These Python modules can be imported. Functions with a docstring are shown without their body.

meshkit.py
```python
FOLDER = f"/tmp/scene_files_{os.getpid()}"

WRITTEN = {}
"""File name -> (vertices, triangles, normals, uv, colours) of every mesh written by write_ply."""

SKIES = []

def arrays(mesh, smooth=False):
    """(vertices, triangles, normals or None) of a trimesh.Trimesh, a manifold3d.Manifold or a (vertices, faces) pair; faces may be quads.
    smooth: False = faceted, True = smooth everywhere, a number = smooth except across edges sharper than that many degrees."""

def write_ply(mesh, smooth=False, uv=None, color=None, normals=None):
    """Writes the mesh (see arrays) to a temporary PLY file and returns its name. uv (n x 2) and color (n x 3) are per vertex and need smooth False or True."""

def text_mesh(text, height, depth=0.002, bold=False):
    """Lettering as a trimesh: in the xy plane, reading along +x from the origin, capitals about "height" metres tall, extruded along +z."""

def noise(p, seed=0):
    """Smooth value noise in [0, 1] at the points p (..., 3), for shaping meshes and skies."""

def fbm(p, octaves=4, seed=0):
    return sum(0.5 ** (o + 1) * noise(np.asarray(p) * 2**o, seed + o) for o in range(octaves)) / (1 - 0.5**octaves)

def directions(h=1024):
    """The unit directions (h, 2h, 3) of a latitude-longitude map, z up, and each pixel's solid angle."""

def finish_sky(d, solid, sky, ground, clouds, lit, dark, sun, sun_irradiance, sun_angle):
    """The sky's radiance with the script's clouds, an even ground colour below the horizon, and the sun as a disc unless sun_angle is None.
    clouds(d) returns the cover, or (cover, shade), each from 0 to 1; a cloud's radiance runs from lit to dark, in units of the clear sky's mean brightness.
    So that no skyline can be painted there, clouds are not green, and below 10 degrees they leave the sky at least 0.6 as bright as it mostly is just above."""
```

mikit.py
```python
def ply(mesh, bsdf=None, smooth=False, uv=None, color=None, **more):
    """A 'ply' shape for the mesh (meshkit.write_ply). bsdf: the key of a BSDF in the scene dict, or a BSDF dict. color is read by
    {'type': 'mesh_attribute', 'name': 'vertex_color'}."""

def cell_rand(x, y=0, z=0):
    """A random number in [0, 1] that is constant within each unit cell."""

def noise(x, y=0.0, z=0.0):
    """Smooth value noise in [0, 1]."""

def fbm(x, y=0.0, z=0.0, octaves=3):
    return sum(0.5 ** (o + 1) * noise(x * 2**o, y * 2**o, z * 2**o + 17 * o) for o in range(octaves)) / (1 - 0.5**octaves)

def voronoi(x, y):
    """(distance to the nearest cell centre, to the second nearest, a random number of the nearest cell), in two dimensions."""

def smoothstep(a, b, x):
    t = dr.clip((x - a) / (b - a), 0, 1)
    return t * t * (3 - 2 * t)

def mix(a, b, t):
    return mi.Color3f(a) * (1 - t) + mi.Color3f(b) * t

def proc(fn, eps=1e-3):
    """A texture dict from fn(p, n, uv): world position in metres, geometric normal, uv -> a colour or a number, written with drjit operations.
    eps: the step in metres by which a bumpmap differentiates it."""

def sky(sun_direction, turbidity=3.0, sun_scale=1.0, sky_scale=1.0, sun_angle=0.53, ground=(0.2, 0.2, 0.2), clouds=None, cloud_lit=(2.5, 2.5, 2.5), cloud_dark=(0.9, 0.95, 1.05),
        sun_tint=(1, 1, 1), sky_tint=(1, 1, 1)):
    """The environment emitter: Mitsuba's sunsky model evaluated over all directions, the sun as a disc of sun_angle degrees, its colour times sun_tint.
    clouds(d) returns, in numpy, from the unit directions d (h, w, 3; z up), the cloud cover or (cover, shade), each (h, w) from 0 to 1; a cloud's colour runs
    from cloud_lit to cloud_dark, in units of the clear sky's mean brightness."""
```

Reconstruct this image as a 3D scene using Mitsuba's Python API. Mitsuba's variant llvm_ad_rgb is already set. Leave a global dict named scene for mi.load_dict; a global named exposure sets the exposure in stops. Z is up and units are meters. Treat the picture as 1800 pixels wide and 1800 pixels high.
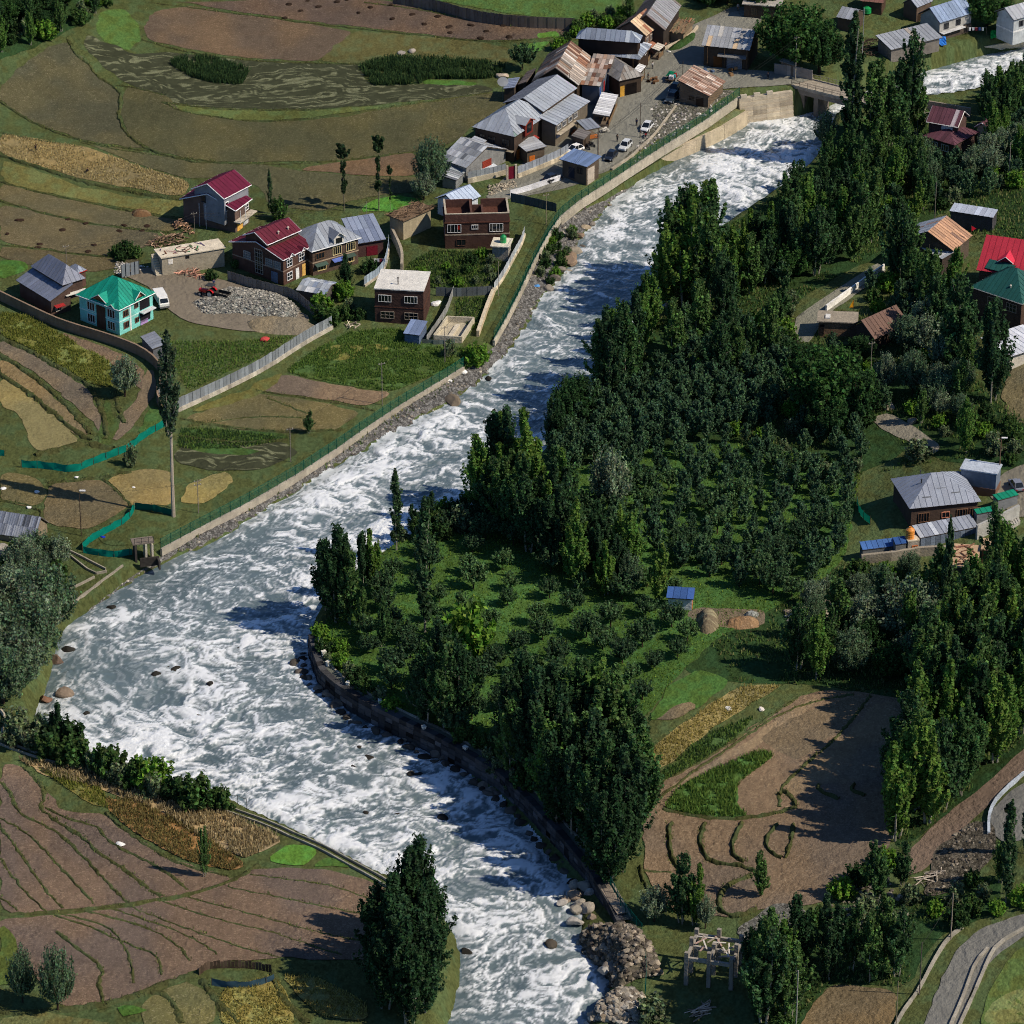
import math, random
import numpy as np, trimesh, shapely, drjit as dr, mitsuba as mi, mikit, meshkit
from shapely.geometry import Polygon, LineString, Point
from scipy.interpolate import RBFInterpolator, RegularGridInterpolator
from scipy.spatial import Delaunay, cKDTree

T = mi.ScalarTransform4f
scene, labels = {}, {}
# ------------------------------------------------------------------ camera, sky, exposure
FPX, HALF, PITCH, DIST = 7800.0, 900.0, math.radians(28.0), 750.0       # focal length in photograph pixels
EYE = np.array([0.0, -DIST * math.cos(PITCH), DIST * math.sin(PITCH)])
FWD = np.array([0.0, math.cos(PITCH), -math.sin(PITCH)])
UPV = np.array([0.0, math.sin(PITCH), math.cos(PITCH)])
scene['camera'] = {'type': 'perspective', 'fov': 2 * math.degrees(math.atan(HALF / FPX)), 'near_clip': 5.0, 'far_clip': 6000.0,
                   'to_world': T().look_at(origin=EYE.tolist(), target=[0, 0, 0], up=[0, 0, 1])}
SUN = (0.93, -0.30, 0.98)
scene['sky_light'] = mikit.sky(SUN, turbidity=2.6, sun_scale=1.0, sky_scale=0.75, ground=(0.06, 0.07, 0.05), sun_tint=(0.93, 0.985, 1.06), sky_tint=(0.86, 0.98, 1.16))
exposure = 1.66

# ------------------------------------------------------------------ helpers
rng = np.random.default_rng(7)
random.seed(7)
def lin(c):
    c = np.asarray(c, float) / 255.0
    return np.where(c < 0.04045, c / 12.92, ((c + 0.055) / 1.055) ** 2.4)
def numbered(name, used=set()):
    if name not in used:
        used.add(name); return name
    k = 1
    while f'{name}_{k:03d}' in used: k += 1
    used.add(f'{name}_{k:03d}'); return f'{name}_{k:03d}'
COUNT = {}
def key_of(parent, name):
    """The next free key: chair, chair_001, ... (parts: parent__leg, parent__leg_001)."""
    base = name if parent is None else parent + '__' + name
    n = COUNT.get(base, 0); COUNT[base] = n + 1
    return base if n == 0 else f'{base}_{n:03d}'
def thing(name, label, cat, group=None):
    k = key_of(None, name)
    labels[k] = {'label': label, 'category': cat}
    if group: labels[k]['group'] = group
    return k
def ray(u, v):
    return FWD + np.array([1.0, 0, 0]) * ((u - HALF) / FPX) - UPV * ((v - HALF) / FPX)
def at(u, v, z=None, dz=0.0):
    """The point of the ground (or of the level z) that the photograph shows at u, v."""
    d = ray(u, v)
    if z is not None:
        t = (z - EYE[2]) / d[2]; return EYE + d * t
    h = 3.0
    for _ in range(12):
        p = EYE + d * ((h + dz - EYE[2]) / d[2]); h = 0.5 * h + 0.5 * float(ground(p[0], p[1]))
    return EYE + d * ((h + dz - EYE[2]) / d[2])
def scale_at(v): return 10.4 * (1 + (v - 900) / 4147.0)
def chaikin(p, n=2, closed=True, cut=0.25):
    p = np.asarray(p, float)
    for _ in range(n):
        c, cut = cut, 0.25
        q = np.roll(p, -1, 0) if closed else p[1:]
        a = p if closed else p[:-1]
        r = np.empty((2 * len(a), p.shape[1])); r[0::2] = (1 - c) * a + c * q; r[1::2] = c * a + (1 - c) * q
        p = r if closed else np.vstack([p[:1], r, p[-1:]])
    return p
def resample(p, step):
    p = np.asarray(p, float); d = np.r_[0, np.cumsum(np.linalg.norm(np.diff(p, axis=0), axis=1))]
    n = max(2, int(round(d[-1] / step)) + 1); s = np.linspace(0, d[-1], n)
    return np.stack([np.interp(s, d, p[:, k]) for k in range(p.shape[1])], 1)

def pack(c):
    """Two numbers per vertex that hold a colour (8 bits a channel, square-root coded); every piece has one colour."""
    q = np.round(np.sqrt(np.clip(c, 0, 1)) * 255)
    return np.stack([q[:, 0] * 256 + q[:, 1], q[:, 2]], 1)
class MB:
    """Collects coloured pieces that become one mesh."""
    def __init__(s): s.v, s.f, s.c, s.n = [], [], [], 0
    def add(s, v, f, col):
        v = np.asarray(v, float); f = np.asarray(f, int)
        if f.shape[1] == 4: f = np.vstack([f[:, [0, 1, 2]], f[:, [0, 2, 3]]])
        s.v.append(v); s.f.append(f + s.n); s.n += len(v)
        col = np.asarray(col, float)
        s.c.append(np.broadcast_to(lin(col) if col.ndim == 1 else col, (len(v), 3)))
        return s
    def hexa(s, c8, col):
        """A box from 8 corners: bottom 0-3 counter-clockwise, top 4-7; every face has its own corners."""
        c8 = np.asarray(c8, float); q = [[3, 2, 1, 0], [4, 5, 6, 7], [0, 1, 5, 4], [1, 2, 6, 5], [2, 3, 7, 6], [3, 0, 4, 7]]
        return s.add(c8[np.array(q).ravel()], np.arange(24).reshape(6, 4), col)
    def box(s, o, ex, ey, ez, col):
        o, ex, ey, ez = (np.asarray(a, float) for a in (o, ex, ey, ez))
        return s.hexa([o, o + ex, o + ex + ey, o + ey, o + ez, o + ex + ez, o + ex + ey + ez, o + ey + ez], col)
    def cbox(s, c, size, yaw, col, tilt=None):
        c = np.asarray(c, float); a, b = math.cos(yaw), math.sin(yaw)
        ex, ey, ez = np.array([a, b, 0]) * size[0], np.array([-b, a, 0]) * size[1], np.array([0, 0, size[2]])
        if tilt is not None: ex, ey, ez = (tilt @ w for w in (ex, ey, ez))
        return s.box(c - (ex + ey + ez) / 2, ex, ey, ez, col)
    def tube(s, p, r, col, sides=6, cap=True):
        p = np.asarray(p, float); r = np.broadcast_to(r, (len(p),)).astype(float)
        t = np.gradient(p, axis=0); t /= np.linalg.norm(t, axis=1, keepdims=True) + 1e-12
        a = np.cross(t, np.where(np.abs(t[:, 2:]) < .9, [0, 0, 1.], [1., 0, 0])); a /= np.linalg.norm(a, axis=1, keepdims=True) + 1e-12
        b = np.cross(t, a); g = np.arange(sides) * 2 * np.pi / sides
        v = p[:, None] + r[:, None, None] * (np.cos(g)[None, :, None] * a[:, None] + np.sin(g)[None, :, None] * b[:, None])
        i, j = np.meshgrid(np.arange(len(p) - 1), np.arange(sides), indexing='ij')
        q = np.stack([i * sides + j, (i + 1) * sides + j, (i + 1) * sides + (j + 1) % sides, i * sides + (j + 1) % sides], -1).reshape(-1, 4)
        q = np.vstack([q[:, [0, 1, 2]], q[:, [0, 2, 3]]])
        if cap:
            k = np.arange(1, sides - 1); e = (len(p) - 1) * sides
            q = np.vstack([q, np.stack([k * 0, k, k + 1], 1), np.stack([k * 0 + e, k + 1 + e, k + e], 1)])
        return s.add(v.reshape(-1, 3), q, col)
    def poly(s, pts, th, col, down=True):
        """A flat convex plate from 3-D points, with thickness th below it."""
        p = np.asarray(pts, float); n = np.cross(p[1] - p[0], p[2] - p[0]); n /= np.linalg.norm(n) + 1e-12
        if n[2] < 0: p, n = p[::-1], -n
        k = len(p); b = p - n * th; f = [[0, i, i + 1] for i in range(1, k - 1)]; fb = [[0, i + 1, i] for i in range(1, k - 1)]
        s.add(p, f, col); s.add(b, fb, col)
        for i in range(k):
            j = (i + 1) % k
            s.add([b[i], b[j], p[j], p[i]], [[0, 1, 2], [0, 2, 3]], col)
        return s
    def build(s, key, mat='matte', smooth=False, **kw):
        v, f, c = np.vstack(s.v), np.vstack(s.f), np.vstack(s.c)
        scene[key] = mikit.ply((v, f), mat, smooth=smooth, uv=pack(c), **kw)
        return key
    def part(s, parent, name, mat='matte', smooth=False, **kw):
        return s.build(key_of(parent, name), mat, smooth, **kw)

# ------------------------------------------------------------------ materials (few, shared; colours come with the meshes)
VC = {'type': 'mesh_attribute', 'name': 'vertex_color'}
def unpack(uv):
    a = mi.UInt32(uv.x + 0.5)
    s = mi.Color3f(mi.Float((a >> 8) & 255), mi.Float(a & 255), uv.y) / 255.0
    return s * s
def grey_down(c, t):
    g = mi.luminance(c); return c * (1 - t) + mi.Color3f(g, g, g) * t
def matte_tone(p, n, uv):
    m = mikit.fbm(p.x * 0.9, p.y * 0.9, p.z * 0.9 + 3.0, 3); f = mikit.noise(p.x * 5.0, p.y * 5.0, p.z * 6.0)
    st = mikit.fbm(p.x * 2.4, p.y * 2.4, p.z * 0.35, 3); return unpack(uv) * (0.50 + 0.46 * m + 0.18 * f + 0.36 * st)
def metal_tone(p, n, uv):
    m = mikit.fbm(p.x * 0.7, p.y * 0.7, p.z * 0.9, 3); f = mikit.noise(p.x * 2.5, p.y * 2.5, p.z * 1.5)
    return unpack(uv) * (0.80 + 0.30 * m + 0.08 * f)
def plain_tone(p, n, uv):
    return unpack(uv)
MATTE, METAL, PLAIN = mikit.proc(matte_tone), mikit.proc(metal_tone), mikit.proc(plain_tone)
def grain(p, n, uv):
    return mikit.fbm(p.x * 3.1 + p.z, p.y * 3.1, p.z * 3.1, 3) * 0.10
scene['matte'] = {'type': 'twosided', 'bsdf': {'type': 'bumpmap', 'arbitrary': mikit.proc(grain, eps=0.06), 'scale': 0.5, 'bsdf': {'type': 'diffuse', 'reflectance': MATTE}}}
scene['satin'] = {'type': 'twosided', 'bsdf': {'type': 'principled', 'base_color': METAL, 'roughness': 0.62, 'metallic': 0.1, 'specular': 0.3}}
scene['gloss'] = {'type': 'twosided', 'bsdf': {'type': 'principled', 'base_color': PLAIN, 'roughness': 0.2, 'specular': 0.5, 'clearcoat': 0.6, 'clearcoat_gloss': 0.9}}
scene['glass'] = {'type': 'twosided', 'bsdf': {'type': 'principled', 'base_color': {'type': 'rgb', 'value': [0.012, 0.015, 0.02]}, 'roughness': 0.12, 'specular': 0.6}}
scene['leaf'] = {'type': 'principledthin', 'base_color': PLAIN, 'roughness': 0.6, 'diff_trans': 0.75, 'spec_trans': 0.0, 'eta': 1.25}
scene['net'] = {'type': 'principledthin', 'base_color': PLAIN, 'roughness': 0.6, 'diff_trans': 0.7, 'spec_trans': 0.0, 'eta': 1.3}

def earth(p, n, uv):
    """Ground cover. uv.x packs the colour (6 bits a channel), uv.y the kind: 0 soil, 1 grass, 2 mown swaths, 3 gravel, 4 road."""
    code = mi.UInt32(uv.x + 0.5)
    s = mi.Color3f(mi.Float((code >> 12) & 63), mi.Float((code >> 6) & 63), mi.Float(code & 63)) / 63.0
    base = s * s
    k = mi.UInt32(uv.y + 0.5)
    big = mikit.fbm(p.x * 0.07, p.y * 0.055, 0.0, 4)
    mid = mikit.fbm(p.x * 0.6 + 31, p.y * 0.45, 0.0, 3)
    fine = mikit.noise(p.x * 3.4, p.y * 2.2) * 0.55 + mikit.noise(p.x * 7.3 + 11, p.y * 5.1) * 0.45
    speck = mikit.smoothstep(0.78, 0.92, mikit.noise(p.x * 5.7 + 7, p.y * 3.3))
    wob = mikit.fbm(p.x * 0.16, p.y * 0.16, 5.0, 3)
    a = (wob - 0.5) * 9.0
    swath = mikit.noise(p.x * 0.35 + a * 0.8, (p.y + p.x * 0.10) * 1.15 + a * 1.4) * 0.55 + mikit.noise(p.x * 0.7 + a, p.y * 2.6 + a * 2.0) * 0.45
    gain = 0.62 + 0.40 * big + 0.30 * (mid - 0.5) + 0.55 * (fine - 0.5) + 0.20
    straw = mikit.noise(p.x * 2.6 + mid * 6, p.y * 7.5) * mikit.noise(p.x * 6.5 + 3, p.y * 11.0 + mid * 5)
    tint = mikit.fbm(p.x * 0.13 + 40, p.y * 0.10, 2.0, 3)
    soil = base * (gain + 0.10) * mikit.mix((0.86, 0.88, 0.92), (1.12, 1.04, 0.92), mikit.smoothstep(0.3, 0.7, tint)) + mi.Color3f(0.105, 0.088, 0.062) * mikit.smoothstep(0.34, 0.66, straw) * (0.35 + 0.9 * tint) + mi.Color3f(0.03, 0.026, 0.02) * speck
    turf = base * 1.3 * (0.42 + 0.62 * big + 0.55 * mid * 0.7 + 0.80 * (fine - 0.45)) * mikit.mix((1.06, 1.0, 0.86), (0.90, 1.02, 0.98), mikit.smoothstep(0.35, 0.7, mid))
    mown = base * (0.55 + 0.3 * mid) + mi.Color3f(0.115, 0.120, 0.072) * mikit.smoothstep(0.50, 0.78, swath) * (0.5 + fine)
    d1, d2, r = mikit.voronoi(p.x * 2.4, p.y * 1.9)
    stones = base * (0.45 + 0.95 * r) * (0.45 + 0.75 * mikit.smoothstep(0.02, 0.25, d2 - d1))
    lane = base * (0.84 + 0.22 * big + 0.22 * (mid - 0.5) + 0.22 * (fine - 0.5))
    out = dr.select(k == 0, soil, dr.select(k == 1, turf, dr.select(k == 2, mown, dr.select(k == 3, stones, lane))))
    return mi.Color3f(dr.clip(out.x, 0, 1), dr.clip(out.y, 0, 1), dr.clip(out.z, 0, 1))
def earth_relief(p, n, uv):
    return mikit.fbm(p.x * 1.7, p.y * 1.3, 0.0, 4) * 0.28 + mikit.noise(p.x * 6.0, p.y * 4.5) * 0.05
scene['earth'] = {'type': 'twosided', 'bsdf': {'type': 'bumpmap', 'arbitrary': mikit.proc(earth_relief, eps=0.05), 'scale': 0.8, 'bsdf': {'type': 'diffuse', 'reflectance': mikit.proc(earth)}}}
KINDS = {'soil': 0, 'grass': 1, 'mown': 2, 'gravel': 3, 'road': 4}
def code_of(col):
    c = lin(col); c = (c * .74 + .26 * c.mean()) * [.655, .715, .715]
    q = np.round(np.sqrt(np.clip(c, 0, 1)) * 63).astype(int)
    return float((q[0] << 12) | (q[1] << 6) | q[2])
def ground_mesh(key, v, f, col, kind, smooth=True):
    uv = np.tile([code_of(col), float(KINDS[kind])], (len(v), 1))
    scene[key] = mikit.ply((v, f), 'earth', smooth=smooth, uv=uv)
    return key
# ------------------------------------------------------------------ the land
CTRL = [(1300,165,5.6),(1400,135,6.0),(1200,200,5.2),(1100,270,4.8),(1040,310,4.4),(985,375,3.3),(930,460,2.6),(870,590,2.2),(780,660,2.0),(650,745,1.9),(500,845,1.9),(350,925,1.9),(280,960,2.0),
 (150,1050,1.9),(40,1120,3.2),(0,1000,3.6),(0,850,3.6),(0,650,3.9),(0,480,4.2),(0,300,4.6),(0,170,6.0),(100,60,8.5),(0,0,13.0),(-150,-60,17.0),(300,0,5.4),(600,0,5.2),(900,0,5.4),(1150,0,6.2),(1300,-40,7.5),
 (300,200,4.6),(600,200,4.5),(850,150,4.9),(500,400,4.0),(300,500,4.0),(700,500,2.9),(600,620,2.6),(200,700,3.5),(300,850,2.6),(450,700,2.6),(1000,100,5.2),(700,380,3.8),(1250,80,6.2),
 (1800,40,3.6),(1600,80,4.2),(1700,-20,6.0),(1600,205,5.4),(1750,215,5.6),(1900,230,7.5),(1480,245,3.6),(1350,380,3.0),(1260,470,2.9),(1200,560,2.9),(1080,680,2.9),(930,860,2.9),(720,970,2.9),(620,1100,2.9),(600,1190,3.0),(760,1300,3.1),(900,1400,3.0),(1050,1580,2.6),
 (1400,450,4.2),(1430,560,6.2),(1540,470,6.6),(1600,340,5.2),(1680,270,5.0),(1660,470,7.5),(1770,450,9.0),(1800,560,9.5),(1760,650,9.0),(1600,620,7.0),(1560,735,6.6),(1640,790,7.2),(1450,660,4.8),(1480,800,4.6),(1500,900,5.0),(1560,890,7.4),(1640,930,7.6),(1770,850,9.0),(1800,700,10.0),(1800,900,9.0),
 (1640,1010,5.4),(1760,960,7.6),(1720,1080,5.6),(1550,1050,4.6),(1300,800,3.6),(1200,900,3.4),(1000,1000,3.2),(1200,1150,3.4),(1400,1100,4.0),(1300,1260,3.7),(1500,1240,4.4),(1600,1240,5.0),(1400,1400,3.8),(1200,1480,3.2),(1550,1420,4.8),(1680,1400,6.2),(1800,1320,8.0),(1800,1120,8.0),(1760,1430,9.0),(1850,1450,9.5),
 (1650,1560,5.2),(1750,1560,6.4),(1800,1620,7.2),(1680,1680,6.2),(1640,1800,5.6),(1800,1780,6.2),(1500,1640,3.6),(1350,1620,3.2),(1500,1790,3.8),(1260,1740,2.4),(1150,1640,1.6),(1130,1780,1.6),(1100,1690,2.4),
 (60,1330,3.4),(300,1400,3.2),(500,1480,3.0),(690,1580,3.0),(780,1690,3.0),(760,1800,3.0),(400,1560,3.4),(200,1500,3.8),(0,1450,4.2),(300,1650,3.7),(0,1650,4.6),(200,1790,4.2),(500,1760,3.5),(640,1740,3.2),(0,1800,4.8),(-150,1500,5.5),(-150,700,4.5),(1950,1700,9.0),(1950,800,13.0),(1950,400,12.0),(1950,1200,11.0),(700,-80,5.6),(-150,300,5.5),(500,1950,3.8),(1300,1950,2.8)]
_c = []
for u, v, h in CTRL:
    p = at(u, v, h); _c.append((p[0], p[1], h))
_c = np.array(_c)
_rbf = RBFInterpolator(_c[:, :2], _c[:, 2], kernel='thin_plate_spline', smoothing=2.0, neighbors=60)
def W(px, z=0.0):
    return np.array([at(u, v, z)[:2] for u, v in px])
WATER_L = [(1900,62),(1800,87),(1750,95),(1700,107),(1650,120),(1600,138),(1500,172),(1425,203),(1395,206),(1350,210),(1312,214),(1290,226),(1250,251),(1200,278),(1160,298),(1132,314),(1105,338),(1080,358),(1060,382),(1045,402),(1022,424),(1010,450),(1005,478),(975,505),(955,528),(940,555),(918,590),(898,622),(868,655),(830,688),(785,715),(740,740),(690,767),(640,797),(590,828),(540,858),(480,893),(450,913),(390,950),(330,976),(285,992),(225,1030),(160,1075),(118,1103),(102,1135),(95,1170),(78,1225),(60,1262),(62,1292),(110,1318),(200,1362),(300,1390),(400,1412),(440,1436),(510,1466),(560,1490),(620,1520),(690,1556),(750,1585),(795,1630),(812,1680),(810,1725),(800,1770),(790,1800),(770,1950)]
WATER_R = [(1030,1950),(1026,1800),(1048,1772),(1073,1745),(1062,1702),(1022,1665),(1018,1642),(1012,1605),(1003,1565),(968,1520),(935,1475),(892,1425),(850,1385),(800,1350),(745,1318),(680,1282),(620,1243),(570,1204),(549,1172),(542,1145),(546,1110),(556,1078),(580,1042),(640,1000),(710,958),(820,905),(900,855),(960,790),(1010,735),(1060,690),(1120,600),(1165,545),(1195,480),(1240,425),(1300,385),(1370,340),(1425,295),(1445,255),(1460,222),(1580,205),(1640,200),(1720,185),(1780,160),(1900,130)]
water_poly = Polygon(np.vstack([chaikin(W(WATER_L), 1, False), chaikin(W(WATER_R), 1, False)])).buffer(0)
# the embankment wall along the left bank (top edge), then the channel between it and the water
FENCE_A = [(1300,170),(1240,213),(1170,256),(1105,298),(1060,328),(1020,353),(985,382),(965,412),(940,458),(915,512),(890,562),(868,600)]
FENCE_B = [(815,646),(780,668),(700,716),(640,756),(600,785),(520,837),(430,889),(350,930),(283,966)]
def raw(x, y): return _rbf(np.stack([np.ravel(x), np.ravel(y)], 1)).reshape(np.shape(x))
def on_raw(px):
    out = []
    for u, v in px:
        h = 3.0
        for _ in range(10):
            p = at(u, v, h); h = float(raw(p[0], p[1]))
        out.append([p[0], p[1], h])
    return np.array(out)
EMB = on_raw(FENCE_A + FENCE_B + [(225,1005),(165,1050),(110,1090)])
STONE = on_raw([(548,1118),(556,1150),(566,1178),(590,1200),(640,1232),(700,1262),(760,1290),(820,1322),(880,1358),(930,1405),(990,1470),(1040,1530),(1075,1590),(1090,1620)])
wl = W(WATER_L)
top_end = W([(1310,196),(1392,165),(1425,172)], 5.0)
left_zone = Polygon(np.vstack([EMB[:, :2], W([(108,1100),(118,1103)], 0.5), wl[13:43][::-1], top_end[:1]])).buffer(0)
right_zone = Polygon(np.vstack([STONE[:, :2], W([(1080,1650),(1062,1702),(1022,1665),(1018,1642),(1012,1605),(1003,1565),(968,1520),(935,1475),(892,1425),(850,1385),(800,1350),(745,1318),(680,1282),(620,1243),(570,1204),(549,1172),(542,1145)])])).buffer(0)
low_zone = shapely.union_all([left_zone, right_zone]).buffer(0)
chan = shapely.union_all([low_zone, water_poly.buffer(0.15)]).buffer(0)
gx = np.r_[-1500, -900, -500, -300, -200, -160, np.arange(-135, 136, 1.1), 160, 200, 300, 500, 900, 1500]
gy = np.r_[-1500, -900, -500, -330, -240, -200, np.arange(-185, 286, 1.25), 310, 360, 450, 600, 900, 1600, 2600]
GX, GY = np.meshgrid(gx, gy)
GZ = raw(np.clip(GX, -150, 150), np.clip(GY, -200, 300))
GZ = np.clip(GZ, 0.5, 22)
_pts = shapely.points(GX.ravel(), GY.ravel())
d_w = shapely.distance(water_poly, _pts).reshape(GX.shape)
in_w = shapely.contains_xy(water_poly, GX.ravel(), GY.ravel()).reshape(GX.shape)
d_c = shapely.distance(chan, _pts).reshape(GX.shape)
d_l = shapely.distance(low_zone, _pts).reshape(GX.shape)
far = (np.abs(GX) > 190) | (GY < -230) | (GY > 320)
apron = 0.1 + 0.26 * d_w
rise = np.clip((d_c - 0.2) / 1.5, 0, 1) ** 0.8
GZ0 = GZ
GZ = np.where(in_w, -0.9, np.where(d_c <= 0, np.minimum(apron, np.maximum(GZ - .8, .1)), np.minimum(apron, GZ) * (1 - rise) + GZ * rise))
GZ = np.where(far, GZ0, GZ)
_g = RegularGridInterpolator((gy, gx), GZ, bounds_error=False, fill_value=None)
def ground(x, y): return _g(np.stack([np.ravel(y), np.ravel(x)], 1)).reshape(np.shape(x))
ny, nx = GX.shape
ii, jj = np.meshgrid(np.arange(ny - 1), np.arange(nx - 1), indexing='ij')
q = np.stack([ii * nx + jj, ii * nx + jj + 1, (ii + 1) * nx + jj + 1, (ii + 1) * nx + jj], -1).reshape(-1, 4)
ground_mesh('ground', np.stack([GX, GY, GZ], -1).reshape(-1, 3), np.vstack([q[:, [0, 1, 2]], q[:, [0, 2, 3]]]), (92, 98, 58), 'grass')
labels['ground'] = {'label': 'grassy valley floor under the fields, houses and orchards', 'kind': 'structure'}

def drape(poly, step, lift, avoid=None):
    """Triangulates a world polygon over the ground."""
    poly = poly.buffer(0)
    vs, fs, n = [], [], 0
    for g in getattr(poly, 'geoms', [poly]):
        if g.area < 0.5: continue
        rings = [np.array(g.exterior.coords)] + [np.array(r.coords) for r in g.interiors]
        bp = np.vstack([resample(r, step)[:-1] for r in rings])
        x0, y0, x1, y1 = g.bounds
        X, Y = np.meshgrid(np.arange(x0, x1, step), np.arange(y0, y1, step))
        X = X + (np.arange(X.shape[0])[:, None] % 2) * step * .5
        inn = shapely.contains_xy(g.buffer(-step * .35), X.ravel(), Y.ravel())
        pts = np.vstack([bp, np.stack([X.ravel()[inn], Y.ravel()[inn]], 1)])
        pts = pts + np.random.default_rng(len(pts)).normal(0, 1e-4, pts.shape)
        tri = Delaunay(pts).simplices
        cen = pts[tri].mean(1)
        tri = tri[shapely.contains_xy(g, cen[:, 0], cen[:, 1])]
        a = pts[tri]; cr = (a[:, 1, 0] - a[:, 0, 0]) * (a[:, 2, 1] - a[:, 0, 1]) - (a[:, 1, 1] - a[:, 0, 1]) * (a[:, 2, 0] - a[:, 0, 0])
        tri[cr < 0] = tri[cr < 0][:, ::-1]; tri = tri[np.abs(cr) > 1e-5]
        z = ground(pts[:, 0], pts[:, 1]) + (lift(pts) if callable(lift) else lift)
        vs.append(np.c_[pts, z]); fs.append(tri + n); n += len(pts)
    return np.vstack(vs), np.vstack(fs)
def gpoly(px, smooth=2):
    p = np.array([at(u, v)[:2] for u, v in px])
    return Polygon(chaikin(p, smooth, cut=0.12) if smooth else p).buffer(0)
def ragged(g, amp=.38):
    """The outline of a field is never a clean curve."""
    c = resample(np.array(g.exterior.coords), .8)[:-1]
    if len(c) < 8: return g
    n = np.stack([meshkit.fbm(np.c_[c * .45, c[:, :1] * 0 + 5], 3, 3), meshkit.fbm(np.c_[c * .45, c[:, :1] * 0 + 9], 3, 7)], 1) - .5
    h = Polygon(c + n * 4 * amp).buffer(0)
    return h if h.geom_type == 'Polygon' and h.area > .5 * g.area else g
LEVEL = [0.05]
def sheet(name, px, col, kind, label=None, smooth=2, step=1.3, lift=None, poly=None):
    g = poly if poly is not None else gpoly(px, smooth)
    if poly is None and g.geom_type == 'Polygon': g = ragged(g, .38 if kind != 'road' else .16)
    g = g.difference(chan.buffer(1.6)) if kind != 'gravel' else g
    LEVEL[0] += 0.0012
    v, f = drape(g, step, LEVEL[0] if lift is None else lift)
    k = key_of(None, name)
    ground_mesh(k, v, f, col, kind)
    labels[k] = {'kind': 'structure'}
    if label: labels[k]['label'] = label
    return k
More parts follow.
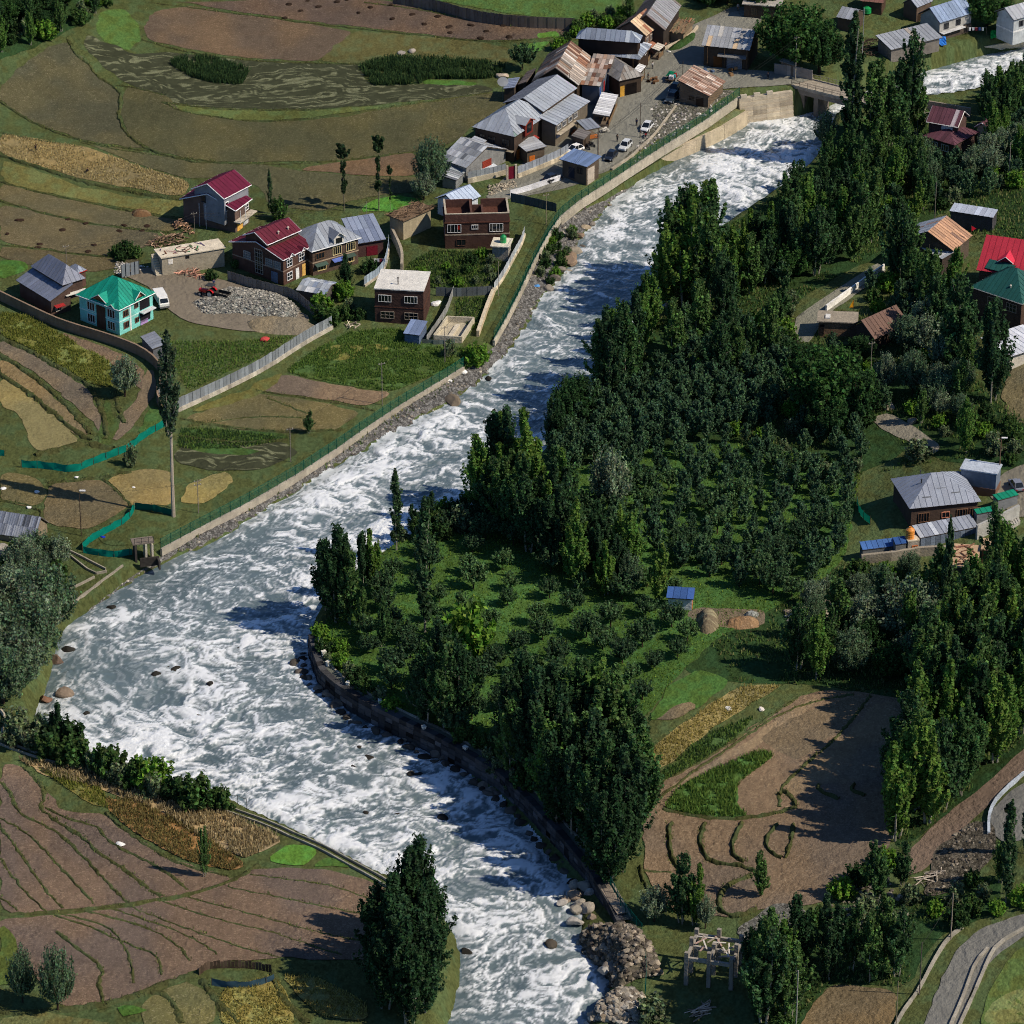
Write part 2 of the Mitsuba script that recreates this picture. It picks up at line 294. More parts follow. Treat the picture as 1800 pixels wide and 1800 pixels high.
def ribbon(name, px, width, height, col, kind, label=None, closed=False, smooth=2, step=0.9, px_is_world=False, mat='structure', wob=0.25, seed=0):
    """A low rounded bank (a field bund) swept along a line on the ground."""
    p = np.array([at(u, v)[:2] for u, v in px]) if not px_is_world else np.asarray(px, float)
    p = resample(chaikin(p, smooth, False), step)
    r = np.random.default_rng(seed + len(p))
    t = np.gradient(p, axis=0); t /= np.linalg.norm(t, axis=1, keepdims=True) + 1e-9
    nrm = np.stack([-t[:, 1], t[:, 0]], 1)
    prof = np.array([(-1.0, -0.25), (-0.62, 0.55), (-0.2, 0.95), (0.25, 1.0), (0.66, 0.5), (1.0, -0.25)])
    k = len(prof)
    w = width * .36 * (1 + wob * r.normal(0, 1.1, (len(p), 1))); hh = height * .62 * (1 + wob * r.normal(0, 1.0, (len(p), 1))); p = p + nrm * r.normal(0, .10, (len(p), 1))
    off = prof[None, :, 0] * w
    xy = p[:, None] + nrm[:, None] * off[..., None]
    base = ground(xy[..., 0], xy[..., 1])
    z = base + 0.06 + prof[None, :, 1] * hh
    v = np.concatenate([xy, z[..., None]], -1).reshape(-1, 3)
    i, j = np.meshgrid(np.arange(len(p) - 1), np.arange(k - 1), indexing='ij')
    qq = np.stack([i * k + j, i * k + j + 1, (i + 1) * k + j + 1, (i + 1) * k + j], -1).reshape(-1, 4)[:, ::-1]
    key = key_of(None, name)
    ground_mesh(key, v, np.vstack([qq[:, [0, 1, 2]], qq[:, [0, 2, 3]]]), col, kind, smooth=True)
    labels[key] = {'kind': 'structure'}
    if label: labels[key]['label'] = label
    return key
# ------------------------------------------------------------------ the river: real waves, foam as the water's own whiteness
def river():
    cl = chaikin(np.array([at(u, v, 0)[:2] for u, v in [(1950,85),(1800,118),(1650,160),(1500,195),(1380,260),(1270,320),(1150,400),(1090,480),(1030,600),(940,700),(820,800),(640,910),(480,1000),(330,1110),(310,1200),(420,1300),(560,1375),(720,1440),(850,1530),(910,1640),(925,1750),(920,1950)]]), 3, False)
    cl = resample(cl, 0.5)
    step = 0.27
    x0, y0, x1, y1 = water_poly.bounds
    x0, x1, y0, y1 = max(x0, -115), min(x1, 130), max(y0, -172), min(y1, 262)
    body = water_poly.buffer(1.2)
    X, Y = np.meshgrid(np.arange(x0, x1, step), np.arange(y0, y1, step * 1.25))
    inside = shapely.contains_xy(body, X.ravel(), Y.ravel()).reshape(X.shape)
    ids = -np.ones(X.shape, int); ids[inside] = np.arange(inside.sum())
    P = np.stack([X[inside], Y[inside]], 1)
    tree = cKDTree(cl); d, i = tree.query(P)
    tan = np.gradient(cl, axis=0); tan /= np.linalg.norm(tan, axis=1, keepdims=True)
    for _ in range(30):
        tan = (np.roll(tan, 8, 0) + tan + np.roll(tan, -8, 0)); tan /= np.linalg.norm(tan, axis=1, keepdims=True)
    rel = P - cl[i]
    s = i * 0.5 + (rel * tan[i]).sum(1)
    t = rel[:, 1] * tan[i, 0] - rel[:, 0] * tan[i, 1]
    N = lambda a, b, c=0.0, o=4, sd=0: meshkit.fbm(np.stack([a, b, np.zeros_like(a) + c], -1), o, sd)
    w1, w2 = N(s * .09, t * .12, 0, 3, 3) - .5, N(s * .09, t * .12, 9, 3, 5) - .5
    s1, t1 = s + 9 * w1, t + 8 * w2
    # standing waves and chop, broken into short crests; foam sits on the crests and trails off them
    ridge = lambda q: 1 - np.abs(2 * q - 1)
    wx, wy = N(s * .35, t * .35, 21, 3, 41) - .5, N(s * .35, t * .35, 22, 3, 43) - .5
    s2, t2 = s1 + 3.0 * wx, t1 + 3.0 * wy
    big = ridge(N(s2 * .15, t2 * .09, 1, 2, 11)); med = ridge(N(s2 * .34, t2 * .21, 2, 2, 12)); sml = ridge(N(s2 * .75, t2 * .50, 3, 2, 13)); tiny = ridge(N(s2 * 1.6, t2 * 1.15, 4, 2, 14))
    rough = np.clip((N(s * .030, t * .075, 4, 3, 17) - .30) * 3.0, 0.0, 1.0)
    calm = np.exp(-((np.abs(shapely.distance(water_poly.boundary, shapely.points(P[:, 0], P[:, 1]))) / 1.3) ** 2))
    bend = at(175, 1185, 0); still = np.exp(-(((P[:, 0] - bend[0]) / 11) ** 2 + ((P[:, 1] - bend[1]) / 14) ** 2))
    rough = rough * (1 - .75 * still)
    z = (.35 + .65 * rough) * (0.60 * (big - .5) + 0.46 * (med - .5) + 0.24 * (sml - .5) + .10 * (tiny - .5))
    spray = N(s2 * 1.15, t2 * 2.7, 5, 4, 19); fleck = N(s2 * 2.6, t2 * 4.2, 15, 3, 47); soft = N(s2 * .5, t2 * .35, 9, 4, 27)
    f0 = .16 * big ** 2 + .32 * med ** 2 + .32 * sml ** 2 + .20 * tiny ** 1.5 + .42 * (soft - .5) + .62 * (spray - .5) + .34 * (fleck - .5)
    thr = .735 - .30 * rough
    foam = np.clip((f0 - thr + .07) / .30, 0, 1); foam = foam * foam * (3 - 2 * foam)
    lace = np.clip((ridge(N(s2 * .9 + 3 * w1, t2 * .8, 6, 3, 23)) - .86) * 7, 0, 1) * (.25 + .5 * spray)
    foam = np.clip(np.maximum(foam, lace * .7), 0, 1) * (1 - .45 * calm) * (1 - .35 * still)
    deep = lin((64, 80, 86)); pale = lin((104, 120, 126)); white = np.array([.83, .87, .92])
    tone = np.clip(.5 * N(s * .06, t * .11, 10, 3, 37) + .8 * (z + .35), 0, 1)[:, None]
    col = deep * (1 - tone) + pale * tone
    fb = foam[:, None] * (.62 + .26 * spray[:, None] + .22 * fleck[:, None])
    col = col * (1 - fb) + white * fb
    V = np.c_[P, z * (1 - .6 * calm) * 1.15 + 0.05]
    a = ids[:-1, :-1]; b = ids[:-1, 1:]; c = ids[1:, 1:]; e = ids[1:, :-1]
    ok = (a >= 0) & (b >= 0) & (c >= 0) & (e >= 0)
    F = np.vstack([np.stack([a[ok], b[ok], c[ok]], 1), np.stack([a[ok], c[ok], e[ok]], 1)])
    scene['river'] = mikit.ply((V, F), 'water', smooth=True, color=np.clip(col, 0, 1))
    labels['river'] = {'label': 'fast grey-green river with white rapids winding through the valley', 'kind': 'structure'}
    print('river verts', len(V), 'tris', len(F))
def ripples(p, n, uv):
    return mikit.fbm(p.x * 2.3, p.y * 1.9, 0.0, 3) * 0.16
scene['water'] = {'type': 'twosided', 'bsdf': {'type': 'bumpmap', 'arbitrary': mikit.proc(ripples, eps=0.05), 'scale': 0.7, 'bsdf': {'type': 'principled', 'base_color': VC, 'roughness': 0.30, 'specular': 0.45}}}
river()
# ------------------------------------------------------------------ fields (sheets), roads, yards
OLIVE, BROWN, TAN, GREEN, LUSH, GOLD, STRAW, LIME, DRY = (104,97,66), (122,100,80), (140,112,84), (84,100,50), (78,104,44), (158,134,74), (182,152,104), (84,122,42), (112,110,60)
FIELDS = [
 ([(265,0),(560,-8),(690,3),(800,30),(900,46),(1000,52),(1090,46),(1010,62),(930,68),(850,72),(700,55),(560,40),(450,25),(330,5)], (118,96,76), 'soil'),
 ([(330,10),(450,29),(560,45),(620,55),(590,80),(560,109),(450,103),(330,86),(262,70),(250,45),(270,20)], (122,99,80), 'soil'),
 ([(620,54),(700,60),(850,75),(900,86),(905,108),(820,112),(640,113),(560,109),(590,80)], (106,105,58), 'grass'),
 ([(150,60),(190,75),(230,95),(300,92),(450,106),(560,112),(628,113),(645,150),(740,148),(865,150),(860,164),(700,180),(620,188),(560,192),(450,192),(370,190),(300,180),(230,150),(185,120),(150,85)], (98,98,70), 'mown'),
 ([(165,50),(180,22),(215,15),(240,35),(250,70),(225,92),(190,75)], (92,122,44), 'grass'),
 ([(738,148),(748,139),(845,145),(832,151)], LIME, 'grass'),
 ([(290,182),(370,193),(450,195),(560,195),(660,186),(672,190),(560,206),(450,213),(380,210),(310,196)], (110,112,54), 'grass'),
 ([(0,160),(30,120),(90,80),(120,70),(128,90),(155,110),(165,130),(197,152),(213,168),(206,200),(218,233),(262,264),(140,246),(60,216),(0,177)], (100,94,66), 'soil'),
 ([(217,166),(225,152),(290,166),(320,198),(450,217),(600,207),(700,187),(820,167),(905,160),(900,190),(840,215),(800,250),(740,264),(600,283),(450,286),(340,282),(262,262),(224,235),(211,200)], (102,97,62), 'soil'),
 ([(540,292),(640,281),(730,266),(745,300),(720,311),(620,306),(530,301)], (138,106,72), 'soil'),
 ([(150,252),(260,270),(340,285),(470,290),(540,303),(640,309),(740,312),(740,338),(640,346),(560,372),(470,360),(460,330),(400,310),(330,316),(270,297),(200,273)], (108,103,66), 'soil'),
 ([(0,233),(140,257),(200,276),(270,300),(335,322),(322,347),(240,332),(150,316),(60,288),(0,270)], (166,140,82), 'soil'),
 ([(0,279),(60,299),(150,330),(250,349),(332,354),(325,384),(250,372),(150,354),(60,335),(0,318)], (122,118,62), 'grass'),
 ([(0,322),(60,339),(150,358),(240,376),(320,388),(300,408),(200,398),(100,380),(0,352)], (116,106,68), 'soil'),
 ([(0,356),(100,384),(200,402),(290,412),(250,438),(200,452),(100,440),(0,428)], (116,100,72), 'soil'),
 ([(0,432),(100,444),(200,455),(240,445),(245,465),(160,478),(70,470),(0,452)], (110,94,70), 'soil'),
 ([(0,456),(48,459),(54,474),(8,490),(0,490)], LIME, 'grass'),
 ([(632,372),(650,352),(700,344),(745,350),(722,372)], (92,150,36), 'grass'),
 ([(720,-8),(1090,-8),(1095,18),(1000,38),(900,24),(800,8)], (88,118,52), 'grass'),
 ([(940,60),(978,56),(984,67),(946,70)], (100,140,44), 'grass'),
 ([(905,80),(970,72),(960,84),(945,93),(908,88)], (100,142,44), 'grass'),
 # west of the poplar
 ([(100,583),(150,598),(205,620),(255,652),(252,690),(200,640),(150,615)], (136,110,90), 'soil'),
 ([(0,548),(50,556),(100,585),(150,612),(200,640),(200,682),(165,677),(120,652),(60,616),(0,590)], (128,128,58), 'grass'),
 ([(0,597),(60,626),(120,660),(160,690),(182,745),(178,762),(160,740),(115,700),(60,655),(0,618)], (132,112,92), 'soil'),
 ([(0,628),(60,668),(115,716),(158,764),(135,768),(95,725),(50,685),(0,655)], (150,126,84), 'soil'),
 ([(0,662),(50,692),(92,728),(140,772),(95,792),(60,792),(48,760),(38,732),(0,712)], (168,144,80), 'soil'),
 ([(198,772),(212,732),(246,692),(258,648),(272,652),(274,680),(266,706),(238,742),(212,776)], (146,116,92), 'soil'),
 ([(185,690),(205,740),(198,782),(168,792),(178,740)], GREEN, 'grass'),
 ([(240,762),(268,706),(300,742),(255,768)], (76,104,44), 'grass'),
 ([(318,738),(445,690),(560,706),(640,726),(592,756),(500,760),(400,752)], (124,110,68), 'soil'),
 ([(455,671),(500,659),(600,678),(690,692),(676,702),(648,714),(560,701),(450,686)], (140,112,90), 'soil'),
 ([(330,728),(380,700),(440,686),(450,672),(500,655),(470,690),(400,712)], (118,112,56), 'grass'),
 ([(497,655),(560,612),(620,582),(700,578),(770,612),(825,612),(815,640),(692,690),(600,676)], (82,106,46), 'grass'),
 ([(552,620),(600,604),(670,604),(684,616),(640,630),(580,634)], (134,128,52), 'grass'),
 ([(318,752),(400,756),(500,762),(512,772),(420,778),(314,766)], (74,96,46), 'grass'),
 ([(316,770),(420,784),(500,776),(525,796),(480,822),(400,830),(308,816)], (96,100,66), 'mown'),
 ([(312,776),(400,784),(460,792),(430,802),(350,795)], (78,104,46), 'grass'),
 ([(188,842),(230,828),(262,824),(302,832),(306,888),(230,890),(212,868)], (164,142,76), 'soil'),
 ([(322,862),(345,845),(400,828),(412,846),(362,888),(320,886)], (168,146,76), 'soil'),
 ([(90,852),(180,842),(215,872),(232,892),(180,920),(150,932),(75,918),(80,880)], (128,108,78), 'soil'),
 ([(0,828),(70,840),(85,868),(66,892),(0,882)], (124,112,66), 'soil'),
 ([(170,938),(235,905),(300,905),(310,925),(250,960),(180,960)], (92,98,54), 'grass'),
 # south-west terraces
 ([(0,1342),(40,1350),(80,1388),(110,1425),(180,1432),(235,1472),(300,1512),(420,1546),(350,1570),(230,1590),(110,1604),(0,1608)], (128,106,90), 'soil'),
 ([(0,1616),(110,1609),(230,1595),(350,1575),(440,1527),(560,1526),(688,1560),(672,1690),(600,1688),(490,1686),(400,1690),(340,1710),(270,1740),(170,1766),(110,1772),(50,1705),(0,1640)], (130,106,90), 'soil'),
 ([(25,1332),(70,1342),(160,1358),(300,1396),(400,1431),(498,1474),(480,1486),(430,1512),(350,1472),(280,1428),(180,1388),(90,1368)], (190,160,108), 'soil'),
 ([(60,1346),(180,1386),(192,1424),(150,1408),(110,1382)], (136,122,52), 'grass'),
 ([(182,1402),(230,1406),(330,1450),(432,1520),(410,1532),(330,1516),(240,1466),(190,1426)], (172,124,56), 'soil'),
 ([(466,1518),(508,1480),(568,1496),(535,1522)], (96,150,30), 'grass'),
 ([(545,1523),(582,1506),(622,1528)], (84,118,44), 'grass'),
 ([(385,1742),(480,1716),(500,1740),(525,1800),(480,1830),(385,1800)], (164,144,70), 'grass'),
 ([(492,1712),(560,1720),(642,1762),(652,1792),(560,1790)], (160,140,70), 'grass'),
 ([(240,1764),(330,1722),(372,1750),(380,1800),(250,1815)], (126,118,64), 'soil'),
 ([(203,1772),(225,1767),(262,1775),(220,1793)], LIME, 'grass'),
 ([(0,1625),(28,1645),(20,1730),(0,1735)], (98,108,46), 'grass'),
 ([(0,1790),(90,1780),(200,1800),(150,1840),(0,1840)], (120,114,58), 'grass'),
 # east bank
 ([(690,935),(780,905),(900,905),(1000,830),(1100,790),(1300,775),(1515,830),(1485,985),(1400,1050),(1250,1130),(1190,1190),(1140,1255),(1000,1330),(880,1340),(760,1300),(640,1230),(580,1185),(560,1130),(600,1040)], (78,110,46), 'grass'),
 ([(1135,1268),(1180,1205),(1230,1178),(1285,1196),(1235,1240),(1170,1265)], (82,118,46), 'grass'),
 ([(1142,1405),(1146,1385),(1230,1340),(1330,1276),(1400,1228),(1455,1212),(1530,1220),(1612,1232),(1580,1330),(1566,1400),(1570,1490),(1520,1550),(1440,1590),(1340,1600),(1290,1612),(1250,1612),(1180,1604),(1132,1540),(1130,1455)], (142,116,90), 'soil'),
 ([(1150,1400),(1240,1350),(1330,1292),(1400,1240),(1440,1222),(1420,1250),(1330,1312),(1250,1350),(1180,1392)], (160,136,106), 'soil'),
 ([(1330,1300),(1420,1250),(1500,1224),(1525,1228),(1470,1290),(1400,1340),(1370,1322)], (132,108,88), 'soil'),
 ([(1370,1385),(1420,1335),(1490,1290),(1540,1232),(1600,1236),(1566,1340),(1540,1370),(1440,1380),(1400,1400)], (150,122,96), 'soil'),
 ([(1140,1322),(1230,1252),(1300,1206),(1382,1204),(1335,1230),(1250,1282),(1180,1342),(1145,1356)], (168,146,80), 'soil'),
 ([(1142,1378),(1180,1345),(1250,1288),(1332,1258),(1280,1310),(1200,1358),(1150,1382)], (92,108,52), 'grass'),
 ([(1165,1422),(1190,1386),(1260,1352),(1330,1322),(1366,1326),(1295,1380),(1292,1418),(1320,1436),(1240,1438)], (84,120,52), 'grass'),
 ([(1180,1245),(1210,1232),(1225,1242),(1190,1262),(1150,1268)], (136,112,86), 'soil'),
 ([(1395,1815),(1462,1728),(1588,1742),(1566,1815)], (138,112,80), 'soil'),
 ([(1722,1810),(1745,1725),(1810,1650),(1830,1810)], (98,116,52), 'grass'),
 ([(1728,1800),(1748,1760),(1810,1730),(1830,1800)], (134,134,66), 'grass'),
 ([(1762,700),(1775,640),(1810,640),(1810,752),(1770,735)], (136,122,82), 'soil'),
]
WOOD_G = (56, 76, 42)
for px in ([(1425,300),(1440,255),(1600,215),(1830,230),(1830,470),(1700,360),(1640,380),(1590,440),(1500,470),(1400,530),(1380,600),(1300,640),(1180,700),(1080,790),(960,860),(840,905),(880,850),(1000,735),(1060,690),(1165,545),(1240,425),(1370,340)], [(1400,610),(1560,600),(1600,500),(1700,560),(1690,640),(1760,720),(1830,760),(1830,810),(1760,830),(1660,810),(1600,790),(1500,840),(1300,790),(1100,800),(1200,660)], [(1480,990),(1700,1010),(1830,960),(1830,1300),(1720,1390),(1640,1450),(1580,1500),(1560,1420),(1610,1232),(1450,1205),(1290,1200),(1200,1180),(1250,1130),(1400,1050)], [(1600,1580),(1500,1590),(1350,1610),(1300,1650),(1330,1815),(1400,1815),(1460,1725),(1590,1735),(1660,1640),(1760,1600),(1760,1530)], [(-40,-40),(215,-40),(160,38),(110,58),(60,84),(-40,120)]):
    sheet('undergrowth', px, WOOD_G, 'grass', smooth=1)
sheet('yard', [(900,300),(940,270),(1000,200),(960,190),(990,150),(1060,120),(1110,110),(1160,60),(1230,40),(1290,10),(1350,20),(1320,60),(1260,75),(1240,120),(1190,185),(1150,240),(1100,290),(1000,330),(880,352),(850,350),(870,330)], (146, 138, 124), 'road', 'trodden dusty ground between the village houses', smooth=1)
for px, col, kind in FIELDS:
    sheet('field', px, col, kind)
# roads, tracks and yards
sheet('road', [(850,346),(900,329),(990,300),(1035,262),(1045,235),(1075,205),(1085,160),(1115,135),(1130,110),(1170,85),(1205,60),(1225,40),(1300,18),(1345,20),(1310,55),(1255,72),(1235,118),(1320,124),(1400,130),(1440,140),(1440,158),(1395,150),(1290,156),(1212,162),(1187,187),(1147,237),(1102,276),(1050,307),(1000,320),(930,341),(870,356)], (164,154,140), 'road', 'dusty village street running up to the bridge', smooth=1)
sheet('yard', [(205,480),(250,470),(330,478),(420,500),(480,530),(548,556),(535,582),(430,584),(330,568),(290,540),(262,505)], (156,140,120), 'road', 'bare dirt yard with the tractor and stone heap', smooth=2)
sheet('track', [(1582,1548),(1578,1520),(1640,1452),(1720,1390),(1820,1298),(1820,1350),(1722,1430),(1662,1492),(1622,1532)], (158,130,104), 'road', 'brown dirt track climbing beside the poplars', smooth=2)
sheet('road', [(1618,1815),(1660,1710),(1688,1664),(1722,1632),(1820,1600),(1820,1632),(1750,1682),(1712,1730),(1684,1815)], (150,144,134), 'road', 'paved road between the walls at the bottom right', smooth=2)
sheet('road', [(1738,1462),(1745,1424),(1775,1392),(1830,1362),(1830,1470),(1768,1484)], (150,146,138), 'road', 'paved hillside road bend at the right edge', smooth=2)
sheet('track', [(1530,738),(1560,726),(1612,754),(1655,786),(1642,802),(1602,778),(1550,756)], (168,152,134), 'road', 'pale track under the trees above the grey house', smooth=2)
sheet('road', [(1392,598),(1398,560),(1430,536),(1500,490),(1545,462),(1560,478),(1500,522),(1462,548),(1438,580),(1420,606)], (164,156,142), 'road', 'pale road passing the long white parapet', smooth=1)
sheet('yard', [(1735,872),(1760,835),(1800,815),(1830,830),(1830,905),(1790,912)], (160,148,132), 'road', 'pale yard where the grey car is parked', smooth=1)
sheet('road', [(1590,196),(1660,200),(1655,212),(1610,212),(1560,206)], (160,150,136), 'road', 'road beyond the bridge behind the poplars', smooth=0)
sheet('yard', [(1210,1078),(1230,1068),(1340,1072),(1350,1100),(1300,1108),(1220,1096)], (136,116,94), 'soil', 'bare ground in front of the blue roofed shed', smooth=2)
sheet('yard', [(1150,180),(1215,160),(1290,160),(1300,172),(1240,212),(1175,250),(1110,290),(1080,300),(1140,240)], (128,122,104), 'gravel', 'rubble strewn strip between street and river wall', smooth=1)
sheet('yard', [(1290,1640),(1360,1590),(1420,1600),(1400,1640),(1330,1660)], (130,126,120), 'gravel', 'gravelly ground behind the concrete frame', smooth=1)
sheet('yard', [(1640,1500),(1700,1450),(1740,1440),(1760,1490),(1700,1560),(1620,1580)], (112,102,84), 'gravel', 'rubble slope below the road bend', smooth=2)
# bunds and terrace edges
BANKS = [
 ([(120,70),(130,95),(160,115),(165,130),(200,152),(214,168),(206,205),(220,236),(262,266),(340,286)], 1.0, .35), ([(262,266),(200,258),(140,248),(60,218),(0,178)], .7, .25), ([(340,286),(470,290),(560,287),(740,266)], .6, .22),
 ([(250,70),(320,90),(440,108),(560,112),(630,114)], .6, .25), ([(262,4),(330,12),(450,28),(560,44),(700,58),(850,74),(900,72),(1000,64)], .6, .22), ([(640,5),(720,14),(830,36),(900,46)], .6, .22),
 ([(290,182),(320,198),(450,216),(560,208),(680,190),(860,164)], .8, .25), ([(285,180),(370,192),(470,194),(560,193)], .8, .25), ([(205,150),(240,155),(290,168)], .6, .2),
 ([(0,274),(60,292),(150,322),(250,342),(330,352)], 1.6, .5), ([(0,320),(60,337),(150,356),(240,374),(320,386)], .6, .2), ([(0,354),(100,382),(200,400),(300,410)], .6, .2), ([(0,430),(100,442),(200,454)], .5, .18), ([(140,250),(240,270),(300,275),(420,290)], .5, .15), ([(0,233),(60,246),(140,257)], .7, .2),
 ([(0,594),(60,622),(120,656),(165,682),(185,740),(186,772)], 1.6, .5), ([(0,624),(60,663),(115,710),(160,764)], 1.6, .5), ([(0,658),(30,678),(50,690),(92,726),(120,750),(160,775)], 1.8, .55), ([(62,800),(110,790),(150,778),(200,790)], 2.4, .6), ([(200,684),(205,712),(218,745)], 1.4, .4),
 ([(318,736),(400,752),(500,760),(600,756)], .8, .25), ([(450,687),(560,702),(660,722)], .7, .22), ([(470,700),(520,720),(540,728)], .7, .2), ([(330,750),(440,732),(530,735)], .6, .2), ([(85,850),(180,840),(230,830)], 1.2, .3), ([(180,842),(210,868),(232,892)], .8, .25), ([(318,768),(420,780),(505,774)], 1.2, .4), ([(0,880),(70,892),(75,915)], 1.0, .3),
 ([(0,1608),(110,1604),(230,1590),(350,1570),(420,1545),(455,1520)], 1.1, .35),
 ([(0,1375),(20,1395),(28,1430),(75,1450),(110,1470),(150,1510),(190,1555),(225,1588)], 1.0, .3), ([(0,1440),(40,1460),(75,1490),(110,1530),(165,1590)], .8, .28), ([(0,1455),(35,1500),(75,1560),(110,1598)], .8, .28), ([(0,1510),(35,1560),(80,1602)], .8, .28), ([(0,1577),(30,1602)], .6, .25),
 ([(40,1350),(70,1372),(80,1405),(68,1422),(110,1452),(150,1475),(165,1495),(220,1530),(262,1565),(285,1577)], 1.2, .32), ([(80,1420),(110,1438),(170,1452),(190,1480),(230,1502),(290,1530),(330,1565)], 1.0, .3), ([(185,1430),(230,1468),(290,1510),(350,1530),(400,1540)], .9, .28),
 ([(95,1610),(160,1630),(220,1660),(280,1680),(283,1715)], .7, .25), ([(110,1608),(200,1630),(230,1690),(235,1730)], .7, .25), ([(150,1602),(230,1622),(300,1650),(335,1690)], .7, .22), ([(195,1598),(280,1625),(360,1660),(380,1680)], .6, .2), ([(225,1594),(320,1630),(420,1665),(490,1684)], .6, .2), ([(285,1585),(400,1622),(480,1640),(600,1680)], .6, .2), ([(330,1578),(450,1610),(560,1640),(660,1660)], .6, .2), ([(400,1560),(500,1580),(600,1600),(660,1612)], .6, .2), ([(440,1538),(520,1548),(600,1560),(672,1592)], .6, .2), ([(100,1640),(155,1680),(182,1705),(172,1730),(182,1762)], 1.0, .35), ([(265,1740),(300,1755),(320,1800)], 1.6, .4), ([(355,1722),(380,1760),(420,1800)], 1.6, .4), ([(0,1780),(70,1780),(160,1770),(230,1755),(300,1725),(350,1712)], 2.0, .5), ([(480,1712),(490,1750),(540,1800)], 1.6, .4),
 ([(1142,1385),(1230,1342),(1330,1276),(1400,1228)], .9, .3), ([(1140,1420),(1200,1370),(1290,1310),(1360,1262),(1420,1235),(1500,1222)], .9, .3), ([(1370,1420),(1368,1390),(1420,1340),(1480,1290),(1530,1225)], 1.0, .35), ([(1165,1424),(1240,1440),(1320,1440),(1400,1420)], 1.4, .45),
 ([(1180,1448),(1174,1475),(1180,1510),(1195,1535)], 1.2, .8), ([(1240,1448),(1228,1478),(1240,1510),(1255,1520),(1300,1522),(1330,1535)], 1.2, .8), ([(1305,1448),(1285,1480),(1288,1508),(1310,1516)], 1.2, .8), ([(1370,1400),(1372,1388),(1395,1405),(1398,1420)], 1.2, .8), ([(1365,1450),(1345,1475),(1350,1500),(1375,1510)], 1.1, .7), ([(1440,1382),(1438,1392),(1460,1400),(1475,1405)], 1.1, .7), ([(1500,1380),(1498,1392),(1520,1400)], 1.1, .7), ([(1320,1540),(1280,1555),(1262,1580),(1266,1605),(1290,1612),(1330,1600)], 1.3, .8), ([(1130,1532),(1180,1535)], .7, .3), ([(1125,1525),(1130,1550),(1150,1580)], 1.0, .6), ([(1395,1450),(1390,1480),(1380,1510)], 1.0, .6),
]
for k, (px, w, h) in enumerate(BANKS):
    ribbon('field_bank', px, w, h, (82, 88, 50), 'grass', seed=k)
# ------------------------------------------------------------------ buildings
AVOID_LIST = [gpoly(p, 0) for p in (
    [(850,346),(900,329),(990,300),(1045,235),(1085,160),(1130,110),(1205,60),(1300,18),(1345,20),(1255,72),(1235,118),(1440,140),(1440,158),(1290,156),(1212,162),(1147,237),(1050,307),(930,341),(870,356)],
    [(1618,1815),(1660,1710),(1688,1664),(1722,1632),(1820,1600),(1820,1632),(1750,1682),(1712,1730),(1684,1815)],
    [(1582,1548),(1578,1520),(1640,1452),(1720,1390),(1820,1298),(1820,1350),(1722,1430),(1662,1492),(1622,1532)],
    [(1392,598),(1398,560),(1430,536),(1500,490),(1545,462),(1560,478),(1500,522),(1462,548),(1438,580),(1420,606)],
    [(1738,1462),(1745,1424),(1775,1392),(1830,1362),(1830,1470),(1768,1484)], [(1735,872),(1760,835),(1800,815),(1830,830),(1830,905),(1790,912)],
    [(1530,738),(1560,726),(1612,754),(1655,786),(1642,802),(1602,778),(1550,756)],
    [(1142,1405),(1146,1385),(1230,1340),(1330,1276),(1400,1228),(1455,1212),(1530,1220),(1600,1232),(1565,1330),(1545,1400),(1535,1500),(1440,1530),(1320,1555),(1260,1604),(1180,1604),(1132,1540),(1130,1455)],
    [(1205,1085),(1230,1062),(1350,1066),(1355,1105),(1300,1112),(1220,1100)], [(1190,1640),(1330,1620),(1320,1730),(1190,1770)], [(1080,1640),(1190,1640),(1200,1760),(1080,1760)], [(1395,1815),(1462,1728),(1588,1742),(1566,1815)], [(1610,1620),(1690,1650),(1640,1800),(1590,1800)])]
bld_rng = np.random.default_rng(5)
STEEL, STEELB, RUST, WHITE = (160,168,180), (134,148,172), (138,104,84), (222,224,226)
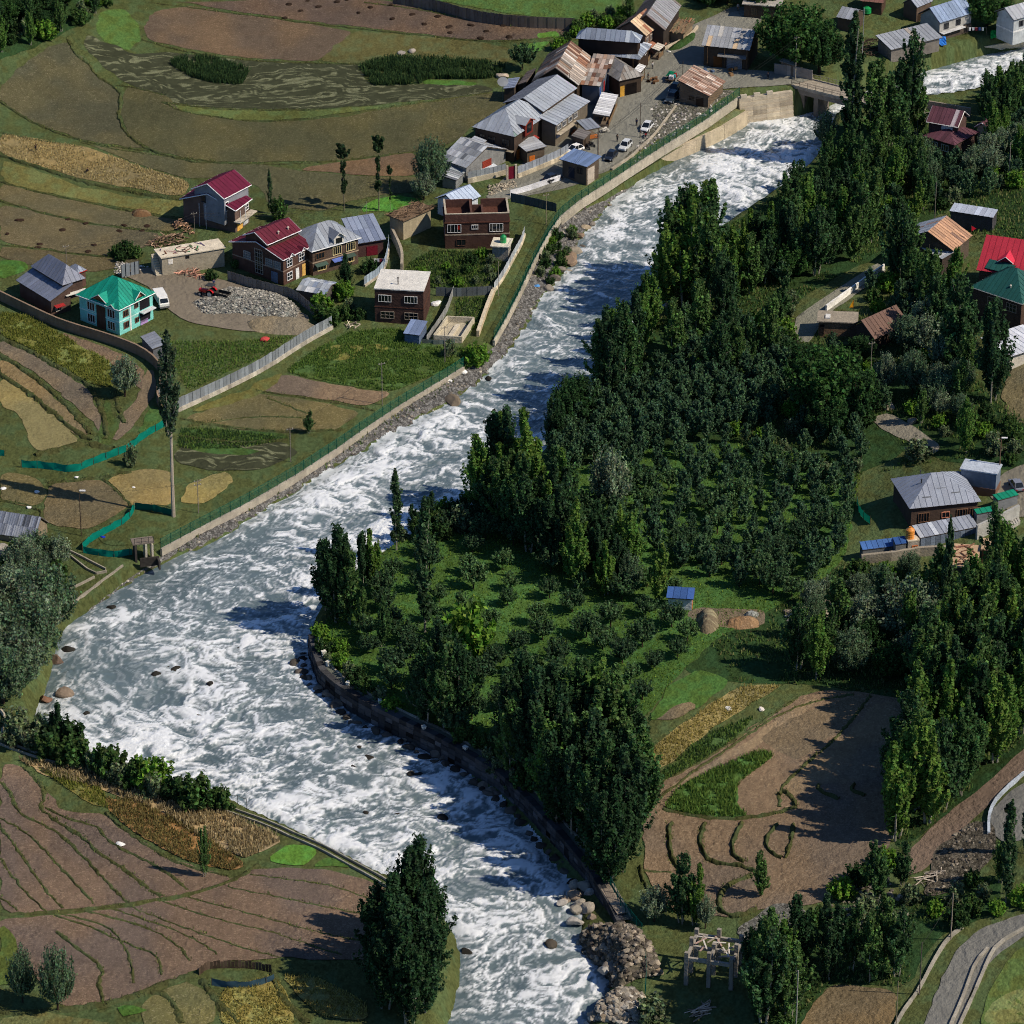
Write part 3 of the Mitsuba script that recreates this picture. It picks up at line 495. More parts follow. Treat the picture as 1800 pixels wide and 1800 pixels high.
class House:
    def __init__(s, name, label, A, B, C, eh, cat='house', ov=0.45, group=None, sink=0.6, z0=None, parent=None):
        s.k, s.pre = (thing(name, label, cat, group), '') if parent is None else (parent, name + '_')
        z0 = float(ground(*at(*B)[:2])) if z0 is None else z0
        for _ in range(4):
            b = at(*B, z0 + eh); zz = float(ground(b[0], b[1]))
            z0 = zz if abs(zz - z0) < 4 else z0
        s.z0, s.eh = z0, eh
        a, b, c = at(*A, z0 + eh), at(*B, z0 + eh), at(*C, z0 + eh)
        u, w = (a - b)[:2], (c - b)[:2]
        lu, lw = np.linalg.norm(u), np.linalg.norm(w)
        if lw >= lu: e2 = w / lw; e1 = np.array([-e2[1], e2[0]]); e1 *= np.sign(e1 @ u); L1, L2 = abs(u @ e1), lw
        else: e1 = u / lu; e2 = np.array([-e1[1], e1[0]]); e2 *= np.sign(e2 @ w); L1, L2 = lu, abs(w @ e2)
        s.b, s.e1, s.e2, s.L1, s.L2, s.ov, s.sink = b[:2], e1, e2, max(L1, 1.2), max(L2, 1.2), min(ov, .2 * min(L1, L2)), sink
        AVOID_LIST.append(Polygon([s.b, s.b + e1 * s.L1, s.b + e1 * s.L1 + e2 * s.L2, s.b + e2 * s.L2]))
    def P(s, i, j, z): return np.r_[s.b + s.e1 * i + s.e2 * j, s.z0 + z]
    def blk(s, mb, i0, i1, j0, j1, z0, z1, col):
        c = [s.P(i0, j0, z0), s.P(i1, j0, z0), s.P(i1, j1, z0), s.P(i0, j1, z0), s.P(i0, j0, z1), s.P(i1, j0, z1), s.P(i1, j1, z1), s.P(i0, j1, z1)]
        if np.cross(s.e1, s.e2) < 0: c = [c[k] for k in (1, 0, 3, 2, 5, 4, 7, 6)]
        return mb.hexa(c, col)
    def walls(s, col, mat='matte', top=None, bottom=None, band=None):
        col = np.array(col, float) * .9 if max(col) < 190 else col; mb = MB(); o = s.ov; h = s.eh if top is None else top; lo = -s.sink if bottom is None else bottom
        s.blk(mb, o, s.L1 - o, o, s.L2 - o, lo, h, col)
        if band: s.blk(mb, o - .06, s.L1 - o + .06, o - .06, s.L2 - o + .06, band[0], band[1], band[2])
        s.wallmb, s.wcol, s.wmat = mb, col, mat
        return s
    def done(s): s.wallmb.part(s.k, s.pre + 'wall', s.wmat); return s
    def roof(s, kind, rise, col, var=.10, patch=None, sheet=0.95, row=None, lift=0.0, pcol2=None, mat='satin', trim=None, over=0.0):
        """kind: gable1 (ridge along e1), gable2 (ridge along e2), hip, shedA (high on the far side of e1), shedC (high on the far side of e2), shedB (high on the near side of e1), flat."""
        L1, L2, h = s.L1, s.L2, s.eh + .02 + lift; P = s.P; r = rise; E = over
        if kind == 'gable2':
            m = L1 / 2; S = [([P(0, -E, h), P(0, L2 + E, h), P(m, L2 + E, h + r), P(m, -E, h + r)], 0), ([P(L1, L2 + E, h), P(L1, -E, h), P(m, -E, h + r), P(m, L2 + E, h + r)], 1)]
            for j in (s.ov, L2 - s.ov): s.wallmb.poly([P(s.ov, j, h - .03), P(L1 - s.ov, j, h - .03), P(m, j, h + r * (1 - s.ov / m) - .05)], .12, s.wcol)
        elif kind == 'gable1':
            m = L2 / 2; S = [([P(-E, 0, h), P(L1 + E, 0, h), P(L1 + E, m, h + r), P(-E, m, h + r)], 0), ([P(L1 + E, L2, h), P(-E, L2, h), P(-E, m, h + r), P(L1 + E, m, h + r)], 1)]
            for i in (s.ov, L1 - s.ov): s.wallmb.poly([P(i, s.ov, h - .03), P(i, L2 - s.ov, h - .03), P(i, m, h + r * (1 - s.ov / m) - .05)], .12, s.wcol)
        elif kind == 'hip':
            if L1 >= L2: q = L2 / 2 * .96; R0, R1 = P(q, L2 / 2, h + r), P(max(L1 - q, q + .05), L2 / 2, h + r); S = [([P(0, 0, h), P(L1, 0, h), R1, R0], 0), ([P(L1, L2, h), P(0, L2, h), R0, R1], 1), ([P(0, L2, h), P(0, 0, h), R0], 2), ([P(L1, 0, h), P(L1, L2, h), R1], 3)]
            else: q = L1 / 2 * .96; R0, R1 = P(L1 / 2, q, h + r), P(L1 / 2, max(L2 - q, q + .05), h + r); S = [([P(0, L2, h), P(0, 0, h), R0, R1], 2), ([P(L1, 0, h), P(L1, L2, h), R1, R0], 3), ([P(0, 0, h), P(L1, 0, h), R0], 0), ([P(L1, L2, h), P(0, L2, h), R1], 1)]
        elif kind == 'shedA': S = [([P(0, 0, h), P(0, L2, h), P(L1, L2, h + r), P(L1, 0, h + r)], 0)]; s.skirt(h, r, 'A')
        elif kind == 'shedC': S = [([P(L1, 0, h), P(0, 0, h), P(0, L2, h + r), P(L1, L2, h + r)], 0)]; s.skirt(h, r, 'C')
        elif kind == 'shedB': S = [([P(L1, 0, h), P(L1, L2, h), P(0, L2, h + r), P(0, 0, h + r)], 0)]; s.skirt(h, r, 'B')
        else: S = [([P(0, 0, h), P(L1, 0, h), P(L1, L2, h), P(0, L2, h)], 0)]
        rk = key_of(s.k, s.pre + 'roof'); base = MB()
        for pts, i in S: base.poly(np.array(pts) + [0, 0, -.03 if kind != 'flat' else .14], .10 if kind != 'flat' else .2, (92, 84, 76) if kind != 'flat' else col)
        base.build(rk, 'matte')
        if kind != 'flat':
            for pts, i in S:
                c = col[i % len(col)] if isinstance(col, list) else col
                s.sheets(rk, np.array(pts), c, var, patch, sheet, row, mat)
        if trim:
            tb = MB()
            for pts, i in S:
                a, b = np.array(pts[0]), np.array(pts[1])
                tb.tube([a - [0, 0, .06], b - [0, 0, .06]], .11, trim, 4)
                if kind.startswith('gable'):
                    for x, y in ((0, 3), (1, 2)): tb.tube([np.array(pts[x]) - [0, 0, .05], np.array(pts[y]) - [0, 0, .05]], .10, trim, 4)
            tb.part(s.k, s.pre + 'fascia', 'matte')
        s.h, s.r = h, r
        return s
    def skirt(s, h, r, side):
        o, L1, L2, P = s.ov, s.L1, s.L2, s.P
        t = lambda i, j: h - .06 + r * {'A': i / L1, 'C': j / L2, 'B': 1 - i / L1}[side]
        a = [(o, o), (L1 - o, o), (L1 - o, L2 - o), (o, L2 - o)]
        for k in range(4):
            (i0, j0), (i1, j1) = a[k], a[(k + 1) % 4]
            s.wallmb.add([P(i0, j0, h - .3), P(i1, j1, h - .3), P(i1, j1, t(i1, j1)), P(i0, j0, t(i0, j0))], [[0, 1, 2], [0, 2, 3]], s.wcol)
    def sheets(s, rk, pts, col, var, patch, wid, row, mat):
        """Covers one slope with metal sheets side by side, each with its own edge, lap and tone."""
        o = pts[0]; ex = pts[1] - pts[0]; W_ = np.linalg.norm(ex); ex /= W_
        n = np.cross(ex, pts[-1] - pts[0]); n /= np.linalg.norm(n)
        if n[2] < 0: n = -n
        ey = np.cross(n, ex)
        if (pts[-1] - pts[0]) @ ey < 0: ey = -ey
        q = Polygon([((p - o) @ ex, (p - o) @ ey) for p in pts]).buffer(0)
        x0, y0, x1, y1 = q.bounds; D = y1 - y0
        nx_ = max(1, int(round((x1 - x0) / wid))); nrow = 1 if row is None else max(1, int(round(D / row)))
        for i in range(nx_):
            for j in range(nrow):
                g = q.intersection(shapely.box(x0 + (x1 - x0) * i / nx_, y0 + D * j / nrow, x0 + (x1 - x0) * (i + 1) / nx_ - .015, y0 + D * (j + 1) / nrow + (.05 if j < nrow - 1 else 0)))
                if g.is_empty or g.geom_type != 'Polygon' or g.area < .04: continue
                c = np.array(list(g.exterior.coords)[:-1])
                up = .03 + .016 * (i % 2) + .02 * (nrow - 1 - j) * 0 + .03 * j
                p3 = o + c[:, :1] * ex + c[:, 1:] * ey + n * up
                tint = np.array(col, float) * (1 + bld_rng.normal(0, var))
                if patch is not None and bld_rng.uniform() < patch[1]:
                    pc = patch[0]; pc = pc[bld_rng.integers(len(pc))] if isinstance(pc, list) else pc
                    tint = np.array(pc, float) * (1 + bld_rng.normal(0, var))
                mb = MB().poly(p3, .03, np.clip(tint, 6, 248))
                xa = c[:, 0].min() + .03
                e = g.intersection(LineString([(xa, y0 - 1), (xa, y1 + 1)]))
                if e.geom_type == 'LineString' and e.length > .3:                      # the raised rib along one edge
                    ab = np.array(e.coords); r3 = o + ab[:, :1] * ex + ab[:, 1:] * ey + n * (up + .03)
                    mb.box(r3[0] - ex * .03, ex * .06, r3[1] - r3[0], n * .035, np.clip(tint * .93, 6, 248))
                mb.part(rk, 'sheet', mat)
    def face(s, f):
        """Origin, direction along and outward normal of a wall: L = near left wall (from the near corner), R = near right wall."""
        o = s.ov
        if f == 'L': return s.b + s.e1 * o + s.e2 * o, s.e1, -s.e2, s.L1 - 2 * o
        return s.b + s.e1 * o + s.e2 * o, s.e2, -s.e1, s.L2 - 2 * o
    def window(s, f, x, z, w, h, frame=(214, 214, 210), cols=3, rows=1, name='window', fw=.09, pane=None, lab=None):
        o, d, n, L = s.face(f); o = o + d * x
        d3, n3, u3 = np.r_[d, 0], np.r_[n, 0], np.array([0, 0, 1.0])
        p0 = np.r_[o, s.z0 + z]
        wk = key_of(s.k, name)
        if lab: labels[wk] = {'label': lab}
        fr = MB(); dp = .13
        def bar(a, b, lo, hi): fr.box(p0 + d3 * a + u3 * lo + n3 * .005, d3 * (b - a), n3 * dp, u3 * (hi - lo), frame)
        bar(0, w, h - fw, h); bar(0, w, 0, fw); bar(0, fw, fw, h - fw); bar(w - fw, w, fw, h - fw)
        for k in range(1, cols): bar(w * k / cols - fw * .35, w * k / cols + fw * .35, fw, h - fw)
        for k in range(1, rows): bar(fw, w - fw, h * k / rows - fw * .3, h * k / rows + fw * .3)
        fr.build(wk, 'matte')
        if pane is None: MB().box(p0 + d3 * fw + u3 * fw + n3 * .012, d3 * (w - 2 * fw), n3 * .03, u3 * (h - 2 * fw), (20, 24, 30)).part(wk, 'pane', 'glass')
        else: MB().box(p0 + d3 * fw + u3 * fw + n3 * .012, d3 * (w - 2 * fw), n3 * .03, u3 * (h - 2 * fw), pane).part(wk, 'pane', 'matte')
        return s
    def door(s, f, x, w, h, col, z=0.0, name='door', lab=None, slats=0):
        o, d, n, L = s.face(f); p0 = np.r_[o + d * x, s.z0 + z]; d3, n3, u3 = np.r_[d, 0], np.r_[n, 0], np.array([0, 0, 1.0])
        mb = MB().box(p0 + n3 * .01, d3 * w, n3 * .07, u3 * h, col)
        for k in range(slats): mb.box(p0 + n3 * .08 + u3 * h * (k + .15) / slats, d3 * w, n3 * .03, u3 * h * .6 / slats, np.array(col) * .86)
        k = mb.part(s.k, name, 'matte')
        if lab: labels[k] = {'label': lab}
        return s
    def ledge(s, f, x0, x1, z, dep, th, col, name='ledge', mat='matte', drop=0.0):
        o, d, n, L = s.face(f); d3, n3, u3 = np.r_[d, 0], np.r_[n, 0], np.array([0, 0, 1.0])
        p = np.r_[o + d * x0, s.z0 + z]
        MB().poly([p + u3 * 0, p + d3 * (x1 - x0), p + d3 * (x1 - x0) + n3 * dep - u3 * drop, p + n3 * dep - u3 * drop], th, col).part(s.k, name, mat)
        return s
    def dormer(s, f, x, z, w, dep, h, rise, wall, roofc, front=None, frame=(214, 214, 210), off=0.0):
        """A small gabled dormer whose front stands `off` metres inside the eave line of wall f."""
        o, d, n, L = s.face(f); d3, n3, u3 = np.r_[d, 0], np.r_[n, 0], np.array([0, 0, 1.0])
        p = np.r_[o + d * x - n * off, s.z0 + z]; dk = key_of(s.k, 'dormer'); mb = MB()
        mb.box(p, d3 * w, -n3 * dep, u3 * h, wall)
        mb.poly([p + u3 * h - n3 * .03, p + d3 * w + u3 * h - n3 * .03, p + d3 * w / 2 + u3 * (h + rise) - n3 * .03], .06, front or wall)
        mb.build(dk, 'matte')
        e = .28
        top0, top1 = p + d3 * w / 2 + u3 * (h + rise + .06) + n3 * e, p + d3 * w / 2 + u3 * (h + rise + .06) - n3 * dep
        for sg in (-1, 1):
            edge = p + d3 * (w / 2 + sg * (w / 2 + e)) + u3 * (h - rise * e / (w / 2) + .06)
            MB().poly([edge + n3 * e, edge - n3 * dep, top1, top0], .06, roofc).part(dk, 'roof_slope', 'satin')
        fr = MB()
        fr.tube([p + d3 * (-e) + u3 * (h - rise * e / (w / 2) + .02) + n3 * (e + .03), top0 + n3 * .03 - u3 * .04, p + d3 * (w + e) + u3 * (h - rise * e / (w / 2) + .02) + n3 * (e + .03)], .08, frame, 4)
        fr.part(dk, 'trim', 'matte')
        wb = MB().box(p + d3 * w * .2 + u3 * h * .2 + n3 * .01, d3 * w * .6, n3 * .04, u3 * h * .7, (24, 26, 30)); wb.part(dk, 'window', 'glass')
        return s
    def pipe(s, i, j, z, h, r=.09, col=(60, 62, 66), name='chimney_pipe', cap=True):
        mb = MB().tube([s.P(i, j, z), s.P(i, j, z + h)], r, col, 6)
        if cap: mb.tube([s.P(i, j, z + h - .05), s.P(i, j, z + h + .12)], [r * 1.9, r * .8], col, 6)
        mb.part(s.k, name, 'matte'); return s
    def posts(s, f, xs, z0, z1, col, r=.07, out=0.0, name='post'):
        o, d, n, L = s.face(f)
        for x in xs:
            p = np.r_[o + d * x + n * out, s.z0]; MB().tube([p + [0, 0, z0], p + [0, 0, z1]], r, col, 5).part(s.k, name, 'matte')
        return s
def rows(h, f, xs, zs, w, hh, **k):
    for z in zs:
        for x in xs: h.window(f, x, z, w, hh, **k)
    return h
def tank(x, y, z, r, h, col, label):
    k = thing('water_tank', label, 'water tank'); mb = MB(); a = np.linspace(0, h * .78, 9)
    rr = np.array([r * (1.0 if i % 2 else .95) for i in range(9)])
    mb.tube(np.stack([a * 0 + x, a * 0 + y, z + a], 1), rr, col, 14); mb.build(k, 'gloss')
    MB().tube([(x, y, z + h * .78), (x, y, z + h * .9), (x, y, z + h * .97)], [r * .93, r * .6, r * .36], np.array(col) * .95, 14).part(k, 'shoulder', 'gloss')
    MB().tube([(x, y, z + h * .97), (x, y, z + h * 1.03)], r * .33, np.array(col) * .8, 12).part(k, 'lid', 'gloss')
BRICK, DARKB, BEIGE, CONC, WOOD, AQUA = (100, 78, 70), (98, 66, 56), (168, 154, 130), (164, 158, 146), (104, 84, 66), (128, 206, 200)
RUSTY = [(132, 98, 80), (160, 134, 116), (178, 172, 166), (112, 82, 68)]
SILV = [(188, 192, 198), (120, 126, 136), (168, 172, 180)]
# the village along the street
h = House('village_house', 'big hip roofed village house with an orange doorway and a red dormer', (824,227), (905,241), (971,197), 5.6)
h.walls((84, 72, 64)).roof('hip', 3.3, STEEL, .05, ([(126, 150, 146)], .04), 1.0).done()
h.dormer('R', 3.3, 4.3, 3.0, 4.2, 2.6, .8, (112, 50, 44), (158, 164, 172), off=-.6, frame=(140, 70, 50))
h.door('R', 1.0, 1.8, 2.2, (196, 110, 48), lab='orange wooden door').door('R', 4.3, 1.2, 2.1, (190, 104, 44)); rows(h, 'L', [1.0, 4.2, 6.6], [3.0], 1.8, 1.5, frame=(84, 70, 58)); h.ledge('L', 0, h.L1 - 1, 2.4, .9, .15, (150, 140, 122)); h.ledge('R', 4.8, 8, 2.9, 1.1, .1, (150, 52, 44), 'awning', 'satin', .35)
h = House('porch', None, (903,249), (925,267), (949,250), 3.0, ov=.35, parent=h.k)
h.walls((104, 92, 80)).roof('shedC', .3, (176, 180, 186), .04).done(); h.door('R', .5, 1.2, 1.8, (198, 112, 50))
h = House('village_house', 'village house with white notices on its long street wall', (957,207), (978,221), (1038,178), 4.7)
h.walls((124, 116, 104)).roof('shedA', .9, STEEL, .035, None, 1.1).done(); rows(h, 'R', [.6, 2.8, 5.2, 7.4], [3.1], 1.5, 1.1, frame=(206, 206, 204)); h.ledge('R', .2, 8.4, 2.6, 1.0, .14, (176, 166, 148))
for x, c in ((.5, (212, 206, 216)), (2.6, (226, 226, 222)), (4.4, (214, 214, 218)), (6.2, (220, 222, 226))): h.door('R', x, 1.4, .9, c, z=1.6, name='notice_board')
h.door('R', 3.4, .35, .5, (180, 50, 44), z=1.8, name='notice_board'); h.door('R', 5.3, .3, .4, (60, 90, 170), z=1.9, name='notice_board')
h = House('village_house', 'taller clerestory house rising behind the one with white notices', (900,170), (955,197), (1015,155), 6.4)
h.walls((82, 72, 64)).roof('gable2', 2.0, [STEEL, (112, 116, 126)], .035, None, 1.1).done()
h = House('barn', 'large barn with a steep streaked rusty roof and a dark gable', (939,136), (1017,151), (1044,103), 5.2, 'barn')
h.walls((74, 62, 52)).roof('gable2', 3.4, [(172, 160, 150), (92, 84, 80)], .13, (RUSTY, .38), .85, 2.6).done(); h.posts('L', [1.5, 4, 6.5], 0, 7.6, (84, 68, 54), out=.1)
for i, (A, B, C, lab) in enumerate([((1018,152), (1055,152), (1063,138), 'lowest of the three stepped rusty shop roofs beside the barn'), ((1024,137), (1062,138), (1070,123), 'middle one of the three stepped rusty shop roofs'), ((1034,120), (1073,121), (1081,106), 'highest of the three stepped rusty shop roofs')]):
    h = House('shop', lab, A, B, C, 4.2 + .4 * i, 'shop', ov=.3); h.walls((104, 112, 128)).roof('shedC', 1.0, (168, 152, 142), .12, (RUSTY, .45), .8, 1.6).done(); h.door('R', .4, 1.3, 2.0, [(60, 88, 150), (150, 48, 50), (60, 80, 130)][i], z=1.4)
h = House('village_house', 'long house with two tiers of blue grey hip roof in the village', (1011,91), (1125,105), (1141,80), 4.3)
h.walls((72, 60, 54)).roof('hip', 2.2, (132, 142, 160), .06, ([(172, 182, 196)], .12), 1.0).done(); h.posts('L', [1, 3.5, 6, 8.5, 11], 0, 4.3, (90, 74, 60), out=.5)
h = House('upper', None, (1012,68), (1124,76), (1134,63), 7.6, parent=h.k)
h.walls((66, 56, 52), bottom=4.4).roof('hip', 1.7, (136, 148, 168), .06, ([(184, 194, 206)], .10), 1.0).done()
h = House('village_house', 'house with an orange tan patched tin roof at the top of the street', (1079,53), (1136,64), (1164,41), 5.0)
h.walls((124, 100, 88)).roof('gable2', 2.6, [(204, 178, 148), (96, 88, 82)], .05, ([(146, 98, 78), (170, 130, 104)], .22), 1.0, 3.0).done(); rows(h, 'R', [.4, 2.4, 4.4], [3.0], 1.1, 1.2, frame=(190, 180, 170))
h.ledge('R', 0, 6.4, 2.4, 2.2, .08, (158, 110, 92), 'lean_to_roof', 'satin', 1.1)
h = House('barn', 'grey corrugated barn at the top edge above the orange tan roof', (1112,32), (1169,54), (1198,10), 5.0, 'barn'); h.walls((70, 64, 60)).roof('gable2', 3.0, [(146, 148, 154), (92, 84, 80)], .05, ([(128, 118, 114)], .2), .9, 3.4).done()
h = House('stone_hut', 'ruined stone hut with brushwood on top beside the grassy bank', (1172,58), (1204,60), (1222,38), 2.2, 'hut'); h.walls((158, 142, 118)).roof('flat', 0, (120, 106, 88)).done()
bw = MB()
for i in range(60):
    a, b = bld_rng.uniform(.2, h.L1 - .2), bld_rng.uniform(.2, h.L2 - .2); c = h.P(a, b, 2.3 + bld_rng.uniform(0, .35)); g = bld_rng.uniform(-.3, .3)
    bw.tube([c - np.r_[h.e2 * 1.1, 0] + [0, 0, g * .3], c + np.r_[h.e2 * 1.1, 0]], .06, (130 + bld_rng.normal(0, 20), 112, 90), 4)
labels[bw.part(h.k, 'brushwood', 'matte')] = {'kind': 'stuff'}
h = House('village_house', 'house with a pale corrugated roof and a rolled shutter by the big walnut', (1233,80), (1318,89), (1336,58), 4.6)
h.walls((88, 76, 66)).roof('gable1', 2.6, (160, 164, 170), .06, ([(206, 182, 150), (188, 186, 182)], .2), .9, 3.0).done(); h.door('L', 1.2, 3.2, 2.9, (150, 154, 160), slats=9, name='shutter', lab='grey rolled shop shutter'); h.door('L', 5.4, 1.8, 2.4, (104, 70, 44), name='door'); h.ledge('L', .2, 6.2, 3.2, 1.2, .1, (120, 122, 124), 'awning', 'satin', .3); h.posts('L', [.2, 4.8, 8.4], 0, 4.4, (96, 80, 64), out=.5)
h = House('hut', 'rusty tin roofed stone hut standing in the middle of the street', (1205,146), (1247,170), (1276,143), 2.8, 'hut'); h.walls((128, 112, 96)).roof('shedA', 2.3, (176, 152, 138), .12, ([(138, 108, 94), (206, 190, 178), (158, 128, 112)], .55), .6, 2.0).done(); h.door('L', 1.0, 1.6, 2.0, (70, 56, 46)); rows(h, 'L', [3.0], [1.2], 1.1, .9, frame=(80, 66, 54))
h = House('village_house', 'low house with a striped silver and grey tin roof at the street bend', (764,283), (820,296), (894,263), 3.0); h.walls((150, 152, 152)).roof('gable1', 2.5, (152, 158, 166), .08, (SILV, .55), .75, 1.8).done(); h.door('R', .8, 3.0, 2.2, (128, 130, 132), name='tin_wall_panel'); h.door('R', 4.6, 2.6, 1.6, (150, 66, 54), z=1.0, name='shutter', lab='red slatted shop shutter', slats=5); h.ledge('R', 4.2, 8.0, 1.2, 1.0, .08, (196, 204, 214), 'awning', 'satin', .3)
h = House('lean_to', None, (789,301), (802,318), (820,301), 2.0, ov=.2, parent=h.k); h.walls((140, 144, 146)).roof('shedA', .5, (146, 154, 160), .08, (SILV, .4), .7).done()
h = House('village_house', 'small sloping grey roof behind the striped tin roofed house', (820,255), (838,262), (856,247), 4.0, ov=.2); h.walls((140, 84, 62)).roof('shedA', .5, (168, 176, 188), .05).done()
h = House('shed', 'shed with a plain pale blue roof behind the unfinished brick house', (757,352), (803,364), (846,345), 3.4, 'shed'); h.walls((196, 202, 212)).roof('gable2', 1.6, (178, 194, 218), .03, None, 1.0).done()
h = House('hut', 'blue roofed hut between the street and the river fence', (983,280), (1032,294), (1051,277), 4.2, 'hut'); h.walls((104, 94, 84)).roof('shedC', .5, (112, 134, 172), .04, None, 1.0).done(); h.window('L', 1.0, 2.2, 1.2, 1.2, frame=(50, 50, 56)); h.door('L', 2.8, 1.4, 2.2, (46, 52, 66), z=.8); h.door('R', .3, 2.3, 3.4, (186, 176, 164), name='tin_wall_panel')
h = House('village_house', 'grey hip roofed shop house with an open front at the street corner', (1040,112), (1088,143), (1120,125), 3.8); h.walls((78, 68, 60)).roof('hip', 2.0, (142, 140, 138), .06, ([(120, 112, 106)], .2), .8, 2.2).done(); h.door('R', 1.4, 2.6, 2.6, (30, 28, 28), name='shop_front'); h.door('R', .1, 1.0, 2.4, (206, 158, 70), name='shutter', lab='yellow shop shutter')
for A, B, C, eh, col, lab in [((1117,122), (1126,128), (1136,116), 2.7, WHITE, 'white tin awning stall beside the street corner shop'), ((1121,93), (1134,98), (1146,78), 3.2, (206, 214, 226), 'pale lean-to below the two tiered house'),
                              ((1047,190), (1071,205), (1087,167), 2.6, (214, 216, 220), 'street stall with a white patched tin roof'), ((1056,195), (1066,204), (1073,193), 1.9, (150, 104, 86), 'tiny stall with a brown tin top'), ((1012,215), (1030,229), (1046,216), 2.6, (140, 148, 160), 'grey awning stall with an orange counter under the notices'), ((1149,84), (1158,90), (1169,80), 2.2, (196, 190, 180), 'small cream awning at the top of the street')]:
    h = House('stall', lab, A, B, C, eh, 'stall', ov=.2); h.walls((120, 108, 96), top=eh * .25).roof('shedA', .35, col, .06, None, .8)
    h.done(); h.posts('R', [.1, h.L2 - .6], 0, eh, (104, 84, 66)); h.posts('L', [h.L1 - .5], 0, eh, (104, 84, 66)); h.door('R', .3, max(.6, h.L2 - 1.2), .8, (184, 112, 62) if 'orange' in lab else (128, 106, 84), z=.5, name='counter')
h = House('stone_house', 'flat roofed dark stone house at the top edge behind the walnut', (1304,8), (1372,13), (1386,-8), 3.2); h.walls((96, 84, 74)).roof('flat', 0, (170, 166, 158)).done(); rows(h, 'L', [2.0, 4.6], [.9], 1.2, 1.5, frame=(120, 104, 84))
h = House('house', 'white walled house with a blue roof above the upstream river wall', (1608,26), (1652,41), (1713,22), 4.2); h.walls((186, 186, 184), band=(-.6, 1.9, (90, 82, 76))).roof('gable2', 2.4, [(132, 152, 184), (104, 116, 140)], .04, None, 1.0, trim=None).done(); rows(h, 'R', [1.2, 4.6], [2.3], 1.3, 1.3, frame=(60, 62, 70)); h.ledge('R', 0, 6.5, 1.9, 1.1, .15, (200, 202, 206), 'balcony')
h = House('shed', 'wide low grey shed roof left of the white walled blue roofed house', (1541,72), (1566,88), (1657,66), 2.5, 'shed'); h.walls((130, 126, 120)).roof('shedA', 1.3, (150, 156, 166), .04, ([(166, 158, 150)], .15), 1.0).done()
h = House('house', 'white house with a railed terrace at the right end of the river wall', (1770,14), (1782,36), (1850,16), 5.2); h.walls((180, 186, 190), band=(2.2, 2.5, (226, 226, 226))).roof('gable2', 1.8, (176, 182, 192), .04).done(); rows(h, 'R', [1.5], [3.2], 1.2, 1.3, frame=(90, 92, 96))
h = House('house', 'brown tin roofed house at the top edge beside the green tank', (1512,2), (1553,6), (1562,-10), 3.0); h.walls((92, 76, 66)).roof('gable1', 1.2, (128, 92, 82), .05).done()
h = House('house', 'maroon roofed house with a white dormer box below the bridge', (1617,242), (1678,256), (1722,232), 2.9); h.walls((92, 76, 74)).roof('hip', 1.5, (96, 62, 74), .05, None, 1.0).done(); rows(h, 'L', [1.2, 3.8], [.9], 1.7, 1.4, frame=(206, 206, 206))
h = House('upper', None, (1628,214), (1684,224), (1713,205), 5.2, parent=h.k); h.walls((98, 80, 78), bottom=2.6).roof('gable1', 2.2, (100, 64, 76), .05, ([(186, 176, 182)], .12), .8, trim=(214, 214, 214)).done()
h.door('L', .8, 2.3, 2.6, (212, 216, 220), z=2.9, name='dormer_front'); h.window('L', 1.0, 3.2, 1.9, 1.9, frame=(220, 220, 220), cols=2)
h = House('house', 'second smaller maroon roofed house at the right edge below the bridge', (1714,222), (1738,229), (1761,213), 3.0); h.walls((196, 182, 160)).roof('gable2', 1.2, (94, 58, 70), .05, trim=(226, 226, 226)).done()

h = House('shed', 'small blue grey shed roof left of the rusty barn', (881,163), (905,158), (914,140), 3.0, 'shed', ov=.2); h.walls((84, 76, 70)).roof('shedB', .5, (140, 152, 176), .05).done()
h = House('lean_to', 'brown corrugated lean-to along the dark side of the rusty barn', (903,159), (926,151), (943,127), 3.2, 'lean-to', ov=.2); h.walls((72, 64, 58)).roof('shedB', .9, (112, 100, 92), .08, ([(134, 120, 110)], .3), .8).done()

for A, B, C, eh, wc, rc, kind, rise, lab in [((1470,30), (1500,36), (1520,20), 3.0, (96,84,76), (150,156,166), 'gable1', 1.4, 'small grey roofed house left of the green tank'), ((1580,8), (1612,14), (1640,2), 3.4, (110,96,86), (142,150,166), 'gable2', 1.5, 'grey roofed house behind the wide low shed'), ((1722,70), (1746,75), (1762,64), 2.4, (84,76,70), (120,124,130), 'shedA', .5, 'dark lean-to below the white walled blue roofed house'), ((1370,112), (1396,116), (1408,104), 2.6, (120,112,104), (168,166,160), 'shedA', .5, 'small pale roofed stall under the walnut'), ((880,204), (903,209), (914,192), 3.2, (88,78,70), (140,150,168), 'shedA', .6, 'low grey roof tucked behind the big hip roofed house'), ((1010,236), (1026,246), (1040,232), 2.4, (96,84,74), (120,116,114), 'shedA', .4, 'dark awning stall next to the orange counter'), ((1090,100), (1104,106), (1114,92), 3.0, (92,80,70), (186,190,196), 'shedA', .4, 'silver roofed stall under the two tiered house')]:
    h = House('shed' if eh < 3 else 'village_house', lab, A, B, C, eh, 'shed' if eh < 3 else 'house', ov=.25); h.walls(wc).roof(kind, rise, rc, .06, None, .9).done(); h.door('R', .4, 1.0, 1.9, (60, 50, 44))
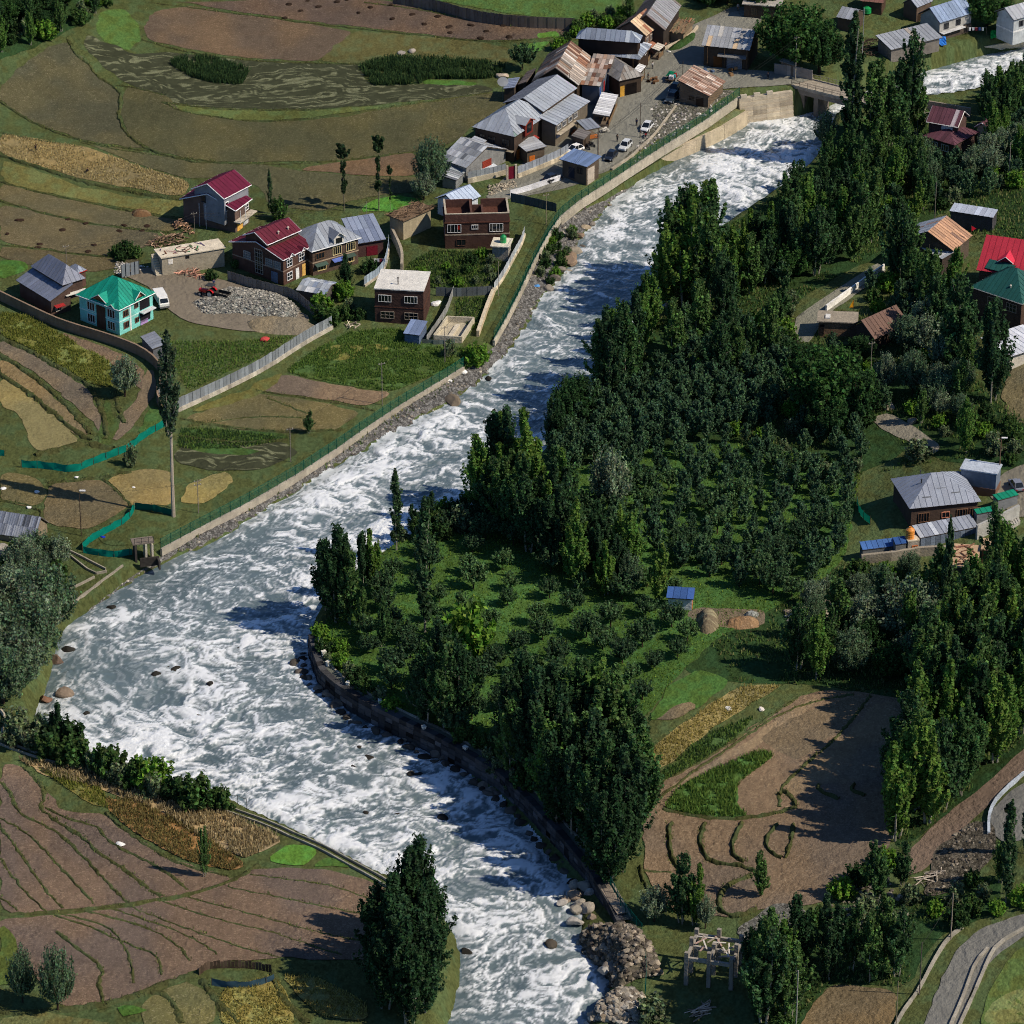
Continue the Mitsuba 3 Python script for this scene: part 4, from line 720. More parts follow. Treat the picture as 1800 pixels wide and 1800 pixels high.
# the houses on the left bank
h = House('house', 'white gabled house with a bright magenta roof standing alone by the fields', (316,350), (414,371), (463,354), 4.8); h.walls((116, 98, 92)).roof('gable2', 2.3, (96, 24, 52), .03, None, 1.0, trim=(232, 232, 236)).done(); h.window('R', 3.6, 3.0, 1.5, 1.3, frame=(236, 236, 236), cols=2, rows=2); h.door('R', .7, 2.0, 2.1, (222, 172, 92), lab='orange panelled doorway'); h.door('R', 3.0, 1.8, 1.6, (196, 200, 206), z=.3, name='shutter')
h.ledge('R', -.5, 6.0, 2.5, 1.4, .18, (188, 180, 166), 'balcony'); h.posts('R', [.1, 2.0], 2.5, 4.8, (236, 236, 236), out=1.2)
h = House('upper', None, (334,333), (394,350), (442,325), 7.2, parent=h.k); h.walls((150, 155, 166), bottom=1.5).roof('gable2', 2.1, (100, 24, 54), .03, None, 1.0, trim=(236, 236, 240)).done(); h.window('L', h.L1 * .55, 5.0, 1.1, 1.4, frame=(60, 62, 70), cols=1); h.window('R', .3, 4.2, 1.0, 1.9, frame=(238, 238, 240), cols=1); h.posts('L', [h.L1 - 2.6, h.L1 - 4.2], 0, 5, (176, 180, 188), out=.8)
h = House('store', 'flat roofed stone store littered with scraps, a stair on its left side', (247,443), (283,455), (397,436), 3.7, 'store', ov=.25); h.walls((176, 168, 150)).roof('flat', 0, (214, 204, 184)).done(); h.door('R', 4.6, .7, .5, (40, 38, 36), z=2.8, name='vent'); h.door('R', 1.2, .9, 1.0, (226, 222, 216), z=2.2, name='notice_board')
for i in range(9): 
    c = h.P(h.L1 * .25 + .0, 0, 0); q = MB(); h.blk(q, .4 + i * .32, .72 + i * .32, -.9, .2, 0, .38 * (i + 1), (196, 186, 168)); q.part(h.k, 'step')
for i in range(26):
    q = h.P(bld_rng.uniform(.6, h.L1 - .6), bld_rng.uniform(.8, h.L2 * .75), 3.82); g = bld_rng.uniform(0, 6.3)
    col = [(120, 84, 70), (70, 62, 58), (52, 120, 76), (190, 160, 150), (90, 80, 110), (110, 100, 90)][i % 6]
    kk = thing('plank', f'loose scrap lying on the flat roof of the stone store', 'scrap', 'scraps on the stone store'); MB().cbox(q + [0, 0, .06], (bld_rng.uniform(.5, 2.2), .22, .1), g, col).build(kk)
h = House('brick_house', 'maroon roofed brick house with white framed windows by the stone heap', (402,425), (498,458), (557,432), 5.4); h.walls(BRICK, band=(2.75, 2.95, (150, 132, 118))).roof('gable2', 1.9, (96, 32, 48), .03, None, 1.0, trim=(220, 220, 224)).done(); rows(h, 'R', [.9, 4.3], [3.3], 1.5, 1.5, frame=(232, 234, 238), cols=2, rows=2); h.window('R', .9, .6, 1.5, 1.6, frame=(232, 234, 238), cols=2, rows=2); h.door('R', 3.4, .9, 2.2, (226, 228, 232)); h.door('R', 5.2, 1.0, 2.4, (214, 172, 100), name='shutter'); rows(h, 'L', [.6, 2.6, 8.0], [3.0], 1.7, 1.5, frame=(170, 168, 164), cols=3, rows=3, pane=(120, 122, 124)); h.window('L', 5.0, .8, 1.9, 5.0, frame=(168, 160, 148), cols=3, rows=6); h.door('L', 1.4, 1.6, 2.2, (110, 124, 150))
for x in (1.2, 4.6): h.dormer('R', x, 5.0, 1.3, 1.2, .45, .6, BRICK, (96, 32, 48), off=-.35, frame=(236, 236, 240))
h = House('upper', None, (425,414), (470,431), (530,405), 7.4, parent=h.k); h.walls((92, 74, 66), bottom=4.5).roof('gable2', 1.6, (98, 32, 50), .03, None, 1.0, trim=(222, 222, 226)).done(); h.pipe(1.1, 4.0, 7.6, .9, .14, (206, 196, 180)); h.pipe(1.2, 6.6, 7.6, .9, .14, (206, 196, 180))
h = House('house', 'grey hip roofed house with cream framed windows and a gabled dormer', (508,412), (548,443), (635,418), 5.2); h.walls((102, 86, 78), band=(2.5, 2.7, (170, 152, 132))).roof('hip', 3.0, (140, 148, 160), .05, ([(120, 126, 136)], .15), 1.0, trim=(222, 224, 226)).done(); rows(h, 'R', [4.4, 7.4], [3.0], 2.0, 1.7, frame=(226, 208, 160), cols=4, rows=1); rows(h, 'R', [.6], [3.1], 2.0, 1.3, frame=(120, 96, 76), cols=3); rows(h, 'R', [1.0, 7.2], [.7], 1.9, 1.3, frame=(226, 206, 150), cols=3); h.dormer('R', 4.6, 5.1, 2.2, 3.2, 1.5, .9, (202, 198, 190), (124, 130, 140), off=-.3); h.ledge('R', .4, 3.0, 2.3, .9, .1, (70, 92, 84), 'awning', 'satin', .3); h.ledge('R', 4.2, 7.0, 2.3, 1.0, .08, (96, 116, 190), 'awning', 'satin', .3); h.ledge('R', 7.0, 9.2, 2.4, .9, .1, (64, 84, 76), 'awning', 'satin', .3)
h = House('house', 'long blue grey lean-to roof behind the cream windowed house', (600,405), (622,430), (679,421), 3.0); h.walls((90, 68, 66)).roof('shedA', 2.4, (136, 148, 172), .03, ([(112, 124, 150)], .3), 1.1, 4).done(); h.door('R', 2.2, 2.2, 1.9, (104, 34, 46))
h = House('shed', 'sagging shed roofed with patched silver sheets, held down by sticks', (520,510), (572,519), (601,498), 2.5, 'shed'); h.walls((96, 92, 90)).roof('gable1', .8, (164, 172, 182), .07, ([(196, 200, 204), (138, 150, 172)], .4), .9, 2.0).done()
h = House('mud_house', 'mud walled house with a brushwood roof beside the alley', (683,377), (709,390), (763,366), 4.1); h.walls((186, 174, 148)).roof('flat', 0, (112, 96, 80)).done()
bw = MB()
for i in range(90):
    c = h.P(bld_rng.uniform(.1, h.L1 - .1), bld_rng.uniform(.2, h.L2 - .3), 4.2 + bld_rng.uniform(0, .4)); d = np.r_[h.e1 * bld_rng.normal(0, .6) + h.e2 * bld_rng.uniform(.4, 1.3), bld_rng.normal(0, .1)]
    bw.tube([c - d, c + d], .06, np.array((112, 94, 78)) * bld_rng.uniform(.6, 1.3), 4)
labels[bw.part(h.k, 'brushwood')] = {'kind': 'stuff'}
h = House('brick_house', 'unfinished brown brick house without a roof, open partition walls on top', (781,379), (897,376), (890,348), 7.2, ov=.15); h.walls((88, 66, 60), top=5.6, band=(3.0, 3.25, (164, 150, 134))).roof('flat', 0, (92, 62, 54), lift=-1.66).done()
q = MB(); L1, L2 = h.L1, h.L2
for (i0, i1, j0, j1) in [(.15, L1 - .15, .15, .45), (.15, .45, .45, L2 - .45), (L1 - .45, L1 - .15, .45, L2 - .45), (.15, L1 * .42, L2 - .45, L2 - .15), (L1 * .55, L1 - .15, L2 - .45, L2 - .15), (L1 * .40, L1 * .43, .45, L2 * .6), (L1 * .57, L1 * .60, .45, L2 - .45), (L1 * .43, L1 * .57, L2 * .58, L2 * .62)]: h.blk(q, i0, i1, j0, j1, 5.62, 7.3, (92, 68, 62))
for (i0, i1, j0, j1) in [(.12, L1 - .12, .12, .48), (L1 - .48, L1 - .12, .48, L2 - .12), (.12, .48, .48, L2 - .12)]: h.blk(q, i0, i1, j0, j1, 7.3, 7.42, (178, 168, 152))
q.part(h.k, 'partition_wall'); rows(h, 'L', [1.2, 9.1], [3.6], 2.6, 1.7, frame=(226, 226, 226), cols=4, rows=1); h.window('L', 5.9, 4.2, 1.3, .9, frame=(226, 226, 226), cols=3); rows(h, 'L', [8.2], [.9], 1.8, 1.3, frame=(90, 70, 62), cols=2); h.door('L', 9.4, .5, .8, (150, 48, 40), z=4.2, name='curtain')
h = House('brick_house', 'flat roofed two storey brown brick house with a pale concrete top', (657,508), (745,513), (763,479), 6.9, ov=.12); h.walls((88, 68, 62), band=(3.3, 3.4, (98, 66, 56))).roof('flat', 0, (216, 214, 208)).done(); rows(h, 'L', [1.1, 5.9], [4.4], 2.4, 1.4, frame=(218, 218, 216), cols=4); rows(h, 'L', [1.0, 5.4], [1.1], 2.5, 1.4, frame=(150, 140, 130), cols=3, rows=2); h.pipe(h.L1 * .55, 2.2, 7.0, 1.4, .12, (96, 92, 90)); q = MB(); h.blk(q, h.L1 * .6, h.L1 - .2, h.L2 - 1.8, h.L2 - .2, 6.5, 7.05, (124, 84, 70)); q.part(h.k, 'stair_well')
h = House('pillar_house', 'small concrete pump house with a flat cream slab', (861,435), (896,436), (902,420), 3.0, 'pump house', ov=.35); h.walls((170, 166, 156)).roof('flat', 0, (212, 206, 190)).done(); p = h.P(h.L1 * .42, h.L2 * .5, 3.04); tank(p[0], p[1], p[2], .62, 1.7, (34, 148, 84), 'green ribbed water tank on the cream slab')
h = House('shed', 'small blue tin shed in front of the flat roofed brick house', (704,593), (738,590), (752,570), 2.2, 'shed', ov=.2); h.walls((104, 122, 150)).roof('shedC', .6, (122, 140, 176), .05, None, .9).done()
h = House('house', 'slate grey two tiered house at the far left', (28,493), (88,530), (113,507), 3.3); h.walls((98, 80, 74)).roof('shedC', 2.0, (118, 126, 146), .04, None, 1.0).done(); h.ledge('R', .6, 2.6, 2.0, .9, .08, (160, 44, 46), 'awning', 'satin', .2); h.window('R', .9, .7, 1.2, .9, frame=(206, 200, 190))
h = House('upper', None, (54,468), (110,502), (157,493), 5.4, parent=h.k); h.walls((92, 76, 70), bottom=2.0).roof('hip', 2.6, (122, 128, 146), .04, None, 1.0).done(); h.ledge('R', 0, 4.6, 3.3, .9, .12, (214, 214, 208), 'balcony')
h = House('shed', 'small grey blue roof with a red edge behind the turquoise house', (117,472), (136,481), (158,477), 3.2, 'shed', ov=.2); h.walls((110, 84, 76)).roof('hip', .9, (142, 152, 172), .04, None, .9, trim=(160, 50, 48)).done()
h = House('turquoise_house', 'turquoise roofed house with pale aqua walls and a balcony', (133,518), (209,546), (295,522), 5.3); h.walls(AQUA, band=(2.55, 2.75, (190, 226, 222))).roof('hip', 3.4, (18, 142, 122), .04, None, .75, trim=(226, 232, 232)).done(); rows(h, 'R', [1.0], [3.2, .9], 1.4, 1.3, frame=(120, 92, 76), cols=3); rows(h, 'R', [4.0], [3.9, 1.0], 1.0, 1.0, frame=(120, 92, 76), cols=2); rows(h, 'L', [1.0, 6.0], [3.0, .6], 1.9, 1.7, frame=(206, 222, 222), cols=3); h.door('L', 3.4, 2.2, 4.6, (84, 66, 56), name='wood_bay'); h.door('R', 2.7, .35, 4.9, (232, 236, 236), name='pilaster'); h.door('R', 5.4, 2.6, 1.9, (40, 38, 44), z=3.0, name='balcony_opening'); h.door('R', 5.4, 2.6, 1.9, (40, 38, 44), z=.5, name='balcony_opening'); h.ledge('R', 5.2, 8.6, 2.8, 1.1, .18, (206, 210, 214), 'balcony'); h.door('R', 5.4, 2.0, .9, (176, 148, 204), z=.0, name='lilac_panel')
for f, x, w, d in (('L', 3.0, 3.2, 4.2), ('R', 4.2, 2.2, 3.2)): h.dormer(f, x, 5.2, w, d, .7, 1.0, (150, 104, 78), (20, 146, 126), off=-.1, frame=(230, 232, 232))
h.dormer('L', .8, 5.2, 1.3, 1.6, .2, .5, AQUA, (20, 146, 126), off=-.2)
h = House('shed', 'dented tin shed at the bend of the long brown wall', (247,592), (268,614), (291,607), 2.2, 'shed', ov=.2); h.walls((120, 124, 130)).roof('shedC', .5, (140, 146, 158), .05, None, .9).done()
h = House('hut', 'old hut with a roof of overlapping silver boards at the left edge', (-25,936), (61,949), (101,921), 1.6, 'hut', ov=.3); h.walls((150, 136, 116)).roof('gable1', 2.6, (126, 134, 150), .13, ([(150, 156, 168), (104, 110, 126)], .4), .42, 2.3).done()
h = House('shed', 'white tin shed with a bright blue roof and an orange door in the orchard', (1171,1051), (1219,1054), (1245,1040), 2.3, 'shed', ov=.3); h.walls((192, 200, 208)).roof('shedC', .5, (62, 96, 158), .04, None, 1.0).done(); h.door('R', .2, .8, 1.9, (190, 108, 62), lab='orange wooden door')
# the houses on the right bank
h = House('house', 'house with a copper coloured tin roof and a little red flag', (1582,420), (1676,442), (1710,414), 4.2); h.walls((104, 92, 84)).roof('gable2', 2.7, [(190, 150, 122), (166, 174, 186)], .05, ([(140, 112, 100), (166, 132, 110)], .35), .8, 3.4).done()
h = House('veranda', None, (1604,428), (1656,456), (1673,442), 3.3, ov=.3, parent=h.k); h.walls((90, 80, 76)).roof('shedC', .9, (164, 172, 184), .06, ([(128, 112, 106), (190, 194, 200)], .4), .7).done(); h.posts('L', [1, 3, 5, 7], -1, 3.2, (112, 96, 84), out=.3)
q = h.P(h.L1 * .2, h.L2 + 4.5, 6.2); k = thing('flag', 'little red flag on the ridge of the copper roof', 'flag'); MB().tube([q - [0, 0, 2], q + [0, 0, 1.2]], .04, (90, 80, 70), 5).build(k + '__pole'); MB().poly([q + [0, 0, 1.1], q + [.9, .1, .5], q + [.1, 0, 0]], .02, (200, 40, 60)).build(k + '__cloth')
h = House('shed', 'long shed with a thin pale roof behind the copper roof', (1669,371), (1746,383), (1760,372), 2.9, 'shed', ov=.2); h.walls((84, 84, 88)).roof('shedC', .3, (176, 186, 204), .04, None, 1.0).done()
h = House('red_roof_house', 'house with a large crimson roof at the right edge', (1716,475), (1852,494), (1884,440), 5.0); h.walls((120, 96, 84)).roof('gable1', 4.0, (176, 48, 66), .025, None, 1.1).done(); h.dormer('L', h.L1 - 6.6, 5.8, 2.4, 4.0, 1.0, .9, (150, 46, 60), (206, 52, 76), off=1.2)
h = House('green_roof_house', 'brick house with a dark green hip roof at the right edge', (1705,504), (1797,535), (1872,505), 5.4); h.walls((96, 78, 70)).roof('hip', 3.6, (34, 86, 82), .03, None, .9, trim=(150, 154, 154)).done(); rows(h, 'L', [1.0, 5.0], [3.0], 2.2, 1.6, frame=(160, 140, 124), cols=3, rows=2); rows(h, 'R', [1.0], [2.8], 1.8, 1.7, frame=(200, 190, 180), cols=3); h.pipe(4.0, 2.0, 6.0, 1.2, .13, (190, 186, 176))
h = House('upper', None, (1731,471), (1775,482), (1800,471), 6.6, parent=h.k); h.walls((104, 80, 72), bottom=3.0).roof('gable1', 1.0, (36, 90, 86), .03).done()
h = House('house', 'long white roofed building half hidden by poplars at the right edge', (1700,606), (1775,628), (1850,604), 3.0); h.walls((196, 190, 180)).roof('shedA', .5, (214, 218, 228), .03, None, 1.1).done()
h = House('hut', 'hut with a plain reddish brown roof under the trees', (1497,572), (1537,597), (1599,569), 2.8, 'hut'); h.walls((88, 74, 66)).roof('gable2', 2.6, [(104, 80, 72), (86, 70, 64)], .06, None, .9).done()
h = House('shop', 'small flat roofed brown shop at the road corner', (1436,566), (1508,569), (1517,550), 2.6, 'shop', ov=.3); h.walls((136, 112, 92)).roof('flat', 0, (150, 142, 130)).done(); h.door('L', h.L1 - 1.6, .8, 2.0, (44, 42, 44)); q = MB(); h.blk(q, h.L1 * .68, h.L1 * .80, h.L2 * .25, h.L2 * .6, 2.66, 3.0, (206, 206, 204)); q.part(h.k, 'hatch')
h = House('house', 'square house with a big plain grey hip roof and two stove pipes', (1544,844), (1599,895), (1725,882), 4.2); h.walls((92, 78, 70)).roof('hip', 3.3, (146, 154, 170), .025, None, 1.0).done(); rows(h, 'R', [1.2, 7.8, 10.0], [1.3], 1.9, 1.7, frame=(120, 92, 74), cols=4); h.window('R', 5.2, 1.7, 1.4, 1.1, frame=(206, 140, 116), cols=2, lab='window in a pink painted frame'); h.pipe(8.2, 4.2, 5.6, 1.1); h.pipe(4.6, 3.3, 5.8, 1.2)
for i, j in ((1.6, 3.4), (2.9, 6.2), (1.9, 8.4)):
    q = MB(); zz = 4.2 + 3.3 * i / 6; h.blk(q, i - .1, i + .1, j - .75, j + .75, zz, zz + .22, (112, 116, 124)); q.part(h.k, 'roof_hatch')
h = House('shed', 'tall blue grey tin lean-to above the square hip roofed house', (1654,801), (1687,825), (1753,835), 4.6, 'shed', ov=.2); h.walls((124, 138, 158), band=(-.6, 1.7, (126, 98, 84))).roof('flat', 0, (178, 188, 202), mat='satin').done()
for A, B, C, lab in (((1747,872), (1754,880), (1791,870), 'upper of the two narrow teal shed roofs above the stairs'), ((1712,898), (1717,904), (1755,897), 'lower of the two narrow teal shed roofs above the stairs')):
    h = House('shed', lab, A, B, C, 2.3, 'shed', ov=.12); h.walls((132, 136, 142), sink=None) if False else h.walls((132, 136, 142)); h.roof('shedA', .3, (16, 132, 104), .03, None, .9).done()
h = House('shed', 'long grey lean-to of upright tin sheets in front of the square house', (1606,931), (1617,946), (1720,926), 2.5, 'shed', ov=.15); h.walls((100, 112, 130)).roof('shedA', .8, (150, 158, 174), .06, ([(176, 184, 196)], .2), .9).done()
for i in range(int(h.L2 / .9)): h.door('R', .1 + i * .9, .84, 2.3 - .1 * (i % 2), np.array((104, 116, 134)) * (1 + .08 * (-1) ** i), name='tin_wall_panel')
for A, B, C, eh, lab in (((1505,959), (1516,967), (1575,960), 2.4, 'low shed with a bright blue roof at the end of the tin row'), ((1567,951), (1574,958), (1595,955), 2.8, 'short darker blue roof next to the water tank')):
    h = House('shed', lab, A, B, C, eh, 'shed', ov=.12); h.walls((120, 124, 126)).roof('shedA', .6, (66, 104, 164) if eh < 2.5 else (44, 84, 148), .04, None, 1.0).done()
h = House('pump_house', 'little concrete block carrying the orange water tank', (1592,944), (1596,953), (1617,950), 2.8, 'pump house', ov=.05); h.walls((176, 170, 160)).roof('flat', 0, (196, 186, 168)).done(); h.window('R', .7, 1.4, 1.0, .6, frame=(196, 112, 64), cols=2); p = h.P(h.L1 * .6, h.L2 * .35, 2.85); tank(p[0], p[1], p[2], .75, 2.1, (226, 148, 66), 'orange ribbed water tank on the concrete block')
for A, B, C, eh, lab in (((1668,985), (1718,1000), (1724,960), 2.6, 'broken timber house with fallen planks on its roof'), ((1724,966), (1760,970), (1764,950), 2.0, 'small mud roofed room beside the broken timber house')):
    h = House('ruin', lab, A, B, C, eh, 'ruin', ov=.2); h.walls((122, 104, 86)).roof('flat', 0, (186, 160, 132)).done()
    if eh > 2.2:
        for i in range(24): 
            c = h.P(bld_rng.uniform(.8, h.L1 - .5), bld_rng.uniform(.6, h.L2 - .6), eh + .15 + bld_rng.uniform(0, .25)); MB().cbox(c, (bld_rng.uniform(1, 2.6), .16, .1), bld_rng.uniform(0, 3.1), np.array((150, 110, 92)) * bld_rng.uniform(.6, 1.25)).part(h.k, 'plank')
h = House('shed', 'low flat grey tin roof under the wood at the right', (1667,1078), (1711,1081), (1732,1040), 2.6, 'shed'); h.walls((112, 92, 80)).roof('shedC', .3, (150, 156, 170), .05, ([(96, 90, 112)], .06), 1.0, 3.5).done()
# ------------------------------------------------------------------ walls, fences, bridge, poles
def line_on(px, step=None, smooth=1):
    p = np.array([at(u, v) for u, v in px])[:, :2]
    if smooth: p = chaikin(p, smooth, False)
    return resample(p, step) if step else p
def run_wall(name, label, pts, top, bottom, thick, col, seg=3.2, piece='section', cap=None, mat='matte', cat='wall', var=.04, tops=None, group=None, courses=1):
    """A wall along a line, built section by section; top and bottom are heights above the ground (or tops: absolute)."""
    k = thing(name, label, cat, group); p = resample(pts, seg); r = np.random.default_rng(len(p) + int(thick * 100))
    for i in range(len(p) - 1):
        a, b = p[i], p[i + 1]; d = (b - a)[:2]; L = np.linalg.norm(d); d /= L; n = np.array([-d[1], d[0]])
        za, zb = (float(ground(*a[:2])), float(ground(*b[:2]))) if tops is None else (a[2], b[2])
        jog = r.normal(0, .012); q0 = a[:2] - d * .01; q1 = b[:2] - d * .012
        def ring(z0, z1, t): return [np.r_[q0 - n * t, z0], np.r_[q1 - n * t, z1], np.r_[q1 + n * t, z1], np.r_[q0 + n * t, z0]]
        hc = (top - bottom) / courses
        for c_ in range(courses - 1):
            jg = r.normal(0, .05) + .05 * (courses - 1 - c_); MB().hexa(ring(za + bottom + hc * c_, zb + bottom + hc * c_, thick / 2 + jg) + ring(za + bottom + hc * (c_ + 1) - .02, zb + bottom + hc * (c_ + 1) - .02, thick / 2 + jg), np.clip(np.array(col) * (1 + r.normal(0, var * 1.5)), 5, 245)).part(k, piece, mat)
        bt = bottom + hc * (courses - 1); mb = MB().hexa(ring(za + bt, zb + bt, thick / 2 + jog) + ring(za + top + jog, zb + top + jog, thick / 2 + jog), np.clip(np.array(col) * (1 + r.normal(0, var)), 5, 245))
        if cap: mb.hexa(ring(za + top + .01 + jog, zb + top + .01 + jog, thick / 2 + .06) + ring(za + top + cap[0], zb + top + cap[0], thick / 2 + .06), cap[1])
        mb.part(k, piece, mat)
    return k
def tin_fence(label, px, h, col, plinth=None, wid=.95, var=.07, smooth=1):
    k = thing('tin_fence', label, 'fence'); p = line_on(px, wid, smooth); r = np.random.default_rng(len(p) * 3)
    for i in range(len(p) - 1):
        a, b = p[i], p[i + 1]; d = b - a; L = np.linalg.norm(d); d /= L; n = np.array([-d[1], d[0]])
        za, zb = float(ground(*a)), float(ground(*b)); base = plinth[0] if plinth else -.1
        o = n * (.03 * (i % 2) + r.normal(0, .01)); dz = r.normal(0, .03)
        c = np.clip(np.array(col) * (1 + r.normal(0, var)), 5, 245); mb = MB()
        mb.hexa([np.r_[a + o, za + base], np.r_[b + o, zb + base], np.r_[b + o + n * .02, zb + base], np.r_[a + o + n * .02, za + base], np.r_[a + o, za + h + dz], np.r_[b + o, zb + h + dz], np.r_[b + o + n * .02, zb + h + dz], np.r_[a + o + n * .02, za + h + dz]], c)
        for e in (-1, 1): mb.box(np.r_[a + o + d * .02 - n * (.02 if e < 0 else -.02), za + base], np.r_[d * .06, 0], np.r_[n * .02 * e, 0], [0, 0, h + dz - base], c * .9)
        mb.part(k, 'sheet', 'satin')
        if plinth: MB().hexa([np.r_[a - n * .3, za - .4], np.r_[b - n * .3, zb - .4], np.r_[b + n * .3, zb - .4], np.r_[a + n * .3, za - .4], np.r_[a - n * .22, za + plinth[0]], np.r_[b - n * .22, zb + plinth[0]], np.r_[b + n * .22, zb + plinth[0]], np.r_[a + n * .22, za + plinth[0]]], np.array(plinth[1]) * (1 + r.normal(0, .1))).part(k, 'plinth_stone', 'matte')
    return k
def link_fence(label, pts, h, col, gap=2.4, pitch=.24):
    k = thing('mesh_fence', label, 'fence'); p = resample(pts, gap)
    for i in range(len(p)):
        b = p[i]; MB().tube([b - [0, 0, .3], b + [0, 0, h + .1]], .055, np.array(col) * .7, 5).part(k, 'post', 'matte')
        if i == len(p) - 1: break
        a2 = p[i + 1]; d = (a2 - b); L = np.linalg.norm(d[:2]); mb = MB(); n = np.array([-d[1], d[0], 0]) / L * .01
        P = lambda s, t: b + d * (s / L) + np.array([0, 0, .12 + t])
        H = h - .15
        for sgn in (1, -1):
            x = -H
            while x < L:
                s0, t0, s1, t1 = x, 0., x + H, H
                if s0 < 0: t0, s0 = -s0, 0.
                if s1 > L: t1, s1 = t1 - (s1 - L), L
                if t1 - t0 > .05:
                    if sgn < 0: s0, s1 = L - s0, L - s1
                    u, v = P(s0, t0), P(s1, t1); w = np.array([0, 0, .022])
                    mb.add([u - w + n * sgn, v - w + n * sgn, v + w + n * sgn, u + w + n * sgn], [[0, 1, 2], [0, 2, 3]], col)
                x += pitch
        mb.part(k, 'mesh_panel', 'matte')
        MB().tube([P(0, H), P(L, H)], .035, np.array(col) * .8, 4).part(k, 'rail', 'matte')
    return k
def netting(label, px, h, col, smooth=1, sag=.12):
    k = thing('net_fence', label, 'fence'); p = line_on(px, .45, smooth); r = np.random.default_rng(len(p) * 7); m = len(p)
    ph = r.normal(0, 1, m).cumsum() * .18; hs = h * (1 - sag * np.abs(np.sin(np.arange(m) * .45 + ph)))
    t = np.gradient(p, axis=0); t /= np.linalg.norm(t, axis=1, keepdims=True); n = np.stack([-t[:, 1], t[:, 0]], 1)
    z = ground(p[:, 0], p[:, 1]); vs = []
    for f in (0, .35, .7, 1):
        off = .14 * math.sin(f * 3.0) * np.sin(np.arange(m) * .9 + ph * 2) + r.normal(0, .03, m)
        vs.append(np.c_[p + n * off[:, None], z + .02 + hs * f])
    V = np.concatenate(vs); i = np.arange(m - 1)
    F = np.vstack([np.stack([a * m + i, a * m + i + 1, (a + 1) * m + i + 1, (a + 1) * m + i], 1) for a in range(3)])
    MB().add(V, F, col).part(k, 'netting', 'net', smooth=True)
    for j in range(0, m, 6): MB().tube([np.r_[p[j], z[j] - .2], np.r_[p[j], z[j] + h + .15]], .045, (84, 74, 62), 5).part(k, 'stake')
    return k
# left embankment: gravel apron, two tier river wall upstream, single wall and mesh fence downstream
v, f = drape(left_zone.difference(water_poly.buffer(-.3)), 1.0, .07); ground_mesh('gravel_apron', v, f, (128, 126, 122), 'gravel'); labels['gravel_apron'] = {'kind': 'structure', 'label': 'grey shingle apron between the river and its left wall'}
def lift_line(px, z): return np.array([at(u, v, zz) for (u, v), zz in zip(px, np.broadcast_to(z, (len(px),)))])
EA = on_raw(FENCE_A); EB = on_raw(FENCE_B); CONCR = (176, 170, 156)
run_wall('river_wall', 'upper concrete river wall carrying the mesh fence upstream', EA[:7], .12, -1.7, .5, CONCR, 4.0, tops=True)
run_wall('river_wall', 'concrete river wall below the mesh fence beside the tin fences', EA[6:], .12, -1.0, .4, CONCR, 3.6, tops=True)
run_wall('river_wall', 'long concrete river wall below the mesh fence beside the fields', EB, .15, -1.2, .4, (164, 158, 146), 3.6, tops=True)
lowA = lift_line([(1312,195),(1280,216),(1232,240),(1165,268),(1112,287)], [3.3, 3.2, 3.0, 2.8, 2.6]); lowB = lift_line([(1106,293),(1062,328),(1030,352),(1002,375)], [2.7, 2.5, 2.3, 2.0])
run_wall('river_wall', 'lower tier of the river wall by the bridge, tan streaked concrete at the water', lowA, 0, -4.2, .6, (186, 174, 152), 4.2, tops=True)
run_wall('river_wall', 'lower tier of the river wall above the boulders', lowB, 0, -3.0, .6, (182, 176, 162), 4.2, tops=True)
def strip2(name, a, b, col, kind, label, n=24):
    a, b = resample(a, np.linalg.norm(np.diff(a, axis=0), axis=1).sum() / n), resample(b, np.linalg.norm(np.diff(b, axis=0), axis=1).sum() / n); m = min(len(a), len(b)); a, b = a[:m], b[:m]
    i = np.arange(m - 1); F = np.stack([i, i + 1, i + 1 + m, i + m], 1); V = np.vstack([a, b]); F = np.vstack([F[:, [0, 1, 2]], F[:, [0, 2, 3]]])
    if np.cross(V[F[0, 1]] - V[F[0, 0]], V[F[0, 2]] - V[F[0, 0]])[2] < 0: F = F[:, ::-1]
    k = key_of(None, name); ground_mesh(k, V, F, col, kind); labels[k] = {'kind': 'structure', 'label': label}
strip2('bank', lowA - [0, 0, .06], EA[:5] - [0, 0, 2.0] * 1, (122, 120, 84), 'grass', 'grassy ledge between the two tiers of the river wall')
strip2('bank', lowB - [0, 0, .06], EA[3:7] - [0, 0, 1.9], (128, 124, 92), 'grass', 'weedy ledge above the lower river wall')
link_fence('green mesh fence along the river wall upstream of the hedge', EA + [0, 0, .12], 1.9, (22, 92, 80))
link_fence('green mesh fence along the fields downstream of the hedge', EB + [0, 0, .15], 1.9, (26, 100, 86))
